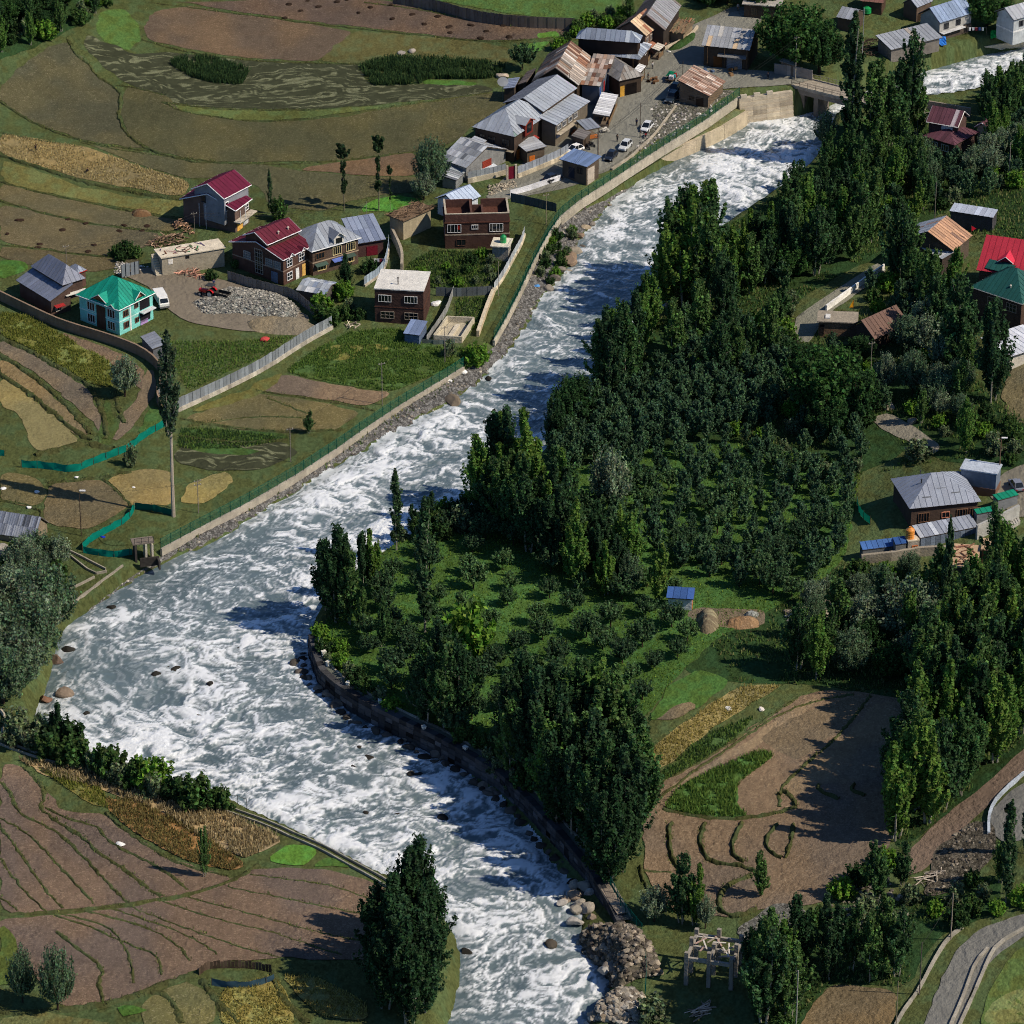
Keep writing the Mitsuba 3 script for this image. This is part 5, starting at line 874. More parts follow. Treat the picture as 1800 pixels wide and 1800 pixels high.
# stone wall on the right bank, with its footpath and white posts
run_wall('stone_wall', 'curving dark stone river wall round the orchard', STONE, .35, -3.6, 1.1, (66, 67, 70), 1.5, piece='stone_block', tops=True, var=.16, courses=5)
inner = STONE.copy(); t = np.gradient(inner[:, :2], axis=0); t /= np.linalg.norm(t, axis=1, keepdims=True); inner[:, :2] += np.stack([-t[:, 1], t[:, 0]], 1) * 1.7 * np.sign((np.array([30, 0]) - inner[0, :2]) @ np.array([-t[0, 1], t[0, 0]]))
run_wall('stone_wall', 'low inner kerb along the footpath on the stone river wall', inner, .35, -1.0, .3, (150, 142, 128), 1.6, piece='stone_block', tops=True, var=.1)
strip2('path', STONE + [0, 0, .12], inner + [0, 0, .12], (132, 128, 116), 'road', 'stone footpath on top of the river wall', 40)
for i, (u, v) in enumerate([(563,1127), (569,1150), (577,1168), (612,1204), (668,1236), (745,1282), (818,1318)]):
    p = at(u, v, 3.3); k = thing('marker_post', 'squat white post on the stone river wall', 'post', 'white posts on the stone wall'); MB().cbox(p + [0, 0, .1], (.6, .5, .8), .4 * i, (212, 210, 200)).cbox(p + [0, 0, .55], (.75, .62, .14), .4 * i, (220, 218, 208)).build(k)
# tin fences and garden walls
tin_fence('grey tin fence on a rubble plinth running down to the bare poplar', [(312,724), (400,684), (470,648), (530,608), (584,578)], 2.6, (134, 142, 150), (.7, (178, 172, 160)))
tin_fence('shaded grey tin fence behind the stone heap', [(400,493), (440,506), (490,519), (516,524), (546,550), (580,578)], 2.0, (116, 112, 110))
tin_fence('pale blue tin fence along the alley by the mud house', [(640,504), (672,482), (681,455), (684,428)], 1.9, (150, 166, 184), (.4, (170, 162, 148)))
tin_fence('pale tin fence between the pump house and the river fence', [(922,414), (915,434), (901,458), (888,484), (868,514)], 1.9, (168, 176, 186), (.5, (186, 176, 156)))
tin_fence('dark tin fence between the two walled gardens', [(766,520), (800,522), (866,518)], 1.8, (92, 100, 106))
tin_fence('grey tin fence right of the flat roofed brick house', [(797,517), (783,557), (750,604)], 1.7, (140, 142, 142))
tin_fence('grey tin fence on a stone plinth below the big hip roof', [(910,313), (950,297), (985,282), (999,272)], 2.4, (146, 154, 166), (.9, (176, 166, 146)))
tin_fence('short grey tin fence left of the maroon gate', [(822,322), (850,316), (872,311), (889,306)], 2.3, (142, 150, 158), (1.0, (176, 168, 150)))
tin_fence('dark blue sheet fence round the riverside garden', [(898,354), (940,363), (978,374)], 1.8, (66, 82, 92))
tin_fence('weathered brown tin fence across the top of the fields', [(690,6), (760,18), (830,38), (900,48), (1010,52)], 2.6, (104, 98, 92))
tin_fence('blue tin fence at the foot of the brick house', [(742,604), (770,606), (800,604)], .9, (104, 116, 116))
tin_fence('leaning silver sheets at the top of the leaning wall', [(276,708), (282,690), (291,672)], 1.8, (128, 132, 138))
k = thing('gate', 'maroon sheet metal gate between pale gate posts', 'gate'); a, b = at(893, 316), at(906, 314); d = b - a; MB().box(a + [0, 0, .1], d, [0.02, .06, 0], [0, 0, 2.6], (112, 34, 52)).build(k + '__leaf')
for q in (a - d * .12, b + d * .05): MB().cbox(q + [0, 0, 1.4], (.4, .4, 3.2), .3, (186, 178, 162)).part(k, 'gate_post')
k = thing('gate', 'grey barred metal gate beside the stone store', 'gate'); a, b = at(214, 489), at(246, 482); d = b - a
for s in (0, .52): MB().box(a + d * s + [0, 0, .1], d * .46, [0.01, .05, 0], [0, 0, 2.6], (132, 140, 150)).part(k, 'leaf', 'satin')
for s in (0, .24, .5, .74, .98): MB().tube([a + d * s - [0, .06, 0], a + d * s + [0, -.06, 2.8]], .06, (70, 72, 78), 5).part(k, 'bar')
run_wall('boundary_wall', 'long brown plastered wall curving below the turquoise house', line_on([(-30,514), (0,528), (60,557), (110,580), (200,606), (258,630), (283,655), (288,672), (279,692), (276,706), (284,722)]), 1.9, -.5, .24, (128, 110, 92), 2.6, cap=(.1, (140, 122, 104)))
run_wall('garden_wall', 'beige mud wall beside the river fence below the gardens', line_on([(868,516), (856,545), (840,592)]), 1.1, -.4, .5, (192, 176, 150), 2.2, cap=(.12, (206, 194, 170)))
run_wall('garden_wall', 'curved stone wall of the dark alley beside the mud house', line_on([(690,420), (700,440), (708,462), (706,482)]), 2.2, -.4, .5, (168, 158, 142), 2.0)
for lab, px in (('left stone parapet of the bottom road', [(1692,1632), (1668,1650), (1643,1688), (1613,1747), (1590,1775), (1570,1812)]), ('right inner parapet of the bottom road', [(1736,1670), (1713,1695), (1698,1742), (1668,1812)]), ('outer parapet of the drain beside the bottom road', [(1810,1630), (1757,1658), (1741,1680), (1721,1728), (1683,1812)])):
    run_wall('parapet', lab, line_on(px), .55, -.6, .38, (160, 155, 144), 2.4, piece='stone_block', var=.07)
run_wall('parapet', 'pale blue guard rail wall on the hillside bend', line_on([(1738,1468), (1737,1434), (1756,1400), (1800,1362)]), .6, -1.2, .4, (168, 178, 190), 2.2)
pp = line_on([(1452,548), (1480,528), (1515,502), (1554,475)]); run_wall('parapet', 'long white parapet beside the pale road', pp, 1.3, -.4, .3, (226, 226, 224), 3.0)
run_wall('retaining_wall', 'dark retaining wall under the long white parapet', pp + np.array([.5, -.9]), -.2, -3.6, .8, (96, 92, 90), 3.0)
run_wall('parapet', 'grey concrete parapet beyond the bridge, in front of the water', line_on([(1608,190), (1650,196), (1706,206)]), 2.0, -.6, .35, (150, 140, 128), 3.0)
run_wall('parapet', 'short tan parapet right of the maroon roofs', line_on([(1746,212), (1775,214), (1815,220)]), 1.6, -.6, .35, (164, 150, 132), 3.0)
run_wall('roadside_wall', 'grey painted wall under the walnut by the bridge', line_on([(1361,130), (1390,134), (1428,142)]), 2.3, -.3, .3, (150, 146, 142), 3.0)
run_wall('retaining_wall', 'grey stone terrace wall under the blue tin row', line_on([(1514,990), (1570,985), (1620,975), (1668,975)]), 1.6, -1.4, .6, (156, 148, 134), 2.4, var=.08)
run_wall('retaining_wall', 'pale concrete wall beside the garden stairs', line_on([(1716,948), (1745,935), (1790,912)]), 2.6, -1.0, .4, (176, 176, 172), 3.0)
run_wall('retaining_wall', 'tan retaining wall of the upstream left bank', lift_line([(1612,110), (1662,98), (1710,84), (1760,77), (1830,66)], 1.8), 0, -2.6, .5, (204, 192, 166), 4.0, tops=True)
run_wall('street_kerb', 'low concrete edge between the street and the rubble strip', line_on([(1188,188), (1168,215), (1150,240), (1105,282), (1075,300)]), .45, -.5, .4, (172, 164, 148), 3.0)
run_wall('street_kerb', 'pale kerb of the grassy bank at the top of the street', line_on([(1168,88), (1190,78), (1215,64), (1226,50)]), .7, -.3, .4, (196, 184, 164), 2.4)
for lab, off in (('near rim of the canal along the lower left bank', -.55), ('river side rim of the canal along the lower left bank', .55)):
    c = line_on([(-20,1296), (20,1314), (90,1337), (180,1359), (260,1380), (340,1404), (400,1424), (480,1452), (515,1470), (560,1487), (620,1521), (670,1547), (708,1574)], 1.5); t = np.gradient(c, axis=0); t /= np.linalg.norm(t, axis=1, keepdims=True)
    run_wall('canal_rim', lab, c + np.stack([-t[:, 1], t[:, 0]], 1) * off, .38, -.8, .2, (150, 146, 134), 2.6)
for lab, px in (('upper concrete channel wall left of the river', [(40,932), (72,950), (116,966), (186,1002)]), ('second concrete channel wall left of the river', [(118,974), (166,1012), (188,1006)]), ('pipe like channel wall by the big willow', [(88,1052), (130,1034), (166,1016)]), ('broken channel wall at the water end', [(100,1094), (128,1062), (152,1044), (182,1020), (216,996)]), ('short channel wall below the silver hut', [(28,975), (48,952), (62,938)])):
    run_wall('channel_wall', lab, line_on(px), .4, -.6, .22, (150, 144, 132), 2.0)
run_wall('canal_rim', 'curved canal stub at the left edge', line_on([(2,1252), (10,1262), (4,1285), (2,1300)]), .6, -.4, .25, (180, 172, 156), 1.5)
netting('long teal shade netting below the brown strips', [(38,822), (80,824), (130,832), (160,818), (200,803), (232,790), (250,772), (300,744)], 1.5, (22, 138, 122))
netting('teal netting on the upper side of the riverside plot', [(145,968), (160,952), (190,937), (226,917), (237,896)], 1.5, (20, 140, 124))
netting('teal netting on the lower side of the riverside plot', [(146,972), (200,981), (232,975)], 1.3, (20, 132, 118))
netting('dark teal netting at the foot of the bare poplar', [(238,895), (270,898), (306,908)], 1.3, (24, 96, 84))
netting('teal netting stub at the left edge', [(-15,800), (8,802)], 1.3, (22, 138, 122))
netting('curved teal netting left of the square grey house', [(1506,882), (1508,898), (1516,912), (1530,922)], 1.5, (20, 128, 108))
netting('dull blue netting of the small pen', [(372,1732), (410,1738), (450,1736), (482,1724)], 1.2, (66, 94, 110))
k = thing('plank_fence', 'dark plank fence round the small pen', 'fence'); p = line_on([(350,1716), (362,1704), (385,1702), (440,1702), (478,1710)], .5)
for i in range(len(p) - 1):
    a, b = np.r_[p[i], ground(*p[i])], np.r_[p[i + 1], ground(*p[i + 1])]; MB().box(a, (b - a) * .92, [0, .05, 0], [0, 0, 1.25 + .12 * math.sin(i * 2.1)], np.array((84, 72, 62)) * (1 + .15 * math.sin(i * 5.0))).part(k, 'plank')
k = thing('railing', 'iron railing on the corner of the pale road', 'railing'); p = np.array([at(u, v) for u, v in resample(np.array([(1370,578), (1385,598), (1408,622)]), 5.2)])
for i, q in enumerate(p):
    MB().tube([q, q + [0, 0, 1.9]], .05, (96, 88, 82), 5).part(k, 'post')
    if i: MB().tube([p[i - 1] + [0, 0, 1.8], q + [0, 0, 1.8]], .04, (96, 88, 82), 4).tube([p[i - 1] + [0, 0, .9], q + [0, 0, .9]], .03, (96, 88, 82), 4).part(k, 'rail')
k = thing('railing', 'small metal railing above the river by the lower canal', 'railing'); p = [at(u, v) for u, v in ((402,1412), (418,1414), (434,1420))]
for i, q in enumerate(p):
    MB().tube([q, q + [0, 0, 1.6]], .05, (60, 66, 64), 5).part(k, 'post')
    if i: MB().tube([p[i - 1] + [0, 0, 1.5], q + [0, 0, 1.5]], .035, (60, 66, 64), 4).part(k, 'rail')
# bridge
k = thing('road_bridge', 'concrete road bridge with a thin railing, half hidden by poplars', 'bridge')
n0, n1 = at(1391, 150, 5.9), at(1606, 207, 5.6); f0 = at(1418, 137, 5.9); dv = n1 - n0; dv[2] = 0; Lb = np.linalg.norm(dv); dv /= Lb; nv = np.array([-dv[1], dv[0], 0]); wid = abs((f0 - n0) @ nv); nv *= np.sign((f0 - n0) @ nv)
MB().box(n0 - [0, 0, .5], dv * Lb, nv * wid, [0, 0, .5], (158, 150, 138)).build(k + '__deck')
for s in (0.25, wid * .5, wid - .55): MB().box(n0 + nv * s - [0, 0, 1.6], dv * Lb, nv * .4, [0, 0, 1.1], (140, 132, 122)).part(k, 'girder')
for s in (-.02, wid - .2): MB().box(n0 + nv * s, dv * Lb, nv * .22, [0, 0, .22], (176, 168, 154)).part(k, 'kerb')
for s, cl in ((.1, (112, 104, 96)), (wid - .1, (150, 146, 138))):
    for i in range(int(Lb / 1.9) + 1): q = n0 + nv * s + dv * i * 1.9; MB().tube([q + [0, 0, .2], q + [0, 0, 1.25]], .06, cl, 5).part(k, 'railing_post')
    for zz in (.7, 1.2): MB().tube([n0 + nv * s + [0, 0, zz], n0 + nv * s + dv * Lb + [0, 0, zz]], .045, cl, 5).part(k, 'railing')
for s, L in ((-1.0, 4.0), (5.2, 1.0), (Lb - 4, 4)): MB().box(n0 + dv * s + nv * .3 - [0, 0, 7.0], dv * L, nv * (wid - .6), [0, 0, 5.4], (122, 114, 106)).part(k, 'abutment')
k = thing('wing_wall', 'stepped concrete wing wall at the left end of the bridge', 'wall'); a0, a1 = at(1300, 174, 5.6), at(1394, 160, 5.7)
d = a1 - a0; d[2] = 0; d /= np.linalg.norm(d); n = np.array([d[1], -d[0], 0]); L = np.linalg.norm((a1 - a0)[:2])
for i in range(6):
    z1 = 5.6 - i * .95; r_ = np.random.default_rng(i)
    for j in range(4): MB().box(np.r_[(a0 + d * L * j / 4 - n * 1.0)[:2], z1 - .93], d * (L / 4 - .03), n * (1.0 + .16 * i), [0, 0, .93 + .0], np.array((186, 176, 158)) * (1 + r_.normal(0, .05))).part(k, 'course')
for i, s in enumerate((.3, 3.2, 6.0)): MB().box(np.r_[(a0 + d * s)[:2], 5.62] - n * .5, d * 1.3, n * .5, [0, 0, .7], (190, 182, 166)).part(k, 'merlon')
# utility poles and their wires
POLES = {}
def pole(u, v, h, label, arms=1, r=.11, col=(132, 126, 118), lamp=False):
    p = at(u, v); k = thing('utility_pole', label, 'pole'); MB().tube([p - [0, 0, .4], p + [0, 0, h]], [r, r * .7], col, 6).build(k)
    for i in range(arms):
        z = h - .35 - .7 * i; MB().cbox(p + [0, 0, z], (1.3, .09, .09), .4, np.array(col) * .9).part(k, 'crossarm')
        for s in (-.5, 0, .5): MB().tube([p + [s * math.cos(.4), s * math.sin(.4), z + .04], p + [s * math.cos(.4), s * math.sin(.4), z + .24]], .045, (206, 206, 200), 5).part(k, 'insulator')
    if lamp: MB().cbox(p + [.55, 0, h - .1], (1.0, .3, .16), 0, (226, 226, 226)).part(k, 'lamp_head')
    POLES[(u, v)] = p + [0, 0, h - .3]
pole(1125,243,7.6,'slim pole standing in the middle of the village street', 0, .10, (96, 84, 74)); pole(1051,300,8.4,'stout pole with a transformer platform by the blue roofed hut', 2, .2, (110, 102, 94)); pole(1200,135,3.4,'short dark pole beside the rusty hut', 0, .08, (74, 68, 62)); pole(1398,141,9.6,'tall pale pole at the left end of the bridge', 1, .13, (170, 164, 152)); pole(1515,114,12.5,'very tall steel pole left of the upstream sheds', 0, .12, (150, 152, 150))
pole(960,396,6.6,'pole with a small lamp in the riverside garden', 1, .09, (150, 140, 120)); pole(672,712,8.4,'pole with a forked top rising from the green crop', 1, .09); pole(511,812,6.6,'pole beside the mesh fence in the striped field', 1, .09); pole(349,902,6.4,'pole near the foot of the bare poplar', 2, .09); pole(143,942,8.6,'thin dark pole with a white street lamp left of the netted plot', 0, .09, (70, 60, 54), True)
pole(1464,392,9.4,'pale pole rising from the wood below the bridge', 0, .12, (170, 160, 146)); pole(1530,667,7.4,'pole with a long crossarm below the brown roof', 1, .11); pole(1755,857,9.4,'wooden pole with a white lamp by the grey car', 1, .13, (112, 92, 76), True); pole(1616,1748,8.6,'pole beside the left parapet of the bottom road, nearer one', 0, .10, (104, 96, 90)); pole(1671,1652,7.8,'pole at the upper end of the left parapet', 0, .12, (150, 140, 126)); pole(1575,1806,7.6,'thin pole in the small brown field', 0, .08, (150, 136, 116)); pole(1399,1818,10.5,'pale pole in front of the bottom grove', 0, .11, (160, 158, 152)); pole(782,640,7.6,'pole rising by the concrete tank', 1, .09); pole(117,463,3.8,'small pole behind the slate grey house', 1, .07); pole(342,410,4.4,'small pole in front of the white gabled house', 1, .07); pole(1642,402,9.6,'tall pole beside the copper roof', 0, .11, (126, 118, 110)); pole(1632,478,5.6,'short pole leaning on the veranda sheets', 0, .08, (100, 92, 86)); pole(876,520,7.0,'thin pole by the pale tin fence', 0, .08, (160, 150, 136)); pole(1773,318,8.0,'pale pole in the thicket at the right edge', 0, .09, (160, 150, 140)); pole(644,384,3.6,'small field pole by the bright seedbed', 0, .06, (150, 146, 140))
def wire(a, b, label, sag=.5, n=2, r=.022):
    k = thing('power_line', label, 'cable'); A, B = (POLES[q] if isinstance(q, tuple) and q in POLES else np.asarray(q) for q in (a, b))
    for i in range(n):
        t = np.linspace(0, 1, 14)[:, None]; c = A + (B - A) * t; c[:, 2] -= sag * 4 * (t * (1 - t))[:, 0] + .6 * i; MB().tube(c, r, (52, 52, 54), 3, cap=False).part(k, 'wire')
wire((1398,141), at(1262, 160, 9.0), 'two cables from the bridge pole to the rusty hut', .5); wire((1125,243), at(1262, 160, 9.0), 'two cables from the street pole to the rusty hut', .4); wire((672,712), (511,812), 'cable between the two field poles by the mesh fence', .6, 1); wire((511,812), (349,902), 'cable from the striped field to the bare poplar', .6, 1); wire((672,712), (782,640), 'cable from the crop pole to the tank pole', .5, 1); wire((342,410), (644,384), 'field cables running right past the sapling', .8, 2); wire((117,463), (342,410), 'field cables running left from the white house', 1.0, 2); wire((349,902), (143,942), 'cable from the bare poplar to the lamp pole', .7, 1)

wire((1051,300), (1125,243), 'cables along the village street from the transformer pole', .5, 2); wire((1125,243), (1200,135), 'cables up the village street to the rusty hut pole', .5, 2); wire((1051,300), (960,396), 'cables from the transformer pole to the riverside garden', .6, 2); wire((960,396), (876,520), 'cables over the walled gardens to the thin pole', .6, 2); wire((876,520), (782,640), 'cables from the thin pole to the tank pole', .6, 1); wire((1755,857), (1530,667), 'cable along the gully to the crossarm pole', 1.0, 1); wire((1616,1748), (1671,1652), 'cable along the bottom road', .4, 1)
# ------------------------------------------------------------------ vehicles, rocks, people and the small things
def heading(u0, v0, u1, v1):
    d = at(u1, v1) - at(u0, v0); return math.atan2(d[1], d[0])
class Local:
    def __init__(s, p, yaw): s.p = np.asarray(p, float); s.c, s.s = math.cos(yaw), math.sin(yaw)
    def __call__(s, q):
        q = np.atleast_2d(np.asarray(q, float)); return np.stack([q[:, 0] * s.c - q[:, 1] * s.s, q[:, 0] * s.s + q[:, 1] * s.c, q[:, 2]], 1) + s.p
def loft(mb, secs, col, close=True):
    """Joins cross-sections (same number of points) into a closed hull."""
    S = np.array(secs, float); m, k = S.shape[:2]; i, j = np.meshgrid(np.arange(m - 1), np.arange(k), indexing='ij')
    q = np.stack([i * k + j, i * k + (j + 1) % k, (i + 1) * k + (j + 1) % k, (i + 1) * k + j], -1).reshape(-1, 4); q = np.vstack([q[:, [0, 1, 2]], q[:, [0, 2, 3]]])
    if close: t = np.arange(1, k - 1); q = np.vstack([q, np.stack([t * 0, t + 1, t], 1), np.stack([t * 0, t, t + 1], 1) + (m - 1) * k])
    mb.add(S.reshape(-1, 3), q, col)
def wheel(key, loc, x, y, r, w, rim=(120, 122, 126)):
    a = np.linspace(0, 2 * np.pi, 17)[:-1]
    wk = key_of(key, 'wheel'); mb = MB()
    secs = [loc(np.stack([x + rr * np.cos(a), a * 0 + y + o, r + rr * np.sin(a)], 1)) for rr, o in ((r * .62, -w / 2), (r * .93, -w / 2), (r, -w * .3), (r, w * .3), (r * .93, w / 2), (r * .62, w / 2))]
    loft(mb, secs, (26, 26, 28)); mb.build(wk, 'matte'); mb = MB(); loft(mb, [loc(np.stack([x + r * .6 * np.cos(a), a * 0 + y + o, r + r * .6 * np.sin(a)], 1)) for o in (-w * .52, w * .52)], rim); mb.part(wk, 'rim', 'satin')
def car(u, v, yaw, col, label, L=4.0, W=1.65, H=1.5, suv=False):
    p = at(u, v) + [0, 0, .08]; loc = Local(p, yaw); k = thing('parked_car', label, 'car'); mb = MB(); g = .24
    def sec(x, w, z0, z1, ch=.14): y = w / 2; return loc([(x, -y + ch * .5, z0), (x, y - ch * .5, z0), (x, y, z0 + ch), (x, y, z1 - ch), (x, y - ch, z1), (x, -y + ch, z1), (x, -y, z1 - ch), (x, -y, z0 + ch)])
    hb = .82 if not suv else .98
    loft(mb, [sec(-L / 2, W * .86, g + .12, hb - .06), sec(-L / 2 + .18, W, g, hb + .04), sec(-L * .1, W, g, hb + .06), sec(L * .25, W, g, hb), sec(L / 2 - .22, W * .97, g, hb - .10), sec(L / 2, W * .82, g + .1, hb - .24)], col); mb.build(k + '__body', 'gloss', smooth=False)
    x0, x1, x2, x3 = (-L * .46, -L * .36, L * .06, L * .24) if suv else (-L * .42, -L * .28, L * .06, L * .26)
    def cab(x, w, z): return loc([(x, -w / 2, z), (x, w / 2, z)])
    bw, tw = W * .94, W * .76; b = hb + .03
    P = {n: loc([q])[0] for n, q in dict(a0=(x0, -bw / 2, b), a1=(x0, bw / 2, b), b0=(x1, -tw / 2, H), b1=(x1, tw / 2, H), c0=(x2, -tw / 2, H), c1=(x2, tw / 2, H), d0=(x3, -bw / 2, b - .02), d1=(x3, bw / 2, b - .02)).items()}
    gl = MB()
    for q in (('a0', 'b0', 'b1', 'a1'), ('d1', 'c1', 'c0', 'd0'), ('a0', 'd0', 'c0', 'b0'), ('d1', 'a1', 'b1', 'c1')): gl.add([P[x] for x in q], [[0, 1, 2], [0, 2, 3]], (16, 18, 22))
    gl.build(k + '__windows', 'glass')
    MB().poly([P['b0'] + [0, 0, .03], P['c0'] + [0, 0, .03], P['c1'] + [0, 0, .03], P['b1'] + [0, 0, .03]], .05, col).build(k + '__roof', 'gloss')
    pil = MB()
    for a_, b_ in (('a0', 'b0'), ('a1', 'b1'), ('c0', 'd0'), ('c1', 'd1')): pil.tube([P[a_], P[b_]], .05, col, 4)
    for y in (-1, 1): pil.tube([loc([((x1 + x2) / 2 + .1, y * (bw / 2 + .005), b)])[0], loc([((x1 + x2) / 2, y * (tw / 2 + .01), H)])[0]], .045, col, 4)
    pil.build(k + '__pillars', 'gloss')
    for x in (-L * .31, L * .32):
        for y in (-W / 2 + .06, W / 2 - .06): wheel(k, loc, x, y, .31 if not suv else .35, .2)
    for y in (-W * .34, W * .34):
        MB().add(loc([(L / 2 + .01, y - .2, hb - .36), (L / 2 + .01, y + .2, hb - .36), (L / 2 - .06, y + .2, hb - .18), (L / 2 - .06, y - .2, hb - .18)]), [[0, 1, 2], [0, 2, 3]], (226, 228, 230)).part(k, 'headlight', 'gloss')
        MB().add(loc([(-L / 2 - .012, y - .16, hb - .3), (-L / 2 - .012, y + .16, hb - .3), (-L / 2 - .004, y + .16, hb - .08), (-L / 2 - .004, y - .16, hb - .08)]), [[0, 2, 1], [0, 3, 2]], (150, 20, 22)).part(k, 'tail_light', 'gloss')
    MB().cbox(loc([(L / 2 - .02, 0, g + .14)])[0], (.14, W * .8, .18), yaw, np.array(col) * .4).part(k, 'bumper', 'matte'); MB().cbox(loc([(-L / 2 + .02, 0, g + .16)])[0], (.14, W * .8, .18), yaw, np.array(col) * .4).part(k, 'bumper', 'matte')
    for y in (-1, 1): MB().cbox(loc([(L * .2, y * (W / 2 + .08), hb + .08)])[0], (.12, .16, .12), yaw, col).part(k, 'mirror', 'gloss')
street = heading(1060, 300, 1150, 205) + math.pi
car(1137, 228, street, (206, 208, 212), 'silver white car driving down the middle of the street'); car(1099, 262, street, (196, 200, 204), 'silver car with a dark shadow beside the street kerb', suv=True, H=1.6); car(1074, 279, street, (30, 36, 48), 'dark blue car ahead of the silver one by the kerb'); car(1010, 268, heading(1000, 275, 1040, 258) + math.pi, (232, 232, 234), 'white car parked below the corner shop', L=4.2)
car(972, 318, heading(940, 330, 990, 312), (26, 32, 46), 'dark car in the shade beside the blue roofed hut'); car(1181, 178, street, (36, 48, 60), 'dark van parked in the shade of the rusty hut', L=4.3, suv=True, H=1.85); car(1186, 160, street, (30, 50, 58), 'second dark car behind the dark van', L=3.8); car(1786, 858, heading(1786, 858, 1770, 835), (120, 126, 138), 'grey car parked above the teal shed roofs', L=4.2)
def truck(u, v, yaw, label):
    p = at(u, v) + [0, 0, .06]; loc = Local(p, yaw); k = thing('truck', label, 'truck')
    MB().cbox(loc([(-.9, 0, 1.55)])[0], (3.6, 1.9, 1.3), yaw, (226, 226, 224)).build(k + '__load_body', 'gloss'); cb = MB(); y = .9
    loft(cb, [loc([(x, -y, .5), (x, y, .5), (x, y * w, z), (x, -y * w, z)]) for x, z, w in ((1.0, 2.2, .9), (1.9, 2.2, .9), (2.35, 1.35, 1.0), (2.5, 1.2, 1.0))], (230, 230, 228)); cb.build(k + '__cab', 'gloss')
    MB().add(loc([(2.37, -.75, 1.4), (2.37, .75, 1.4), (1.98, .7, 2.1), (1.98, -.7, 2.1)]), [[0, 1, 2], [0, 2, 3]], (20, 22, 26)).build(k + '__windscreen', 'glass'); MB().cbox(loc([(2.5, 0, .62)])[0], (.2, 1.8, .3), yaw, (120, 122, 124)).build(k + '__bumper')
    for x in (-1.9, 1.6):
        for yy in (-.85, .85): wheel(k, loc, x, yy, .4, .26)
truck(284, 536, heading(280, 520, 296, 548), 'small white truck parked behind the turquoise house')
def tractor():
    a = heading(400, 521, 350, 510); p = at(366, 521) + [0, 0, .1]; loc = Local(p, a); k = thing('tractor', 'red tractor with a dark canopy parked on the dirt yard', 'tractor'); c = lambda q, s, col, nm, mat='gloss': MB().cbox(loc([q])[0], s, a, col).part(k, nm, mat)
    hb = MB(); loft(hb, [loc([(x, -w, z0), (x, w, z0), (x, w, z1), (x, w * .6, z1 + .12), (x, -w * .6, z1 + .12), (x, -w, z1)]) for x, w, z0, z1 in ((.1, .36, .7, 1.25), (1.0, .36, .72, 1.22), (1.75, .33, .75, 1.15), (1.85, .25, .8, 1.05))], (190, 28, 34)); hb.part(k, 'bonnet', 'gloss')
    c((-.6, 0, .8), (1.5, .6, .5), (60, 58, 58), 'gearbox', 'matte'); c((-.75, 0, 1.25), (.5, .5, .3), (40, 40, 42), 'seat', 'matte'); c((-.55, 0, 2.35), (1.5, 1.35, .1), (62, 66, 72), 'canopy', 'matte')
    for x in (-1.15, .1):
        for y in (-.6, .6): MB().tube(loc([(x, y, 1.1), (x, y, 2.3)]), .035, (50, 50, 52), 5).part(k, 'canopy_post')
    for y in (-.72, .72):
        t = np.linspace(.3, 2.7, 7); MB().add(np.vstack([loc(np.stack([-.7 + .86 * np.cos(t), t * 0 + y + o, .8 + .86 * np.sin(t)], 1)) for o in (-.22, .22)]), [[i, i + 1, i + 8, i + 7] for i in range(6)], (184, 30, 36)).part(k, 'mudguard', 'gloss'); wheel(k, loc, -.7, y, .76, .4, (206, 200, 190)); wheel(k, loc, 1.4, y * .85, .42, .24, (200, 190, 180))
    MB().tube(loc([(1.2, .2, 1.3), (1.2, .2, 2.0)]), .05, (40, 40, 40), 5).part(k, 'exhaust'); MB().tube(loc([(-.1, 0, 1.2), (-.35, 0, 1.55)]), .03, (30, 30, 30), 4).part(k, 'steering_column')
    p2 = at(392, 527) + [0, 0, .1]; loc2 = Local(p2, a - .08); k2 = thing('trailer', 'dark two wheeled trailer hitched behind the red tractor', 'trailer')
    MB().cbox(loc2([(0, 0, .85)])[0], (2.7, 1.6, .12), a - .08, (54, 52, 50)).part(k2, 'bed')
    for q, s in (((0, .8, 1.15), (2.7, .06, .5)), ((0, -.8, 1.15), (2.7, .06, .5)), ((-1.35, 0, 1.15), (.06, 1.6, .5)), ((1.35, 0, 1.15), (.06, 1.6, .5))): MB().cbox(loc2([q])[0], s, a - .08, (58, 56, 54)).part(k2, 'side_board')
    for y in (-.85, .85): wheel(k2, loc2, -.5, y, .5, .26, (196, 188, 178))
    MB().tube(loc2([(1.3, 0, .8), (2.3, 0, .75)]), .06, (50, 48, 46), 5).part(k2, 'drawbar')
tractor()
def motorbike(u, v, yaw, col, label):
    p = at(u, v) + [0, 0, .08]; loc = Local(p, yaw); k = thing('motorcycle', label, 'motorcycle'); wheel(k, loc, -.62, 0, .31, .12); wheel(k, loc, .66, 0, .31, .11)
    mb = MB(); loft(mb, [loc([(x, -w, z0), (x, w, z0), (x, w, z1), (x, -w, z1)]) for x, w, z0, z1 in ((-.1, .1, .62, .8), (.15, .16, .6, .95), (.42, .08, .66, .92))], col); mb.part(k, 'tank', 'gloss'); MB().cbox(loc([(-.4, 0, .8)])[0], (.7, .26, .12), yaw, (30, 30, 32)).part(k, 'seat'); MB().cbox(loc([(.05, 0, .42)])[0], (.5, .3, .36), yaw, (70, 70, 74)).part(k, 'engine')
    MB().tube(loc([(.66, 0, .3), (.45, 0, 1.02)]), .045, (120, 120, 124), 5).tube(loc([(.42, -.35, 1.04), (.48, 0, 1.02), (.42, .35, 1.04)]), .03, (30, 30, 32), 4).part(k, 'fork')
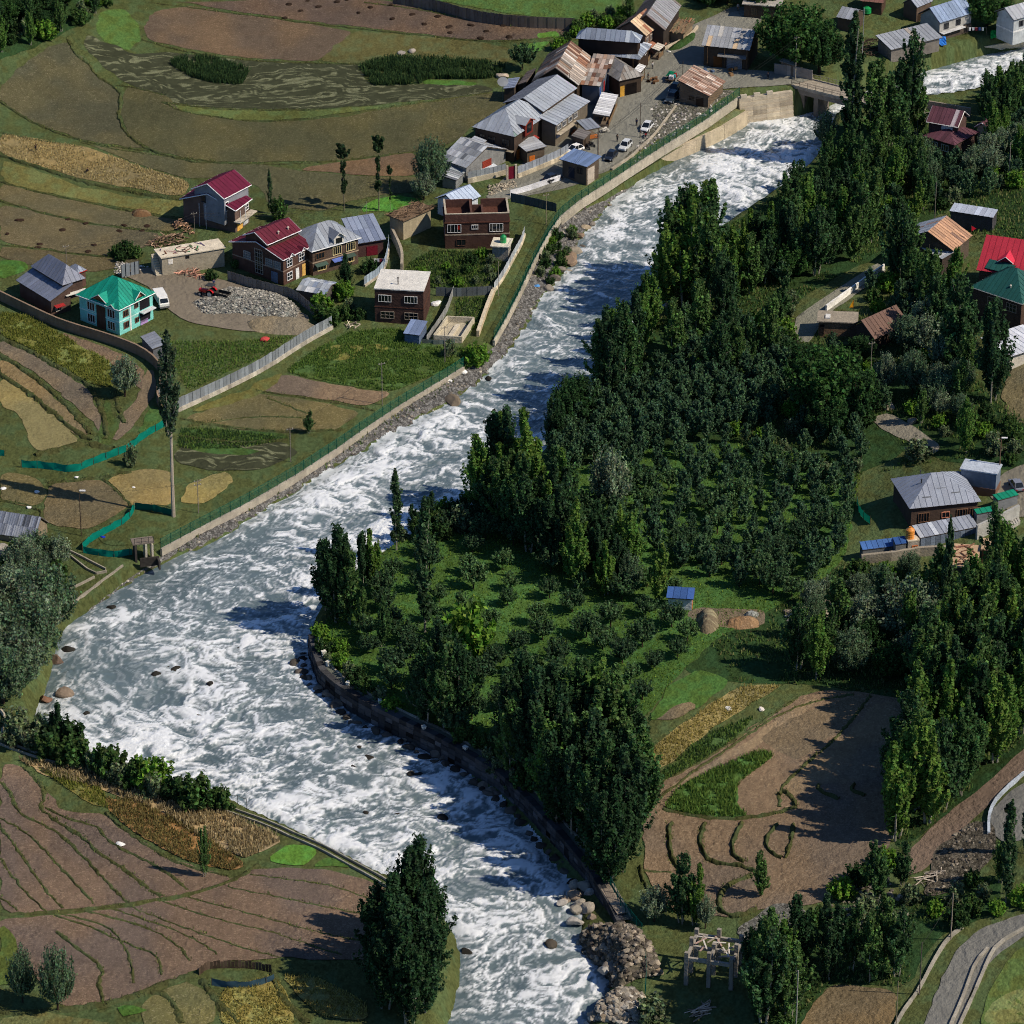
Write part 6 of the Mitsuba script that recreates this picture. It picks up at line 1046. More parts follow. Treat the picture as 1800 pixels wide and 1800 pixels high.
motorbike(1135, 242, street, (150, 30, 32), 'red motorcycle following the silver white car'); motorbike(1033, 262, street + .9, (30, 32, 40), 'dark motorcycle parked under the stall awnings'); motorbike(1040, 258, street + 1.2, (50, 50, 56), 'second motorcycle right of the dark parked one')
k = thing('handcart', 'loaded cart covered with a green cloth beside the rusty hut', 'cart'); p = at(1180, 143); loc = Local(p + [0, 0, .06], street)
MB().cbox(loc([(0, 0, .7)])[0], (3.0, 1.7, .15), street, (74, 62, 52)).part(k, 'bed')
for q, s, c in (((.6, .2, 1.1), (1.0, .9, .7), (206, 206, 210)), ((-.2, -.3, 1.0), (.9, .8, .5), (40, 44, 54)), ((-.9, .2, 1.05), (.9, 1.1, .6), (150, 44, 44)), ((-.2, .5, 1.1), (.6, .6, .6), (70, 160, 170))): MB().cbox(loc([q])[0], s, street + .2, c).part(k, 'sack')
MB().poly(loc([(-1.6, -1.0, 1.5), (.2, -1.2, 1.0), (.3, .2, 1.45), (-1.3, .4, 1.6)]), .04, (24, 116, 84)).part(k, 'cloth')
for y in (-.8, .8): wheel(k, loc, 0, y, .42, .14)
# people
import manifold3d as m3
def person(u, v, yaw, top, low, label, pose='stand', h=1.68, skin=(150, 108, 84), hair=(24, 20, 18)):
    p = at(u, v) + [0, 0, .06]; loc = Local(p, yaw); s = h / 1.7
    J = dict(hip=(0, 0, .92, .135), chest=(0, 0, 1.28, .15), neck=(0, 0, 1.46, .06), head=(.01, 0, 1.59, .10), crown=(0, 0, 1.63, .095))
    for sd, y in (('l', .1), ('r', -.1)):
        J.update({'h' + sd: (0, y, .90, .10), 'k' + sd: (.03 * (1 if sd == 'l' else -1), y, .49, .065), 'a' + sd: (-.02, y, .09, .045), 't' + sd: (.13, y * 1.15, .04, .035), 's' + sd: (0, y * 1.9, 1.40, .06), 'e' + sd: (.02, y * 2.4, 1.14, .045), 'w' + sd: (.10, y * 2.3, .92, .035), 'f' + sd: (.14, y * 2.2, .82, .03)})
    if pose == 'crouch':
        J.update(hip=(-.15, 0, .38, .14), chest=(.06, 0, .70, .15), neck=(.14, 0, .86, .06), head=(.20, 0, .97, .10), crown=(.2, 0, 1.01, .095))
        for sd, y in (('l', .1), ('r', -.1)): J.update({'h' + sd: (-.13, y, .36, .10), 'k' + sd: (.25, y * 1.6, .52, .07), 'a' + sd: (.02, y, .09, .045), 't' + sd: (.18, y, .04, .035), 's' + sd: (.08, y * 1.9, .80, .06), 'e' + sd: (.28, y * 2, .58, .045), 'w' + sd: (.42, y * 1.4, .38, .035), 'f' + sd: (.47, y * 1.2, .28, .03)})
    B = [('hip', 'chest'), ('chest', 'neck'), ('neck', 'head'), ('head', 'crown')] + [x for sd in 'lr' for x in (('hip', 'h' + sd), ('h' + sd, 'k' + sd), ('k' + sd, 'a' + sd), ('a' + sd, 't' + sd), ('chest', 's' + sd), ('s' + sd, 'e' + sd), ('e' + sd, 'w' + sd), ('w' + sd, 'f' + sd))]
    body = m3.Manifold()
    for a, b in B: body += m3.Manifold.batch_hull([m3.Manifold.sphere(J[q][3] * s, 14).translate([J[q][0] * s, J[q][1] * s, J[q][2] * s]) for q in (a, b)])
    m = body.refine_to_length(.06).to_mesh(); V, F = np.array(m.vert_properties[:, :3], float), np.array(m.tri_verts)
    tm = trimesh.Trimesh(V, F, process=False); trimesh.smoothing.filter_taubin(tm, iterations=6); V = np.array(tm.vertices)
    names = list(J); C = np.array([J[q][:3] for q in names]) * s; near = np.argmin(((V[:, None] - C[None]) ** 2).sum(2), 1); fn = np.array([names[i] for i in near])[F[:, 0]]
    col = np.array([skin if q in ('head', 'neck', 'fl', 'fr') else hair if q == 'crown' else (40, 34, 30) if q in ('tl', 'tr') else low if q[0] in 'hka' and q not in ('hip',) else top for q in fn], float)
    k = thing('person', label, 'person'); mb = MB(); v3 = loc(V); mb.add(v3[F].reshape(-1, 3), np.arange(3 * len(F)).reshape(-1, 3), lin(np.repeat(col, 3, 0))); mb.build(k)
person(63, 267, 2.2, (40, 38, 44), (34, 32, 36), 'person in dark clothes standing in the golden field'); person(153, 304, .6, (44, 40, 44), (40, 36, 38), 'person in dark clothes crouching in the golden field', 'crouch'); person(1297, 19, -1.2, (212, 206, 198), (150, 120, 90), 'person in a pale shirt beside the stone house at the top'); person(1139, 141, -.4, (56, 54, 60), (60, 56, 54), 'person in grey standing by the corner shop'); person(1119, 222, -2.0, (40, 50, 80), (50, 48, 50), 'person in blue standing beside the silver white car')
person(1085, 250, 1.0, (90, 84, 78), (60, 60, 66), 'person in tan walking past the stout transformer pole'); person(1110, 165, .2, (150, 60, 60), (46, 44, 50), 'person in red outside the stepped shops'); person(1147, 122, 2.4, (200, 200, 204), (70, 70, 80), 'person in white crossing the upper street'); person(1350, 140, 2.0, (60, 66, 84), (50, 50, 56), 'person in blue grey near the bridge end'); person(376, 505, -.8, (60, 72, 110), (70, 64, 58), 'person in blue standing behind the trailer')
# rocks
_ico = [trimesh.creation.icosphere(subdivisions=2), trimesh.creation.icosphere(subdivisions=1), trimesh.creation.icosphere(subdivisions=0)]
def rock_mesh(size, seed, sub=0, squash=.62):
    r = np.random.default_rng(seed); m = _ico[sub]; v = np.array(m.vertices)
    for _ in range(5):
        n = r.normal(size=3); n /= np.linalg.norm(n); d = v @ n; cut = r.uniform(.45, .8); v = v - np.outer(np.maximum(d - cut, 0), n)
    v = v * (1 + .16 * (meshkit.noise(v * 2.2 + seed, seed)[:, None] - .5)) * size * np.array([r.uniform(.8, 1.25), r.uniform(.75, 1.1), squash * r.uniform(.8, 1.2)])
    a = r.uniform(0, 6.3); R = np.array([[math.cos(a), -math.sin(a), 0], [math.sin(a), math.cos(a), 0], [0, 0, 1]])
    return v @ R.T, np.array(m.faces)
GREYS = [(128, 122, 114), (150, 142, 130), (112, 106, 100), (164, 150, 130), (138, 120, 104)]
rock_n = [0]
def boulder(u, v, size, label, group=None, col=None, z=None, sink=.25):
    p = at(u, v) if z is None else at(u, v, z); rock_n[0] += 1; k = thing('boulder', label, 'rock', group); V, F = rock_mesh(size, rock_n[0])
    MB().add(V + p + [0, 0, size * (.45 - sink)], F, col or GREYS[rock_n[0] % 5]).build(k, 'matte', smooth=False)
for u, v, s in [(1010,445,1.5),(1022,440,1.2),(1035,428,1.3),(998,462,1.6),(985,478,1.2),(1012,470,1.0),(975,492,1.3),(992,498,.9),(1005,452,1.1),(1070,392,1.2),(1055,400,1.4),(1046,410,1.1),(1030,400,.9),(1018,415,1.0),(965,508,1.0),(1000,480,.9),(1085,372,.9),(1025,460,.9),(988,445,1.0),(1040,395,.8)]: boulder(u, v, s, 'grey boulder of the cluster on the upstream left bank', 'boulders on the upstream left bank')
DARKR = (52, 50, 48)
for u, v, s in [(196,1070,.9),(120,1143,1.3),(276,1188,.9),(312,1182,1.3),(296,1176,.6),(370,1205,.8),(150,1258,1.0),(316,1122,.6),(860,668,.9),(715,735,1.2),(632,1318,.8),(648,1333,.9),(622,1350,.7),(720,1362,.9),(780,1442,1.2),(645,1430,.7),(735,1362,.7),(700,1435,.8),(790,1350,.7),(1120,555,1.5),(1105,545,1.2),(820,1675,.9),(640,1160,.7),(420,1140,.7),(350,1262,.7)]: boulder(u, v, s, 'dark wet rock breaking the surface of the rapids', 'wet rocks in the rapids', DARKR, z=0, sink=.35)
for u, v, s in [(518,1168,1.1),(528,1182,1.0),(540,1195,1.1),(562,1212,1.0),(577,1222,1.1),(597,1238,1.2),(630,1252,1.1),(650,1262,.9),(640,1256,1.2),(718,1300,1.0),(725,1312,.9),(772,1322,.9),(765,1330,1.3),(780,1334,1.1),(850,1382,1.0),(862,1392,.9),(870,1398,.8)]: boulder(u, v, s, 'boulder lying at the foot of the stone river wall', 'boulders at the foot of the stone wall', [(98, 92, 86), (124, 114, 104), (80, 76, 72)][int(u) % 3], z=.1)
for u, v, s in [(1008,1556,1.1),(1026,1560,1.2),(1036,1572,1.0),(1010,1576,1.2),(1020,1590,1.0),(1032,1598,1.5),(1014,1600,1.1),(995,1582,.9),(1040,1614,.9),(1012,1622,1.2),(988,1588,.8)]: boulder(u, v, s, 'pale rounded boulder below the walkway at the bottom bend', 'pale boulders below the walkway', [(150, 144, 134), (168, 164, 158), (138, 126, 112)][int(u) % 3], z=.6)
for i in range(46):
    q = STONE[0] + 0; a_ = resample(STONE, 1.0); j_ = int(len(a_) * (i + .5) / 46); t_ = a_[min(j_ + 1, len(a_) - 1)] - a_[j_ - 1]; nn = np.array([-t_[1], t_[0], 0]) / np.linalg.norm(t_[:2]); nn = nn if nn @ (np.array([-30, -20, 0])) > 0 else -nn; p_ = a_[j_] + nn * (1.5 + .9 * math.sin(i * 2.7) ** 2); p_[2] = .1; rock_n[0] += 1; k = thing('boulder', 'dark stone wedged along the foot of the curving river wall', 'rock', 'dark stones along the wall foot'); V, F = rock_mesh(.55 + .5 * abs(math.sin(i * 1.3)), 700 + i); MB().add(V + p_ + [0, 0, .1], F, (np.array((74, 70, 66)) * (1 + .25 * math.sin(i * 4.1)))).build(k)
boulder(968, 1664, 1.3, 'single large boulder standing in the lower rapids', None, (80, 74, 68), z=0)
boulder(100, 1163, 1.4, 'brownish boulder in the water by the left edge willows', None, (112, 96, 86), z=0); boulder(112, 1222, 1.6, 'pale brown boulder at the mouth of the left side channel', None, (128, 114, 102), z=0); boulder(80, 1232, 1.3, 'brown boulder half under the left edge willows', None, (130, 100, 84), z=.1)
boulder(795, 708, 1.7, 'flat brown boulder at the shingle edge', None, (118, 108, 96), z=.1); boulder(726, 92, 1.1, 'large pale boulder in the upper field', None, (170, 162, 152)); boulder(706, 95, .8, 'small pale boulder beside the larger one in the upper field', None, (166, 158, 150)); boulder(3, 970, 1.6, 'rounded grey boulder at the left edge', None, (150, 146, 140)); boulder(883, 135, 1.1, 'pale boulder behind the barn', None, (176, 164, 150)); boulder(102, 1036, 1.1, 'pale boulder below the channel walls', None, (160, 152, 140)); boulder(1563, 718, 1.2, 'block of stone beside the pale track', None, (150, 140, 128)); boulder(1604, 742, 1.2, 'second block of stone farther along the pale track', None, (150, 140, 128))
def scatter(key, poly, n, smin, smax, cols, lift, label, seed, sub=2, squash=.7, mat='matte', zf=None):
    """Many loose stones over a patch of ground, as one body of material."""
    r = np.random.default_rng(seed); x0, y0, x1, y1 = poly.bounds; c = np.stack([r.uniform(x0, x1, n * 6), r.uniform(y0, y1, n * 6)], 1); c = c[shapely.contains_xy(poly, c[:, 0], c[:, 1])][:n]
    kinds = [rock_mesh(1.0, 900 + seed * 20 + i, sub, squash) for i in range(12)]; mb = MB(); z = ground(c[:, 0], c[:, 1]) + (lift if zf is None else zf(c))
    for i, p in enumerate(c):
        V, F = kinds[i % 12]; s = smin + (smax - smin) * r.uniform() ** 2.2; mb.add(V * s + [p[0], p[1], z[i] + s * .15], F, np.array(cols[r.integers(len(cols))]) * r.uniform(.75, 1.2))
    k = key_of(None, key); mb.build(k, mat); labels[k] = {'kind': 'stuff', 'label': label}
LG = [(176, 174, 170), (150, 146, 142), (196, 192, 186), (120, 116, 112)]
ap = left_zone.difference(water_poly.buffer(.3)); scatter('river_stones', ap, 3600, .10, .42, [(140, 136, 130), (120, 114, 108), (170, 164, 154), (104, 98, 92)], .06, 'loose grey stones covering the shingle apron', 3)
def mound(name, px, h, col, kind, label, seed=0, base=.0):
    g = gpoly(px, 2); 
    def lf(pts):
        d = shapely.distance(g.boundary, shapely.points(pts[:, 0], pts[:, 1])); m = max(d.max(), .1); return base + h * np.sin(np.clip(d / m, 0, 1) * np.pi / 2) ** .8 * (.75 + .5 * meshkit.fbm(np.c_[pts * .5, pts[:, :1] * 0 + seed], 3)) + .25 * (d > .3) * (meshkit.noise(np.c_[pts * 1.4, pts[:, :1] * 0 + seed]) - .4)
    v, f = drape(g, .55, lf); k = key_of(None, name); ground_mesh(k, v, f, col, kind); labels[k] = {'kind': 'structure', 'label': label}; return g, lf
g, lf = mound('stone_heap', [(335,532),(370,520),(400,505),(450,508),(500,520),(530,545),(520,562),(470,560),(420,552),(360,555)], 1.1, (150, 148, 142), 'gravel', 'long heap of broken stone on the dirt yard', 2); scatter('broken_stones', g, 3200, .08, .36, [(156, 154, 146), (132, 130, 124), (172, 168, 158), (112, 110, 106)], .0, 'broken pale stones of the heap', 5, zf=lf)
g, lf = mound('spoil_bank', [(430,565),(470,556),(525,558),(560,575),(548,590),(480,588),(440,582)], 1.0, (160, 136, 112), 'soil', 'bank of tan spoil below the stone heap', 4)
g, lf = mound('rubble_bank', [(1008,1668),(1030,1640),(1080,1632),(1130,1645),(1160,1690),(1158,1716),(1120,1722),(1085,1742),(1062,1716),(1030,1700)], 2.6, (92, 84, 76), 'soil', 'dark earth and rubble bank at the bottom river bend', 6, .2); scatter('rubble', g, 900, .12, .75, [(104, 98, 90), (130, 122, 110), (84, 78, 72), (150, 140, 126)], 0, 'stones stuck in the rubble bank', 7, zf=lf)
g, lf = mound('rubble_bank', [(1025,1815),(1045,1780),(1080,1745),(1120,1742),(1140,1770),(1130,1815)], 1.6, (120, 108, 94), 'gravel', 'bank of pale stones at the bottom edge', 8, .1); scatter('rubble', g, 700, .15, .8, [(136, 130, 120), (156, 146, 132), (112, 106, 98), (170, 166, 158)], 0, 'pale stones heaped at the bottom edge', 9, zf=lf)
for i, (u, v, s) in enumerate([(1102,1752,1.2),(1085,1775,1.5),(1110,1778,1.1),(1066,1790,1.2),(1126,1768,1.0),(1075,1700,1.2),(1088,1715,1.0),(1060,1706,1.1),(1096,1725,.9),(1150,1712,1.3)]): boulder(u, v, s, 'big pale stone on the heap at the bottom edge', 'big stones on the bottom heap', [(150, 134, 114), (160, 158, 154), (136, 128, 118)][i % 3], z=2.0, sink=.3)
g, lf = mound('hay_heap', [(1225,1080),(1245,1072),(1262,1082),(1266,1105),(1246,1118),(1228,1112)], 1.5, (176, 146, 112), 'mown', 'rounded straw heap in front of the white shed', 3); g, lf = mound('hay_heap', [(1275,1092),(1300,1084),(1335,1090),(1336,1104),(1300,1108),(1276,1104)], 1.0, (178, 134, 92), 'soil', 'long low straw heap right of the rounded one', 5); mound('gravel_heap', [(1306,1082),(1320,1076),(1336,1080),(1332,1088),(1310,1088)], .8, (176, 172, 166), 'gravel', 'small pale gravel heap beside the straw', 7)
mound('grass_bank', [(1168,92),(1190,76),(1215,60),(1224,52),(1222,70),(1196,88)], .9, (62, 84, 42), 'grass', 'tall grassy bank at the top of the street', 9); mound('straw_heap', [(230,372),(246,368),(264,372),(268,380),(250,383),(232,381)], .8, (170, 118, 74), 'mown', 'orange brown straw heap left of the white gabled house', 11)
scatter('rubble', gpoly([(1150,182),(1205,165),(1290,165),(1296,174),(1240,210),(1175,248),(1110,288)], 0), 500, .12, .5, LG, .1, 'rubbish and stones strewn between street and river wall', 11); scatter('rubble', gpoly([(1640,1500),(1700,1450),(1735,1440),(1755,1490),(1700,1560),(1620,1580)], 0), 300, .10, .45, [(110, 102, 92), (92, 86, 78), (136, 128, 116)], .1, 'stones on the slope below the road bend', 13); scatter('rubble', gpoly([(855,328),(905,318),(908,330),(860,345)], 0), 220, .12, .4, [(186, 176, 158), (160, 150, 134)], .1, 'stones along the lane below the maroon gate', 15); scatter('rubble', gpoly([(1450,1560),(1560,1540),(1600,1600),(1560,1660),(1470,1650)], 0), 240, .15, .6, [(126, 120, 110), (146, 138, 126), (104, 98, 90)], .1, 'pale stones on the slope among the young trees', 17); scatter('rubble', gpoly([(205,460),(260,470),(220,490),(200,480)], 0), 260, .1, .35, LG, .1, 'gravel by the grey barred gate', 19); scatter('rubble', gpoly([(1370,1080),(1480,1050),(1490,1085),(1400,1110)], 0), 240, .2, .8, [(170, 160, 146), (140, 130, 118)], .1, 'stones of the broken bank above the shady belt', 21)
# wood piles, dung heaps, bags
def pile(label, px, n, L, col, h, seed):
    k = thing('wood_pile', label, 'wood pile'); g = gpoly(px, 1); r = np.random.default_rng(seed); x0, y0, x1, y1 = g.bounds; mb = MB(); c = np.array([q for q in np.stack([r.uniform(x0, x1, n * 5), r.uniform(y0, y1, n * 5)], 1) if g.contains(Point(q))][:n])
    d = shapely.distance(g.boundary, shapely.points(c[:, 0], c[:, 1])); z = ground(c[:, 0], c[:, 1]) + .1 + r.uniform(0, 1, len(c)) * h * np.clip(d / (d.max() + .01) * 1.4, .1, 1)
    for i, q in enumerate(c):
        a = r.normal(.5, .7); t = np.array([math.cos(a), math.sin(a), r.normal(0, .18)]) * L * r.uniform(.5, 1); p = np.r_[q, z[i]]; MB().tube([p - t / 2, p + t / 2], r.uniform(.05, .11), np.array(col) * r.uniform(.55, 1.35), 5).part(k, 'log')
pile('lower tangled pile of split logs behind the stone store', [(255,432),(275,420),(310,412),(330,418),(322,428),(280,436)], 90, 1.9, (140, 118, 100), 1.3, 1); pile('upper neat pile of short logs beside the white gabled house', [(300,398),(318,392),(335,402),(342,412),(330,412),(312,404)], 80, 1.1, (168, 136, 112), 1.5, 2); pile('jumble of planks and beams by the stone store', [(305,478),(330,472),(352,478),(360,492),(330,490),(310,486)], 46, 2.0, (176, 132, 116), .7, 3); pile('stack of pale beams beside the concrete frame', [(1215,1780),(1235,1765),(1248,1772),(1230,1795)], 18, 3.4, (176, 160, 146), .5, 4); pile('bundle of pale logs at the tin fence corner', [(605,572),(620,566),(630,574),(616,584)], 14, 2.2, (196, 184, 164), .5, 5); pile('fallen poles among the stones below the dirt track', [(1610,1545),(1650,1530),(1665,1545),(1620,1562)], 16, 3.6, (170, 160, 148), .4, 6); pile('dark timber heap left of the upstream sheds', [(1500,82),(1530,66),(1555,80),(1545,98),(1510,100)], 60, 2.6, (84, 74, 66), 1.2, 7)
r = np.random.default_rng(77)
for i, (u, v) in enumerate([(508,8),(540,2),(592,4),(650,14),(686,10),(528,20),(630,24),(725,26),(690,34),(770,30),(745,43),(790,48),(792,58),(828,45),(855,56),(845,68),(895,66),(885,46),(500,32),(610,0),(560,12)]):
    k = thing('manure_heap', 'little dark manure heap spread on the upper brown field', 'heap', 'manure heaps on the upper brown field'); V, F = rock_mesh(.75, 300 + i, 1, .38); MB().add(V + at(u, v) + [0, 0, .1], F, (52, 42, 36)).build(k)
for i, (u, v) in enumerate([(30,388),(37,388),(120,387),(150,394),(218,397),(210,407),(250,406),(110,405),(165,432),(155,443),(12,412),(70,430),(66,436),(258,398)]):
    k = thing('manure_heap', 'small dark manure heap on the lower brown fields left of the white house', 'heap', 'manure heaps on the lower brown fields'); V, F = rock_mesh(.65, 340 + i, 1, .4); MB().add(V + at(u, v) + [0, 0, .1], F, (58, 46, 38)).build(k)
for i, (u, v, s, c, lab) in enumerate([(213,1486,.8,(232,232,230),'white sack on the brown terraces'),(6,860,.5,(230,230,228),'white rag by the netted plot, leftmost'),(65,866,.5,(226,226,224),'white rag on the olive plot'),(50,893,.5,(226,226,224),'white rag below the olive plot'),(135,840,.45,(224,224,222),'white rag on the path below the netting'),(815,655,.9,(232,232,232),'white plastic sheet by the shingle'),(790,670,.7,(226,228,230),'second white plastic sheet by the shingle'),(767,534,1.3,(236,236,238),'white sack pile beside the flat roofed brick house'),(944,504,.7,(90,150,214),'blue plastic sheet on the shingle'),(466,598,1.0,(196,80,78),'faded red box on the grass'),(181,945,.4,(40,60,190),'blue can in the netted plot'),(235,820+38,.3,(230,230,228),'white rag near the bare poplar'),(1175,92,.6,(232,232,232),'white sheet on the grassy bank'),(1570,244,.7,(206,206,210),'white sack under the bridge poplars'),(1338,1248,.6,(210,206,200),'pale sack on the golden strip'),(1281,1247,.7,(214,214,210),'two tone sack on the golden strip')]):
    k = thing('sack', lab, 'sack'); V, F = rock_mesh(s, 400 + i, 1, .5); MB().add(V + at(u, v) + [0, 0, .15], F, c).build(k)
p = at(1524, 24); tank(p[0], p[1], p[2] + .2, .9, 1.5, (30, 150, 80), 'green water tank at the top edge')
for u, v, c, lab in ((1752, 66, (34, 140, 70), 'green tarpaulin hung on the bank at the top right'), (1766, 54, (210, 190, 50), 'yellow tarpaulin beside the green one'), (1651, 78, (60, 130, 220), 'bright blue tarpaulin under the low grey shed roof')):
    k = thing('tarpaulin', lab, 'tarpaulin'); q = at(u, v); mb = MB(); rr = np.random.default_rng(u); X, Y = np.meshgrid(np.linspace(-1.3, 1.3, 9), np.linspace(0, 1, 6)); V = np.stack([X * (1 + .1 * Y), -Y * .9 + rr.normal(0, .08, X.shape), (1 - Y) * 1.5 + .25 + rr.normal(0, .1, X.shape)], -1).reshape(-1, 3) + q; F = [[a * 9 + b, a * 9 + b + 1, a * 9 + b + 10, a * 9 + b + 9] for a in range(5) for b in range(8)]; mb.add(V, F, c).build(k, 'matte')
k = thing('sluice_house', 'small concrete sluice house at the end of the river fence', 'sluice'); p = at(247, 985); loc = Local(p, .25)
for q, s, c, nm in (((-.8, .3, 1.6), (.35, 2.0, 3.6), (70, 68, 66), 'pier'), ((.9, .2, 1.6), (.35, 2.0, 3.6), (196, 190, 176), 'pier'), ((2.0, .3, 1.4), (.3, 1.8, 3.0), (200, 194, 180), 'pier'), ((.5, .3, 3.45), (3.6, 2.2, .2), (120, 112, 104), 'slab'), ((1.2, -1.9, .6), (3.2, .3, 1.6), (62, 60, 58), 'apron_wall'), ((2.6, -2.6, .5), (.3, 1.8, 1.5), (70, 68, 66), 'apron_wall')): MB().cbox(loc([q])[0], s, .25, c).part(k, nm)
for x in (-1.0, .2, 1.4, 2.2): MB().tube(loc([(x, -.7, 3.5), (x, -.7, 4.5)]), .05, (60, 62, 60), 5).part(k, 'rail_post')
MB().tube(loc([(-1.0, -.7, 4.45), (2.2, -.7, 4.45)]), .04, (60, 62, 60), 4).part(k, 'rail')
k = thing('concrete_tank', 'roofless concrete tank beside the river fence', 'tank'); q = [at(u, v) for u, v in ((763,600), (786,567), (833,569), (811,603))]
for i in range(4):
    a, b = q[i], q[(i + 1) % 4]; d = b - a; n = np.array([-d[1], d[0], 0]) / np.linalg.norm(d[:2]) * .3; MB().box(a - n / 2 - [0, 0, .4], d, n, [0, 0, 1.7], (192, 184, 166)).part(k, 'side')
MB().poly([x + [0, 0, .12] for x in q], .1, (176, 168, 150)).part(k, 'floor')
a, b = q[0] * .5 + q[3] * .5, q[1] * .5 + q[2] * .5; MB().box(a + [-.4, 0, .1], (b - a) * .8, [.8, 0, 0], [0, 0, .5], (200, 192, 174)).part(k, 'channel_wall')
h = House('unfinished_building', 'unfinished grey concrete building, only columns and beams, by the river', (1220,1640), (1207,1682), (1286,1694), 4.6, 'building', ov=.0, z0=1.6)
for i in range(3):
    for j in range(3):
        a, b = h.L1 * i / 2, h.L2 * j / 2; q = MB(); h.blk(q, a - .28, a + .28, b - .28, b + .28, -2.6, 5.4 + .5 * ((i + j) % 2), (140, 135, 128)); q.part(h.k, 'column')
for i in range(3):
    q = MB(); h.blk(q, h.L1 * i / 2 - .2, h.L1 * i / 2 + .2, 0, h.L2, 4.1, 4.6, (152, 148, 140)); q.part(h.k, 'beam'); q = MB(); h.blk(q, 0, h.L1, h.L2 * i / 2 - .2, h.L2 * i / 2 + .2, 4.12, 4.58, (148, 143, 136)); q.part(h.k, 'beam')
for i in range(14):
    c = h.P(bld_rng.uniform(.5, h.L1 - .5), bld_rng.uniform(.5, h.L2 - .5), 4.75 + bld_rng.uniform(0, .3)); MB().cbox(c, (bld_rng.uniform(1.5, 3.0), .22, .1), bld_rng.uniform(0, 3.1), [(206, 200, 190), (176, 150, 140), (150, 140, 128)][i % 3]).part(h.k, 'formwork_plank')
k = thing('garden_stairs', 'concrete stairs climbing beside the pale wall', 'stairs'); a, b = at(1733, 952), at(1790, 914); n = np.array([.15, -1.0, 0])
for i in range(16):
    q = a + (b - a) * i / 16; q[2] = a[2] + (b[2] + .6 - a[2]) * (i + 1) / 16; MB().box(q - [0, 0, 1.2], (b - a) * [1, 1, 0] / 16 * .96, n * 1.3, [0, 0, 1.2], (170, 168, 162) if i % 2 else (178, 176, 170)).part(k, 'step')
k = thing('footbridge', 'plank walkway ending the stone river wall', 'walkway'); a, b = at(1045, 1546, 2.9), at(1085, 1608, 2.6); d = (b - a) / 16; n = np.array([1.5, .5, 0])
for i in range(16): MB().box(a + d * i, d * .92, n, [0, 0, .12], np.array((150, 138, 124)) * (1 + .12 * math.sin(i * 3.1))).part(k, 'plank')
link_fence('short teal mesh fence along the plank walkway', np.array([at(1060, 1536, 3.0), at(1078, 1566, 2.9), at(1092, 1596, 2.7), at(1110, 1618, 2.4), at(1128, 1640, 2.2)]), 1.6, (24, 110, 104), 1.8)
link_fence('short teal mesh fence on the pale stones at the bottom edge', np.array([at(1134, 1688, 2.6), at(1136, 1720, 2.4), at(1134, 1752, 2.2)]), 1.9, (24, 110, 104), 1.8)
k = thing('flag', 'small orange flag behind the flat roofed brown shop', 'flag'); q = at(1500, 548); MB().tube([q, q + [0, 0, 2.6]], .05, (90, 80, 70), 5).build(k + '__pole'); MB().poly([q + [0, 0, 2.5], q + [0, 0, .9], q + [-.8, -.1, .9]], .02, (226, 160, 40)).build(k + '__cloth')
k = thing('flag', 'red and blue cloth hung in front of the stepped rusty shops', 'flag'); q = at(1066, 158); MB().poly([q + [0, 0, 3.2], q + [.2, 0, 1.2], q + [1.0, .3, 1.6], q + [.8, .3, 3.4]], .02, (176, 40, 54)).build(k + '__upper'); MB().poly([q + [-.6, 0, 1.8], q + [-.4, 0, .2], q + [.2, .1, 1.1]], .02, (60, 90, 170)).build(k + '__lower')
k = thing('satellite_dish', 'round satellite dish behind the big hip roofed house', 'satellite dish'); q = at(884, 176) + [0, 0, 3.2]; a = np.linspace(0, 6.283, 17)[:-1]; mb = MB(); loft(mb, [Local(q, 0)(np.stack([rr * np.cos(a), a * 0 - dd, rr * np.sin(a) * .95 + .9], 1)) for rr, dd in ((.05, -.1), (.6, -.02), (1.1, .2), (1.12, .22))], (206, 208, 210)); mb.build(k + '__dish', 'satin'); MB().tube([q - [0, 0, 3.4], q + [0, .1, .9]], .06, (120, 120, 122), 5).build(k + '__mast')
run_wall('white_banner', 'white banner strips along the lane by the blue roofed hut', line_on([(897,345), (925,338), (960,326), (985,318)]), 1.3, .15, .06, (226, 228, 236), 2.4, piece='banner', cat='banner')

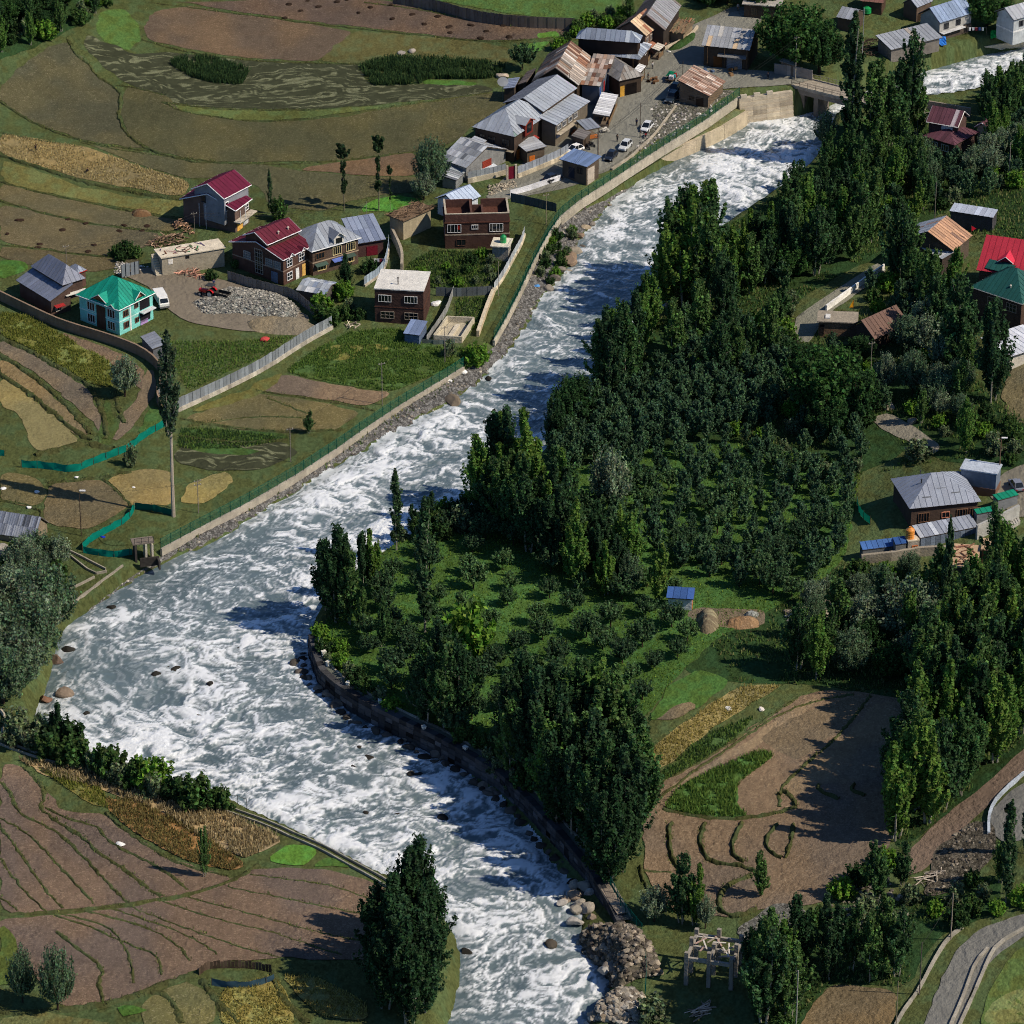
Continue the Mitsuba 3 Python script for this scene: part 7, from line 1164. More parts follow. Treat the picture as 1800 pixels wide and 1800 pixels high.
for u, v, c, lab in ((1062, 232, (190, 186, 178), 'crates piled in front of the white patched stall'), (1146, 147, (110, 84, 64), 'crates stacked outside the corner shop'), (1240, 128, (90, 110, 140), 'crates beside the rusty hut'), (1283, 128, (150, 120, 90), 'crates under the rolled shutter'), (1020, 238, (160, 96, 60), 'crates by the orange stall counter')):
    k = thing('crate_stack', lab, 'crates'); q = at(u, v); r_ = np.random.default_rng(u)
    for i in range(7): MB().cbox(q + [r_.normal(0, .8), r_.normal(0, .8), .28 + .5 * (i > 4)], (.7, .5, .45), r_.uniform(0, 3), np.clip(np.array(c) * r_.uniform(.6, 1.3), 0, 235)).part(k, 'crate')
for u, v, w, lab in ((655, 470, 3.2, 'clothes drying behind the cream windowed house'), (1700, 62, 4.0, 'clothes drying on the balcony side of the blue roofed house')):
    k = thing('washing_line', lab, 'laundry'); q = at(u, v); r_ = np.random.default_rng(u)
    for x in (0, w): MB().tube([q + [x, 0, 0], q + [x, 0, 1.9]], .04, (110, 100, 90), 5).part(k, 'post')
    MB().tube([q + [0, 0, 1.85], q + [w / 2, 0, 1.75], q + [w, 0, 1.85]], .015, (200, 200, 200), 3).part(k, 'cord')
    for i in range(5): x = .3 + i * (w - .6) / 5; MB().box(q + [x, 0, 1.0 + .1 * (i % 2)], [.45, 0, 0], [0, .02, 0], [0, 0, .8 - .1 * (i % 2)], [(226, 226, 230), (200, 200, 210), (150, 60, 70), (90, 110, 170), (230, 228, 220)][i]).part(k, 'garment')
# ------------------------------------------------------------------ standing crops, grass tufts
def blades(key, px, dens, h, cols, label, seed, w=.05, lean=.25, poly=None, most=26000, lift=.04, patch=None):
    g = gpoly(px, 2) if poly is None else poly; r = np.random.default_rng(seed); x0, y0, x1, y1 = g.bounds; n = int(min(most, g.area * dens)); c = np.stack([r.uniform(x0, x1, n * 8), r.uniform(y0, y1, n * 8)], 1); c = c[shapely.contains_xy(g, c[:, 0], c[:, 1])]
    if patch is not None: c = c[meshkit.fbm(np.c_[c * patch[0], c[:, :1] * 0 + seed], 3) > patch[1]]
    elif key in ('standing_crop', 'tall_crop', 'straw_grass'): c = c[meshkit.fbm(np.c_[c * .5, c[:, :1] * 0 + seed], 3) + .25 * meshkit.noise(np.c_[c * 2.0, c[:, :1] * 0 + seed]) > .46]
    c = c[:n]; n = len(c)
    z = ground(c[:, 0], c[:, 1]) + lift; hh = h * r.uniform(.6, 1.15, n) * (.75 + .5 * meshkit.fbm(np.c_[c * .25, c[:, :1] * 0], 2)); a = r.uniform(0, 6.3, n); d = np.stack([np.cos(a), np.sin(a), a * 0], 1); ww = w * r.uniform(.6, 1.5, n)[:, None]
    b = np.c_[c, z]; tip = b + np.c_[r.normal(0, lean, (n, 2)) * hh[:, None], hh]
    V = np.stack([b - d * ww, b + d * ww, tip + d * ww * .5, tip - d * ww * .5], 1).reshape(-1, 3); cc = 1.7 * lin(np.array(cols, float))[r.integers(len(cols), size=n)] * r.uniform(.6, 1.3, (n, 1))
    mb = MB().add(V, np.arange(4 * n).reshape(n, 4), np.repeat(np.clip(cc, 0, .7), 4, 0)); k = key_of(None, key); mb.build(k, 'leaf'); labels[k] = {'kind': 'stuff', 'label': label}
GR, DG, YG, SW, OG = [(80, 104, 50), (72, 98, 48), (92, 112, 54)], [(42, 62, 40), (50, 70, 42), (58, 76, 46)], [(100, 106, 50), (88, 98, 46), (110, 110, 54)], [(140, 126, 96), (118, 108, 80), (152, 140, 110)], [(106, 98, 60), (94, 88, 56), (116, 106, 68)]
blades('tall_crop', [(295,112),(330,99),(390,106),(440,124),(426,150),(380,148),(335,136)], 26, 1.1, DG, 'dark green standing crop, oval left patch in the mown meadow', 1, .09); blades('tall_crop', [(630,116),(690,104),(760,105),(870,112),(890,120),(862,140),(750,139),(740,148),(655,153)], 24, 1.2, DG, 'dark green standing crop, long patch beside the mown meadow', 2, .09)
blades('standing_crop', [(497,655),(560,612),(620,582),(700,578),(770,612),(825,612),(815,640),(692,690),(600,676)], 26, .5, GR, 'green standing crop below the flat roofed brick house', 3, .07); blades('standing_crop', [(0,548),(50,556),(100,585),(150,612),(200,640),(200,682),(165,677),(120,652),(60,616),(0,590)], 26, .5, YG, 'yellow green standing crop below the long brown wall', 4, .07); blades('straw_grass', [(25,1332),(70,1342),(160,1358),(300,1396),(400,1431),(498,1474),(480,1486),(430,1512),(350,1472),(280,1428),(180,1388),(90,1368)], 20, .9, SW, 'pale straw coloured tall grass along the lower canal', 5, .09); blades('standing_crop', [(182,1402),(230,1406),(330,1450),(432,1520),(410,1532),(330,1516),(240,1466),(190,1426)], 30, .6, OG, 'orange gold ripening crop on the terraces', 6, .07); blades('standing_crop', [(60,1346),(180,1386),(192,1424),(150,1408),(110,1382)], 24, .6, YG, 'olive crop beside the orange gold one', 7, .07)
blades('standing_crop', [(1165,1422),(1190,1386),(1260,1352),(1330,1322),(1366,1326),(1295,1380),(1292,1418),(1320,1436),(1240,1438)], 26, .8, GR, 'green crescent of standing crop on the right bank', 8, .08); blades('standing_crop', [(1142,1378),(1180,1345),(1250,1288),(1332,1258),(1280,1310),(1200,1358),(1150,1382)], 20, .7, GR + DG, 'rough green strip of crop on the right bank', 9, .08); blades('standing_crop', [(1140,1322),(1230,1252),(1300,1206),(1382,1204),(1335,1230),(1250,1282),(1180,1342),(1145,1356)], 18, .5, [(138, 128, 76), (118, 112, 66)], 'pale gold strip of crop on the right bank', 10, .07); blades('standing_crop', [(385,1742),(480,1716),(500,1740),(525,1800),(480,1830),(385,1800)], 18, .5, [(134, 124, 70), (112, 110, 60)], 'gold crop at the bottom edge, left strip', 11, .07); blades('standing_crop', [(492,1712),(560,1720),(642,1762),(652,1792),(560,1790)], 18, .5, [(134, 124, 70), (112, 110, 60)], 'gold crop at the bottom edge, right strip', 12, .07)
blades('standing_crop', [(0,233),(140,257),(200,276),(270,300),(335,322),(322,347),(240,332),(150,316),(60,288),(0,270)], 12, .4, [(146, 132, 92), (124, 114, 78), (160, 148, 112)], 'golden stubble left of the white gabled house', 13, .08, most=9000); blades('meadow_grass', [(318,752),(400,756),(512,772),(420,790),(310,790)], 22, .5, GR + DG, 'dark green grass strips in the striped field', 14, .08); blades('meadow_grass', [(240,590),(300,600),(420,600),(520,590),(480,620),(400,655),(330,690),(310,650)], 14, .4, GR, 'rough grass below the dirt yard', 15, .08)
OPEN = Polygon(np.array([at(u, v)[:2] for u, v in [(690,935),(780,905),(900,905),(1000,830),(1100,790),(1300,775),(1515,830),(1485,985),(1400,1050),(1250,1130),(1190,1190),(1140,1255),(1000,1330),(880,1340),(760,1300),(640,1230),(580,1185),(560,1130),(600,1040)]])).buffer(0)
blades('meadow_grass', None, 6, .3, [(84, 112, 44), (70, 100, 42), (104, 124, 50)], 'lush grass of the orchard floor', 16, .10, poly=OPEN, most=40000)
blades('meadow_grass', [(715,465),(760,440),(860,445),(890,440),(870,500),(800,512),(715,500)], 16, .5, GR + DG, 'garden growth below the unfinished brick house', 17, .09); blades('meadow_grass', [(800,525),(862,522),(838,585),(800,560)], 16, .5, GR + DG, 'garden growth right of the grey tin fence', 18, .09)
STRIPS = shapely.union_all([Polygon(np.array([at(u, v)[:2] for u, v in px])).buffer(0) for px in ([(940,470),(905,560),(880,600),(840,640),(780,690),(640,780),(520,860),(300,985),(300,970),(520,845),(640,765),(780,675),(850,600),(890,560),(925,470)],)])
blades('bank_grass', None, 10, .5, GR + DG + YG, 'weeds along the foot of the river wall', 19, .10, poly=STRIPS, most=14000, patch=(.22, .46))

LINES = shapely.union_all([LineString(chaikin(np.array([at(u, v)[:2] for u, v in px]), 2, False)).buffer(.42 if w < 1.2 else .75) for px, w, h in BANKS])
blades('bank_grass', None, 11, .34, [(84, 96, 52), (72, 88, 46), (104, 108, 64)], 'rough grass growing on the field banks', 20, .07, poly=LINES, most=34000, lift=.14)
UNDER = shapely.union_all([Polygon(np.array([at(u, v)[:2] for u, v in px])).buffer(0) for px in ([(1425,300),(1600,215),(1800,230),(1800,470),(1640,380),(1500,470),(1400,530),(1380,600),(1180,700),(960,860),(1060,690),(1165,545),(1240,425),(1370,340)], [(1400,610),(1600,500),(1700,560),(1690,640),(1800,740),(1800,800),(1660,810),(1500,840),(1300,790),(1200,660)], [(1480,990),(1700,1010),(1800,960),(1800,1300),(1640,1450),(1580,1500),(1610,1232),(1450,1205),(1290,1200),(1250,1130),(1400,1050)], [(1600,1580),(1350,1610),(1300,1650),(1330,1800),(1400,1800),(1460,1725),(1590,1735),(1660,1640),(1760,1540)])]).difference(shapely.union_all(AVOID_LIST[:14]))
blades('undergrowth_weeds', None, 4, .55, [(72, 96, 50), (60, 82, 46), (90, 108, 58), (104, 106, 70)], 'weeds and low scrub under the right bank trees', 21, .12, poly=UNDER, most=46000, patch=(.15, .36))
# ------------------------------------------------------------------ trees: one prototype per kind and look (trunk + crown), copied one entry per tree
def leaves(mb, pts, out, size, col, r, var=.34, flat=0.55, tip=None):
    """Leaf clumps as small quads, facing loosely outwards."""
    n = len(pts)
    nrm = out * flat + r.normal(0, .62, (n, 3)) + [0, 0, .25]; nrm /= np.linalg.norm(nrm, axis=1, keepdims=True)
    a = np.cross(nrm, r.normal(size=(n, 3))); a /= np.linalg.norm(a, axis=1, keepdims=True); b = np.cross(nrm, a)
    s = size * r.uniform(.6, 1.35, (n, 1)); w = s * r.uniform(.55, .9, (n, 1))
    v = np.stack([pts - a * s, pts - b * w + nrm * s * .2, pts + a * s, pts + b * w + nrm * s * .2], 1).reshape(-1, 3)
    base = lin(col)[None] * (1 + var * r.normal(0, 1, (n, 1)).clip(-1.6, 2.0))
    if tip is not None: base = base * (1 - tip[1][:, None]) + lin(tip[0])[None] * tip[1][:, None]
    base = base * (1 + .10 * r.normal(0, 1, (n, 3)))
    mb.add(v, np.arange(4 * n).reshape(n, 4), np.repeat(np.clip(base, .004, .6), 4, 0))
def shoot_points(p0, p1, p2, rad, n, r, taper=.45):
    t = r.uniform(0, 1, n) ** .85; q = (1 - t)[:, None] ** 2 * p0 + 2 * (t * (1 - t))[:, None] * p1 + t[:, None] ** 2 * p2
    o = r.normal(0, 1, (n, 3)); o /= np.linalg.norm(o, axis=1, keepdims=True)
    rr = rad * (1 - taper * t)[:, None] * r.uniform(.35, 1.0, (n, 1)) ** .6
    return q + o * rr * [1, 1, 1.25], o, t
def curve(p0, p1, p2, n=6):
    t = np.linspace(0, 1, n)[:, None]; return (1 - t) ** 2 * p0 + 2 * t * (1 - t) * p1 + t ** 2 * p2
def make_tree(key, seed, H, R, shoots, per, size, rad, col, bark, low=.1, profile='poplar', tipcol=None, tr=.16, bare=0, up=.6, multi=1):
    r = np.random.default_rng(seed); tk, cr = MB(), MB()
    leaders = [(*(r.uniform(.2, .5) * R * np.array([math.cos(a), math.sin(a)])), hh, R * r.uniform(.58, .80)) for a, hh in zip(r.uniform(0, .8) + np.arange(multi + 1) * 2 * np.pi / (multi + 1), np.r_[1.0, r.uniform(.66, .96, multi)])] if profile == 'poplar' and multi > 1 else []
    for m in range(multi):
        ox, oy = (r.normal(0, R * .22, 2) if multi > 1 else (0, 0))
        lean = r.normal(0, .02 * H, 2)
        if leaders: ox, oy = leaders[m][:2]; lean = lean * .2
        top = np.array([ox + lean[0], oy + lean[1], H * ((leaders[m][2] * .8 if leaders else .93) if profile in ('poplar', 'lombardy', 'young') else .6)])
        tk.tube(curve(np.array([ox * .4, oy * .4, -.4]), np.array([ox, oy, H * .4]), top, 7), np.linspace(tr, tr * .22, 7), bark, 6)
    for k in range(shoots):
        u = (k + r.uniform(0, 1)) / shoots
        g = r.uniform(0, 2 * np.pi); d = np.array([math.cos(g), math.sin(g), 0])
        if profile == 'poplar' and leaders:
            lx, ly, lh, lr = leaders[r.integers(len(leaders))]
            z0 = H * lh * (low + (.90 - low) * u ** .9); w = lr * (1 - max(0, (u - .25) / .80)) ** .8 * (0.55 + .55 * min(1, u / .25)) * r.uniform(.3, 1.25)
            L = H * r.uniform(.07, .20) * (1.15 - .5 * u); o = np.array([lx, ly, 0]) * min(1, .35 + u)
            p0 = o + [0, 0, z0]; p1 = p0 + d * w * .8 + [0, 0, L * .15]; p2 = p0 + d * w + [0, 0, L * (.8 + up * .6)]
            p2[2] = min(p2[2], H * lh * 1.02)
        elif profile == 'poplar':
            z0 = H * (low + (.86 - low) * u ** .9); w = R * (1 - max(0, (u - .30) / .78)) ** .75 * (0.72 + .5 * min(1, u / .25)) * r.uniform(.55, 1.08)
            L = H * r.uniform(.12, .22) * (1.1 - .5 * u)
            p0 = np.array([0, 0, z0]); p1 = p0 + d * w * .75 + [0, 0, L * .18]; p2 = p0 + d * w + [0, 0, L * (.8 + up * .6)]
            p2[2] = min(p2[2], H)
        elif profile == 'lombardy':
            z0 = H * (low + (.93 - low) * u); w = R * (math.sin(math.pi * min(1, .12 + .9 * u)) ** .6) * r.uniform(.5, 1.1)
            p0 = np.array([0, 0, z0]); p1 = p0 + d * w * .9 + [0, 0, .02 * H]; p2 = p0 + d * w + [0, 0, .09 * H * r.uniform(.7, 1.3)]
        elif profile == 'young':
            cl = r.choice([0, 1, 2], p=[.58, .22, .2]); zc = [.88, .62, .38][cl]
            z0 = H * (zc + r.uniform(-.10, .05)); w = R * [1, .38, .45][cl] * r.uniform(.2, 1.0)
            p0 = np.array([0, 0, z0]); p1 = p0 + d * w * .8; p2 = p0 + d * w + [0, 0, .05 * H]
        elif profile == 'bush':
            el = r.uniform(0.02, 1) ** .8 * 1.5; w = R * math.cos(el * .9) * r.uniform(.6, 1.05)
            p0 = np.array([d[0] * w * .3, d[1] * w * .3, H * .08]); p2 = np.array([d[0] * w, d[1] * w, H * (.18 + .82 * math.sin(el)) * r.uniform(.75, 1.03)]); p1 = (p0 + p2) / 2 + d * w * .2
        else:                                   # round crowns: apple, willow, walnut
            el = math.asin(r.uniform(-.35, 1)); w = R * math.cos(el) * r.uniform(.45, 1.04)
            zc = H * (1 - .5 * (1 - low)); hz = H * (1 - low) * .5
            tip_ = np.array([d[0] * w, d[1] * w, zc + hz * math.sin(el) * r.uniform(.75, 1.05)])
            p0 = np.array([d[0] * w * .25, d[1] * w * .25, H * low * .9 + hz * .25]); p2 = tip_
            p1 = (p0 + p2) / 2 + np.array([d[0], d[1], 0]) * w * .25 - [0, 0, up * .2 * R]
            if profile == 'willow': p2 = p2 - [0, 0, .10 * H * r.uniform(0, 1)]
        if r.uniform() < (.5 if profile in ('round', 'willow') else .25): tk.tube(curve(p0, p1, p2, 5), np.linspace(tr * .4, tr * .08, 5), bark, 4, cap=False)
        pts, o, t = shoot_points(p0, p1, p2, rad * r.uniform(.7, 1.25), int(per * r.uniform(.6, 1.4)), r)
        out = o + np.array([d[0], d[1], .2]) * .6
        tone = r.normal(0, .22)
        leaves(cr, pts, out, size, np.clip(np.array(col) * (1 + tone * .35), 0, 255), r, tip=None if tipcol is None else (tipcol, (r.uniform(0, 1, len(pts)) * .55 * (t > .35))))
    out = {'type': 'shapegroup'}
    for nm, mb, mat in (('trunk', tk, 'matte'), ('crown', cr, 'leaf')):
        v, f, c = np.vstack(mb.v), np.vstack(mb.f), np.vstack(mb.c)
        out[nm] = mikit.ply((v, f), mat, smooth=False, uv=pack(c))
    scene[key] = out
    return key
PB, DK = (150, 146, 134), (70, 60, 50)
PROTO = {}
def proto(kind, H, *specs):
    PROTO[kind] = (H, [make_tree(f'proto_{kind}_{i}', 100 + 17 * i + len(kind), H, *a, **k) for i, (a, k) in enumerate(specs)])
proto('broad', 14.0, ((3.1, 100, 64, .225, .50, (88, 118, 68), PB), dict(low=.08, multi=2, up=1.1)), ((3.3, 100, 64, .225, .52, (76, 108, 66), PB), dict(low=.12, multi=2, up=1.2)), ((2.9, 98, 62, .22, .48, (88, 126, 64), PB), dict(low=.07, tipcol=(120, 152, 74), up=1.2, multi=2)), ((3.2, 104, 62, .225, .52, (68, 98, 64), PB), dict(low=.14, multi=3, up=1.1)))
proto('dark', 15.0, ((3.8, 120, 68, .24, .58, (52, 78, 52), PB), dict(low=.05, multi=3, up=1.2)), ((3.5, 112, 68, .235, .54, (58, 84, 58), PB), dict(low=.08, multi=2, up=1.2)))
proto('bright', 12.0, ((2.3, 84, 66, .23, .42, (96, 128, 62), PB), dict(low=.08, multi=2, tipcol=(132, 158, 78), up=1.1)), ((2.5, 84, 66, .23, .44, (88, 122, 58), PB), dict(low=.07, multi=3, tipcol=(122, 152, 74), up=1.1)))
proto('lombardy', 22.0, ((1.8, 140, 56, .24, .42, (66, 92, 62), PB), dict(low=.05, profile='lombardy', tr=.26)), ((1.5, 125, 54, .24, .4, (72, 98, 68), PB), dict(low=.10, profile='lombardy', tr=.24)))
proto('slender', 16.0, ((1.1, 60, 40, .23, .36, (70, 96, 66), PB), dict(low=.10, profile='lombardy', tr=.14)),)
proto('tall', 33.0, ((1.8, 105, 48, .25, .5, (74, 94, 72), (170, 160, 146)), dict(low=.44, profile='lombardy', tr=.34)),)
proto('young', 14.0, ((1.5, 30, 60, .24, .38, (56, 74, 52), (120, 112, 100)), dict(profile='young', tr=.11)), ((1.2, 28, 54, .23, .34, (58, 78, 52), (120, 112, 100)), dict(profile='young', tr=.10)))
proto('apple', 4.4, ((2.3, 54, 40, .165, .30, (84, 112, 76), DK), dict(low=.32, profile='round', up=.5, tr=.13)), ((2.6, 58, 40, .165, .30, (76, 104, 72), DK), dict(low=.34, profile='round', up=.6, tr=.13)), ((2.0, 48, 40, .16, .28, (92, 122, 80), DK), dict(low=.30, profile='round', up=.5, tr=.12)), ((2.4, 52, 42, .165, .32, (70, 96, 70), DK), dict(low=.28, profile='round', tr=.13)))
proto('fruit', 5.0, ((1.35, 42, 38, .16, .27, (82, 112, 84), DK), dict(low=.07, profile='poplar', tr=.1, up=1.3)), ((1.55, 44, 38, .16, .28, (90, 120, 88), DK), dict(low=.07, profile='poplar', tr=.1, up=1.2)), ((1.25, 40, 38, .16, .26, (74, 102, 78), DK), dict(low=.08, profile='poplar', tr=.1, up=1.4)))
proto('willow', 9.0, ((4.3, 130, 75, .17, .7, (110, 130, 104), DK), dict(low=.14, profile='willow', tr=.28)), ((4.0, 120, 75, .17, .66, (96, 120, 92), DK), dict(low=.12, profile='willow', tr=.26)), ((3.6, 110, 72, .17, .6, (126, 144, 118), DK), dict(low=.16, profile='willow', tr=.24)))
proto('walnut', 10.0, ((5.6, 150, 80, .25, .8, (68, 102, 56), DK), dict(low=.16, profile='round', tr=.36)), ((5.2, 140, 80, .24, .78, (58, 88, 54), DK), dict(low=.18, profile='round', tr=.34)))
proto('bush', 2.6, ((1.7, 40, 40, .16, .32, (76, 104, 58), DK), dict(profile='bush', tr=.06)), ((1.9, 42, 42, .165, .35, (60, 86, 52), DK), dict(profile='bush', tr=.06)), ((1.6, 36, 42, .15, .33, (108, 124, 92), DK), dict(profile='bush', tr=.06)), ((1.8, 38, 42, .16, .34, (104, 142, 58), DK), dict(profile='bush', tr=.06)))
placed = []
tree_rng = np.random.default_rng(41)
WORLD_NAMES = {'broad': ('poplar_tree', 'poplar'), 'dark': ('poplar_tree', 'poplar'), 'bright': ('poplar_tree', 'poplar'), 'lombardy': ('lombardy_poplar', 'poplar'), 'slender': ('lombardy_poplar', 'poplar'), 'tall': ('lombardy_poplar', 'poplar'), 'young': ('lopped_poplar', 'poplar'),
               'apple': ('apple_tree', 'fruit tree'), 'fruit': ('orchard_tree', 'fruit tree'), 'willow': ('willow_tree', 'willow'), 'walnut': ('walnut_tree', 'tree'), 'bush': ('shrub', 'shrub')}
def plant(kind, x, y, h, label, group=None, variant=None, wide=1.0):
    H, keys = PROTO[kind]; z = float(ground(x, y))
    s = h / H; a = tree_rng.uniform(0, 360); w = s * wide * tree_rng.uniform(.92, 1.1)
    k = thing(WORLD_NAMES[kind][0], label, WORLD_NAMES[kind][1], group)
    key = keys[tree_rng.integers(len(keys)) if variant is None else variant % len(keys)]
    scene[k] = {'type': 'instance', 'shapegroup': {'type': 'ref', 'id': key}, 'to_world': T().translate([x, y, z - .05]).rotate([0, 0, 1], a).scale([w, w, s])}
    placed.append((x, y))
def one(kind, u, v, h, label, group=None, variant=None, wide=1.0):
    p = at(u, v); plant(kind, p[0], p[1], h, label, group, variant, wide)
def fill(mix, px, spacing, hr, label, group, seed=0, most=300, tight=.55, clear=1.2, wide=1.0):
    """Plants a mix of kinds inside a region given by its outline, no two closer than the spacing, clear of roads, houses and water."""
    g = Polygon(np.array([at(u, v)[:2] for u, v in px])).buffer(0)
    r = np.random.default_rng(500 + seed); x0, y0, x1, y1 = g.bounds
    c = np.stack([r.uniform(x0, x1, 9000), r.uniform(y0, y1, 9000)], 1)
    ok = shapely.contains_xy(g, c[:, 0], c[:, 1]) & ~shapely.contains_xy(AVOID.buffer(clear), c[:, 0], c[:, 1]); c = c[ok]
    kept = []; old = np.array(placed) if placed else np.zeros((0, 2)) + 1e6
    old = old[(old[:, 0] > x0 - 9) & (old[:, 0] < x1 + 9) & (old[:, 1] > y0 - 9) & (old[:, 1] < y1 + 9)] if len(old) else old
    for p in c:
        if len(kept) >= most: break
        if len(old) and np.min(((old - p) ** 2).sum(1)) < (spacing * tight) ** 2: continue
        if kept and np.min(((np.array(kept) - p) ** 2).sum(1)) < spacing ** 2: continue
        kept.append(p)
    kinds = list(mix); wts = np.array([mix[k] for k in kinds], float); wts /= wts.sum()
    for p in kept:
        k = kinds[r.choice(len(kinds), p=wts)]; lab = label[k] if isinstance(label, dict) else label
        h = r.uniform(*(hr[k] if isinstance(hr, dict) else hr)) * (1.1 if k in ('broad', 'dark', 'bright') else 1.0)
        plant(k, p[0], p[1], h, lab, group[k] if isinstance(group, dict) else group, wide=wide)
    return len(kept)
AVOID_LIST = globals().get("AVOID_LIST", [])
AVOID = shapely.union_all([water_poly.buffer(.6), chan, *AVOID_LIST]).buffer(0)
# single trees that stand out
one('tall', 305, 908, 34, 'very tall slim poplar with a bare pale trunk beside the teal netting', wide=.95)
one('willow', 220, 697, 8.6, 'grey green round tree at the end of the yellow crop strip', variant=2, wide=.8)
one('bush', 232, 818, 4.2, 'small sparse tree just inside the long teal netting', variant=2, wide=.6)
one('broad', 360, 1542, 9.0, 'lone thin tree on the brown terraces with its long shadow', variant=0, wide=.55)
one('willow', 40, 1762, 10.0, 'left of the two round trees in the bottom left corner', variant=1, wide=.5)
one('willow', 102, 1778, 12.0, 'right and taller of the two round trees in the bottom left corner', variant=1, wide=.5)
one('young', 605, 371, 14.5, 'lopped tree with the largest top tuft behind the blue roofed house', variant=0)
one('young', 666, 371, 16.0, 'tallest lopped tree beside the bright green seedbed', variant=1)
one('young', 686, 372, 10.0, 'short lopped tree right of the tallest lopped one', variant=1, wide=.8)
one('slender', 475, 375, 9.0, 'thin silvery sapling behind the maroon roofed brick house')
one('bush', 491, 386, 5.0, 'small round sapling next to the silvery sapling', variant=0, wide=.6)
one('willow', 758, 338, 13.0, 'big dusky willow left of the striped metal roof', variant=1, wide=.72)
one('willow', 745, 352, 6.5, 'low silvery willow beside the bright green seedbed', variant=2)
one('apple', 918, 122, 6.0, 'dark round tree behind the rusty village roofs', variant=3)
one('broad', 1106, 38, 7.0, 'small poplar behind the grey barn roof', variant=0)
one('broad', 543, 762, 4.6, 'small poplar beside the fence in the striped field', variant=1, wide=1.2)
one('lombardy', 1495, 268, 29, 'tallest poplar by the bridge, dense and columnar', variant=0, wide=.95)
one('broad', 1536, 262, 19, 'poplar just right of the tallest columnar one at the bridge', variant=0)
one('broad', 1566, 256, 15, 'shorter poplar in the middle of the bridge clump', variant=1)
one('broad', 1590, 242, 24, 'right hand poplar of the bridge clump, forked at the top', variant=3, wide=.8)
one('broad', 1612, 236, 13, 'small poplar at the right foot of the bridge clump', variant=0)
one('willow', 1452, 262, 9.5, 'loose tree leaning over the water by the bridge', variant=1, wide=.6)
one('walnut', 1395, 120, 14.5, 'huge spreading tree shading the shutters near the bridge', variant=0, wide=1.05)
one('walnut', 1440, 128, 11, 'lower spreading tree behind the roadside wall', variant=1)
one('walnut', 1335, 20, 7, 'dark tree at the top edge behind the low stone house', variant=1)
one('walnut', 1735, 46, 9.5, 'leafy tree overhanging the blue roof at the top right', variant=0)
one('slender', 697, 968, 15, 'slim dark poplar on the river tip of the orchard', wide=1.2)
one('slender', 747, 1112, 24, 'thin tall pale poplar inside the orchard', wide=.9)
for i, (u, v, h, k) in enumerate([(592, 1092, 17, 'dark'), (577, 1072, 13, 'dark'), (612, 1098, 14, 'broad'), (600, 1060, 12, 'dark')]):
    one(k, u, v, h, 'dark poplar of the clump on the river bend tip', 'poplars on the river bend tip', wide=.9)
one('bright', 655, 1030, 10.5, 'yellow green poplar behind the clump on the river bend')
one('dark', 640, 1032, 10.5, 'dark poplar left of the yellow green one on the river bend', wide=.8)
one('broad', 637, 1108, 8, 'young poplar with a clean trunk on the orchard edge', variant=0, wide=.8)
one('broad', 674, 1138, 9, 'young poplar with a forked trunk on the orchard edge', variant=1, wide=.8)
one('bush', 822, 1150, 9.5, 'yellow green vase shaped tree inside the orchard', variant=3, wide=.95)
one('bush', 838, 640, 4.2, 'bright green bush growing over the end of the fence', variant=3, wide=1.1)
one('bush', 790, 628, 3.6, 'bare twiggy shrub by the fence corner', variant=2, wide=.8)
one('bright', 1155, 1058, 11, 'yellow green poplar left of the white shed', variant=0)
one('bright', 985, 940, 16, 'tall yellow topped poplar among the orchard trees', variant=1, wide=.8)
one('willow', 1070, 900, 13, 'silvery willow beside the yellow topped poplar', variant=2, wide=.7)
one('willow', 1108, 1040, 8, 'dusky tree between the poplars left of the white shed', variant=1, wide=.6)
one('lombardy', 1660, 1128, 22, 'slim dark columnar poplar in front of the patched lean-to', variant=1, wide=.7)
one('willow', 1600, 1130, 13, 'big silver grey willow below the blue shed row', variant=0, wide=1.05)
one('slender', 1547, 1115, 12.5, 'thin columnar tree left of the big silver willow', wide=1.3)
one('slender', 1768, 1588, 17, 'slender poplar with a long bare trunk above the bottom road')
one('slender', 1776, 1570, 10, 'shorter slender poplar beside the bare trunked one')
one('walnut', 1452, 738, 14, 'broad dark walnut below the small flat roofed shop', variant=0, wide=.95)
one('walnut', 1500, 742, 10, 'walnut spreading over the pale track', variant=1)
one('willow', 1556, 690, 8.5, 'silver leaved tree with twisted pale trunks', variant=2, wide=.65)
one('willow', 1604, 694, 10, 'grey green tree right of the twisted trunk one', variant=1, wide=.7)
one('broad', 1685, 652, 19, 'tall poplar left of the white roof on the right', variant=3, wide=1.0)
one('dark', 1742, 706, 20, 'dark ragged poplar in front of the dark green roof', variant=1, wide=.95)
one('broad', 1578, 500, 17, 'tall poplar beside the long white parapet', variant=3, wide=.9)
one('bush', 1612, 812, 4.5, 'white flowering bush above the grey hip roof', variant=2, wide=1.1)
one('young', 1768, 1500, 9, 'lopped sapling at the hillside road bend', variant=0)
one('slender', 1800, 1500, 8, 'feathery conifer like sapling at the right edge')
one('broad', 1200, 1622, 12, 'dark poplar in front of the lower terraces', variant=3)
one('bright', 1222, 1625, 10, 'yellow green poplar beside the dark one at the lower terraces', variant=1, wide=.8)
one('broad', 1336, 1575, 7.5, 'small poplar standing alone on the terrace edge', variant=0, wide=.9)
one('willow', 1150, 1620, 6.5, 'low silvery willow at the foot of the river walkway', variant=2, wide=1.0)
one('willow', 1240, 1632, 6, 'silvery willow sapling right of the yellow green poplar', variant=2, wide=.7)
one('bush', 1145, 1800, 4.5, 'silvery bush below the stone pile', variant=2, wide=1.4)
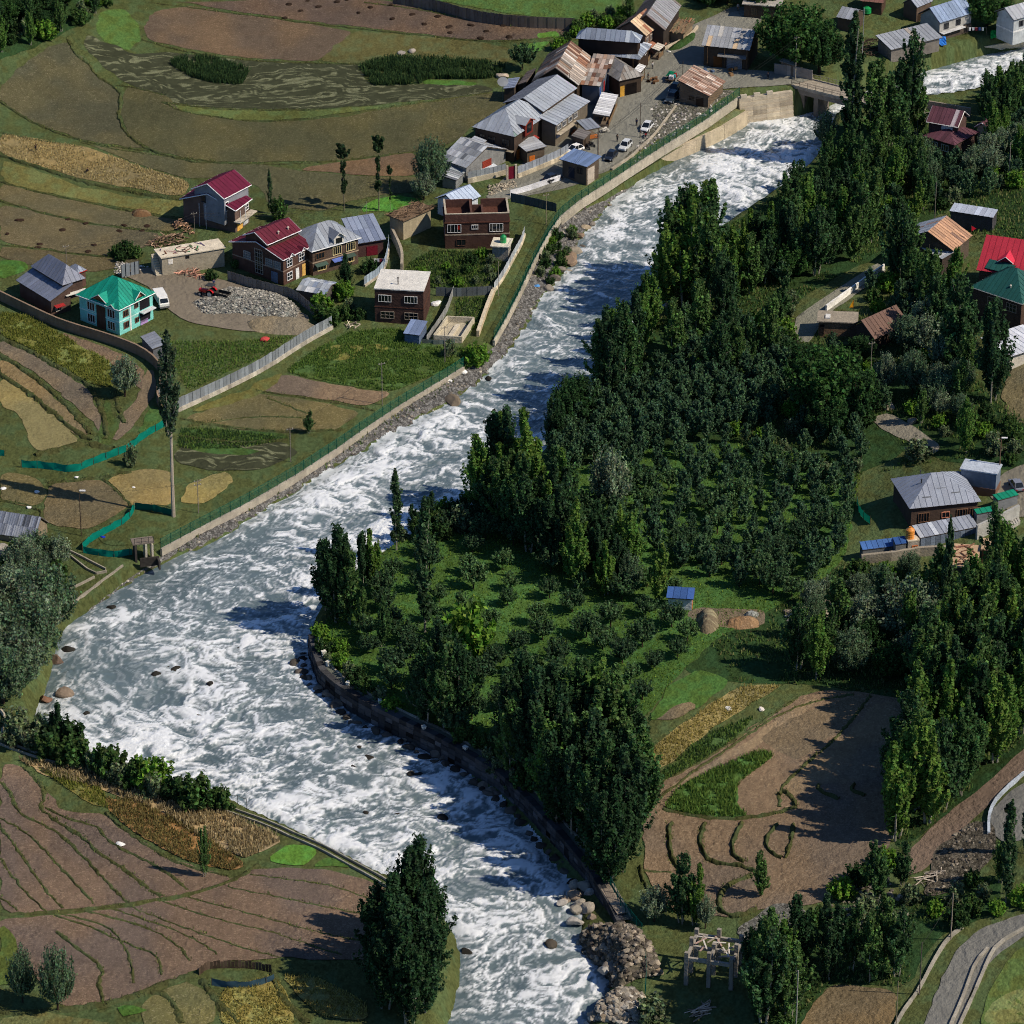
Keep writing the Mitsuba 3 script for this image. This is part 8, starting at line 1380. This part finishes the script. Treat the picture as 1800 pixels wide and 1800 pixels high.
for i, (u, v, h) in enumerate([(205,450,2.6),(222,446,3.0),(236,452,2.8),(212,458,2.2),(384,446,2.4),(372,492,2.2),(415,470,2.0)]): one('bush', u, v, h, 'dark hedge bush beside the grey barred gate and the stone store', 'hedge bushes by the stone store', variant=i % 2)
one('bush', 565, 560, 3.4, 'bushy shrub at the end of the spoil bank', variant=0); one('bush', 648, 480, 3.0, 'dark shrub by the pale blue tin fence', variant=1)
for i, (u, v) in enumerate([(30,985),(20,1010),(55,1005),(75,1030)]): one('bush', u, v, 3.6, 'scrubby bush between the silver hut and the left edge willows', 'scrub below the silver hut', variant=i % 3)
# clumps
fill({'dark': 1}, [(655,1800),(660,1720),(690,1660),(740,1640),(775,1660),(775,1720),(765,1790),(720,1815)], 2.6, (11, 16), 'dark poplar in the clump at the bottom river bend', 'poplars at the bottom river bend', 1, tight=.5, clear=0, most=14)
one('dark', 735, 1648, 15.5, 'dark poplar in the clump at the bottom river bend', 'poplars at the bottom river bend')
fill({'willow': 1}, [(-30,1230),(-30,1120),(40,1100),(85,1120),(70,1210),(20,1240)], 5.0, (11, 14), 'grey willow of the big clump at the left edge', 'willows at the left edge', 2, clear=.3)
fill({'willow': .6, 'bush': .4}, [(10,1060),(60,985),(120,985),(110,1060),(60,1090)], 3.6, {'willow': (6, 9), 'bush': (3, 4.5)}, 'grey green tree by the broken channels left of the river', 'trees by the broken channels', 3, clear=.2)
fill({'bush': 1}, [(20,1290),(60,1296),(110,1322),(200,1366),(300,1395),(400,1416),(410,1430),(300,1412),(200,1384),(100,1338),(20,1312)], 2.5, (3.4, 6.0), 'dark bush on the river edge above the golden terraces', 'bushes on the lower left river edge', 4, clear=-1.5, most=40)
one('dark', 100, 1312, 8, 'twin topped dark tree at the left river edge', variant=0, wide=.7)
fill({'broad': .7, 'bright': .3}, [(1165,545),(1180,490),(1215,470),(1250,480),(1262,530),(1215,552)], 2.7, (15, 19), 'poplar of the grove on the right bank upstream', 'poplars on the right bank upstream', 5, clear=.2, most=14)
fill({'broad': .45, 'bright': .1, 'dark': .15, 'walnut': .1, 'fruit': .2}, [(1270,580),(1300,520),(1390,505),(1470,470),(1540,440),(1500,400),(1400,420),(1300,470),(1262,540)], 3.4, {'broad': (9, 14), 'bright': (9, 12), 'dark': (9, 13), 'walnut': (6, 9), 'fruit': (5, 7)}, 'tree of the wide grove left of the pale road', 'poplars left of the pale road', 6, most=60)
fill({'broad': .4, 'bright': .1, 'fruit': .35, 'bush': .15}, [(1400,415),(1500,395),(1580,420),(1640,360),(1600,280),(1480,290),(1420,340),(1370,390)], 3.4, {'broad': (7, 11), 'bright': (6, 9), 'fruit': (4.5, 6.5), 'bush': (2.5, 4)}, 'tree of the mixed wood between the bridge and the copper roof', 'mixed wood below the bridge', 7, most=90)
fill({'fruit': .6, 'bush': .25, 'willow': .15}, [(1600,290),(1650,370),(1790,330),(1800,250),(1720,300)], 3.2, {'fruit': (4, 6), 'bush': (2.5, 4), 'willow': (6, 8)}, 'tree in the garden wood behind the copper roof', 'garden wood behind the copper roof', 8, most=50)
fill({'broad': .6, 'fruit': .4}, [(1715,215),(1740,190),(1830,150),(1830,300),(1780,310),(1735,280)], 3.0, {'broad': (7, 11), 'fruit': (4, 6)}, 'tree of the thicket at the right edge above the maroon roofs', 'thicket at the right edge', 9, most=36)
fill({'dark': .5, 'broad': .5}, [(1035,700),(1045,672),(1110,660),(1120,692),(1075,712)], 3.0, (11, 17), 'poplar of the narrow clump beside the middle rapids', 'poplars beside the middle rapids', 10, clear=.2, most=9)
fill({'dark': .4, 'walnut': .6}, [(955,770),(990,700),(1030,700),(1010,760),(980,790)], 4.0, (6, 9), 'dark tree overhanging the middle rapids', 'dark trees over the middle rapids', 11, clear=.2, most=6)
fill({'broad': .5, 'dark': .3, 'bright': .2}, [(835,905),(860,870),(920,880),(1000,920),(1010,980),(960,1000),(900,950)], 3.4, (11, 17), 'poplar of the grove at the top of the orchard', 'poplars at the top of the orchard', 12, clear=.2, most=22)
fill({'bush': .6, 'dark': .4}, [(690,960),(720,935),(800,905),(830,900),(820,935),(740,960)], 3.0, {'bush': (3, 5), 'dark': (5, 8)}, 'bush on the bank above the orchard', 'bank bushes above the orchard', 13, clear=.2, most=16)
fill({'dark': .6, 'broad': .4}, [(735,1275),(745,1240),(790,1235),(805,1270),(775,1290)], 2.8, (11, 14), 'poplar of the dark clump inside the orchard by the wall', 'dark clump by the stone wall', 14, most=7)
fill({'broad': .35, 'dark': .65}, [(890,1372),(940,1425),(990,1470),(1050,1540),(1085,1570),(1120,1540),(1135,1450),(1120,1380),(1060,1330),(1000,1330),(930,1300),(880,1310)], 3.3, (12, 17), 'dark poplar of the big wood beside the stone river wall', 'wood beside the stone river wall', 15, clear=.5, most=48)
fill({'bush': 1}, [(800,1310),(840,1300),(880,1340),(930,1390),(900,1390),(850,1360)], 2.4, (2.5, 4), 'bush along the top of the stone river wall', 'bushes on the stone river wall', 16, clear=.4, most=18)
fill({'bush': 1}, [(560,1120),(590,1130),(640,1215),(700,1252),(690,1268),(620,1228),(575,1180)], 2.4, (1.8, 3.2), 'bush along the orchard end of the river wall', 'bushes on the orchard river wall', 17, clear=.6, most=16)
fill({'broad': .72, 'bright': .18, 'dark': .10}, [(1565,1500),(1640,1440),(1725,1370),(1805,1290),(1830,1200),(1760,1150),(1690,1150),(1640,1200),(1610,1260),(1590,1350)], 3.3, (12, 16), 'poplar of the tall wood beside the dirt track', 'tall wood beside the dirt track', 18, most=75)
fill({'walnut': .25, 'willow': .35, 'broad': .4}, [(1370,1180),(1400,1140),(1500,1120),(1600,1150),(1620,1195),(1540,1200),(1440,1196)], 4.2, {'walnut': (6, 9), 'willow': (7, 10), 'broad': (9, 13)}, 'tree of the shady belt above the brown terraces', 'shady belt above the terraces', 19, most=28)
fill({'broad': .5, 'dark': .3, 'bush': .2}, [(1310,1815),(1330,1720),(1370,1690),(1420,1720),(1440,1770),(1390,1820)], 3.0, {'broad': (11, 15), 'dark': (11, 14), 'bush': (3, 5)}, 'tree of the grove left of the small brown field', 'grove left of the small brown field', 20, most=24)
fill({'broad': .6, 'dark': .4}, [(1455,1722),(1480,1690),(1590,1690),(1600,1735),(1540,1738)], 3.2, (9, 14), 'poplar of the row behind the small brown field', 'row behind the small brown field', 21, most=16)
fill({'bush': .6, 'broad': .4}, [(1430,1640),(1480,1570),(1560,1520),(1600,1560),(1600,1650),(1500,1680)], 4.4, {'bush': (2.5, 4), 'broad': (6, 10)}, 'young tree on the stony slope below the dirt track', 'young trees on the stony slope', 22, most=26)
fill({'bush': .8, 'broad': .2}, [(1630,1640),(1640,1600),(1720,1540),(1790,1530),(1800,1590),(1720,1620),(1680,1650)], 3.6, {'bush': (2.4, 4.2), 'broad': (6, 8)}, 'bush on the slope above the bottom road', 'bushes above the bottom road', 23, most=22)
fill({'broad': .55, 'bush': .25, 'willow': .2}, [(1640,1110),(1660,1080),(1720,1110),(1830,1090),(1830,1210),(1740,1160),(1680,1160)], 3.6, {'broad': (10, 15), 'bush': (3, 5), 'willow': (6, 9)}, 'tree of the wood around the low grey roof', 'wood around the low grey roof', 24, most=30)
fill({'willow': .4, 'bush': .4, 'broad': .2}, [(1590,620),(1640,560),(1700,600),(1700,680),(1650,720),(1600,700)], 4.0, {'willow': (6, 9), 'bush': (2.5, 4), 'broad': (8, 11)}, 'tree of the slope between the shop and the white roof', 'slope trees below the houses', 25, most=16)
fill({'bush': .65, 'willow': .15, 'broad': .2}, [(1580,720),(1660,690),(1760,730),(1800,780),(1800,820),(1700,800),(1640,760)], 3.4, {'bush': (2.2, 4), 'willow': (4, 6), 'broad': (6, 9)}, 'bush in the gully right of the pale track', 'gully bushes', 26, most=40)
fill({'walnut': .35, 'fruit': .3, 'bush': .35}, [(1385,640),(1420,610),(1540,640),(1560,720),(1500,780),(1420,770),(1380,700)], 4.2, {'walnut': (5, 8), 'fruit': (4, 5), 'bush': (2, 3.5)}, 'tree below the small flat roofed shop', 'trees below the flat roofed shop', 27, most=24)
fill({'bush': .5, 'fruit': .3, 'broad': .2}, [(1610,470),(1650,520),(1700,560),(1690,600),(1620,600),(1590,540)], 3.4, {'bush': (2.5, 4), 'fruit': (4, 6), 'broad': (8, 12)}, 'tree between the copper roof and the dark green roof', 'trees between the right hand houses', 28, most=22)
fill({'bush': .5, 'walnut': .2, 'broad': .3}, [(-30,-20),(215,-20),(160,35),(110,55),(60,80),(-30,115)], 3.0, {'bush': (2.5, 4.5), 'walnut': (4, 6), 'broad': (5, 8)}, 'tree of the dark wooded slope in the top left corner', 'wooded slope in the top left', 29, most=95)
fill({'bush': .6, 'walnut': .4}, [(1190,-10),(1310,-20),(1330,5),(1300,12),(1230,20)], 3.4, {'bush': (2.5, 4), 'walnut': (4, 6)}, 'dark tree at the top edge behind the village', 'dark trees at the top edge', 30, most=14)
fill({'bush': 1}, [(1000,60),(1040,30),(1100,35),(1110,52),(1030,50),(980,90)], 2.6, (2, 3.6), 'bush behind the long blue grey roofs', 'bushes behind the village roofs', 31, most=14)
fill({'bush': 1}, [(960,430),(985,400),(1010,410),(1000,470),(965,505),(950,490)], 2.0, (1.4, 2.6), 'bush among the boulders on the left bank', 'bank bushes by the boulders', 32, clear=-30, most=14)
fill({'bush': .45, 'fruit': .35, 'broad': .2}, [(1290,590),(1390,540),(1400,610),(1330,680),(1200,700),(1150,650),(1210,570)], 3.0, {'bush': (2.4, 4), 'fruit': (4, 6), 'broad': (8, 13)}, 'tree of the tangled wood above the packed orchard', 'tangled wood above the packed orchard', 40, most=70)
fill({'bush': .7, 'willow': .3}, [(1480,1015),(1660,990),(1670,1060),(1640,1110),(1500,1110),(1420,1120),(1400,1060)], 3.6, {'bush': (2.0, 3.4), 'willow': (4, 6)}, 'tree on the broken bank below the blue tin row', 'trees below the blue tin row', 41, most=34)
fill({'bush': .4, 'fruit': .3, 'broad': .3}, [(1520,520),(1580,480),(1620,490),(1640,560),(1590,600),(1540,560)], 3.2, {'bush': (2.4, 4), 'fruit': (4, 6), 'broad': (9, 14)}, 'tree crowding round the reddish brown roof', 'trees round the reddish brown roof', 42, most=24)
fill({'fruit': .6, 'bush': .4}, [(1380,700),(1500,780),(1530,830),(1480,850),(1300,790),(1250,790),(1330,740)], 3.2, {'fruit': (3.6, 5), 'bush': (2, 3.4)}, 'small tree on the shaded slope above the dense orchard', 'small trees on the shaded slope', 43, most=60)
fill({'bush': .7, 'broad': .3}, [(1690,1150),(1830,1090),(1830,1000),(1760,1000),(1740,1080),(1690,1110)], 3.4, {'bush': (2.4, 4), 'broad': (10, 15)}, 'tree beside the path at the right edge', 'trees beside the right edge path', 44, most=26)
fill({'broad': .6, 'bush': .4}, [(1070,560),(1130,560),(1150,600),(1110,660),(1050,680),(1060,620)], 3.0, {'broad': (9, 14), 'bush': (2.5, 4)}, 'tree leaning over the middle rapids', 'trees leaning over the middle rapids', 45, clear=-.5, most=22)
fill({'broad': .5, 'bright': .2, 'dark': .3}, [(1000,985),(1040,960),(1100,990),(1120,1030),(1060,1050),(1010,1030)], 3.6, (8, 13), 'poplar of the knot inside the orchard left of the shed', 'poplars inside the orchard', 46, most=9)
fill({'bush': 1}, [(730,480),(860,450),(880,500),(760,505)], 3.2, (1.4, 2.6), 'small garden tree below the unfinished brick house', 'garden trees below the unfinished house', 47, most=16)
fill({'dark': .5, 'bush': .5}, [(560,545),(600,500),(640,530),(630,570),(590,590)], 3.0, {'dark': (6, 8), 'bush': (2.5, 4.5)}, 'dark tree beside the patched silver shed', 'trees by the patched silver shed', 48, most=7)
# orchards
fill({'apple': 1}, [(690,1000),(780,905),(900,905),(1000,980),(1180,1040),(1230,1100),(1185,1190),(1120,1240),(1000,1310),(880,1320),(790,1290),(700,1230),(630,1150),(640,1080)], 4.9, (3.4, 5.3), 'dark round apple tree in the open grassy orchard inside the river bend', 'apple trees of the open orchard', 33, most=190, tight=.42)
fill({'fruit': .7, 'apple': .3}, [(1000,930),(1090,800),(1280,800),(1500,840),(1480,990),(1400,1060),(1260,1030),(1150,1000)], 3.2, (3.8, 6.0), 'upright fruit tree of the dense orchard left of the grey house', 'dense orchard left of the grey house', 34, most=220, tight=.5)
fill({'fruit': 1}, [(930,800),(1010,740),(1080,705),(1200,640),(1260,590),(1380,600),(1390,690),(1340,745),(1200,790),(1080,800),(990,850)], 2.5, (4.4, 6.4), 'slim dark fruit tree of the packed orchard by the middle rapids', 'packed orchard by the middle rapids', 35, most=230, tight=.5)
print('trees', len(placed))

# big groups: say which part of the wood or orchard a tree stands in
EXT = {}
for k, d in list(labels.items()):
    if d.get('group') and scene.get(k, {}).get('type') == 'instance': EXT.setdefault((d['group'], d['label']), []).append(k)
for (g, lab), ks in EXT.items():
    if len(ks) < 7: continue
    P_ = np.array([np.array(scene[k]['to_world'].matrix)[:2, 3] for k in ks], float); nc = 3 if len(ks) > 14 else 2; nr = 3 if len(ks) > 30 else 2 if len(ks) > 10 else 1
    cu = np.argsort(np.argsort(P_[:, 0])) * nc // len(ks); words = {2: ['left', 'right'], 3: ['left', 'middle', 'right']}[nc]; rw = {1: [''], 2: ['front ', 'back '], 3: ['front ', 'centre ', 'back ']}[nr]
    for c in range(nc):
        idx = np.where(cu == c)[0]; rk = np.argsort(np.argsort(P_[idx, 1])) * nr // len(idx)
        for i, q in zip(idx, rk): labels[ks[i]]['label'] = f'{lab}, {rw[q]}{words[c]} part'; labels[ks[i]]['group'] = f'{g}, {rw[q]}{words[c]} part'
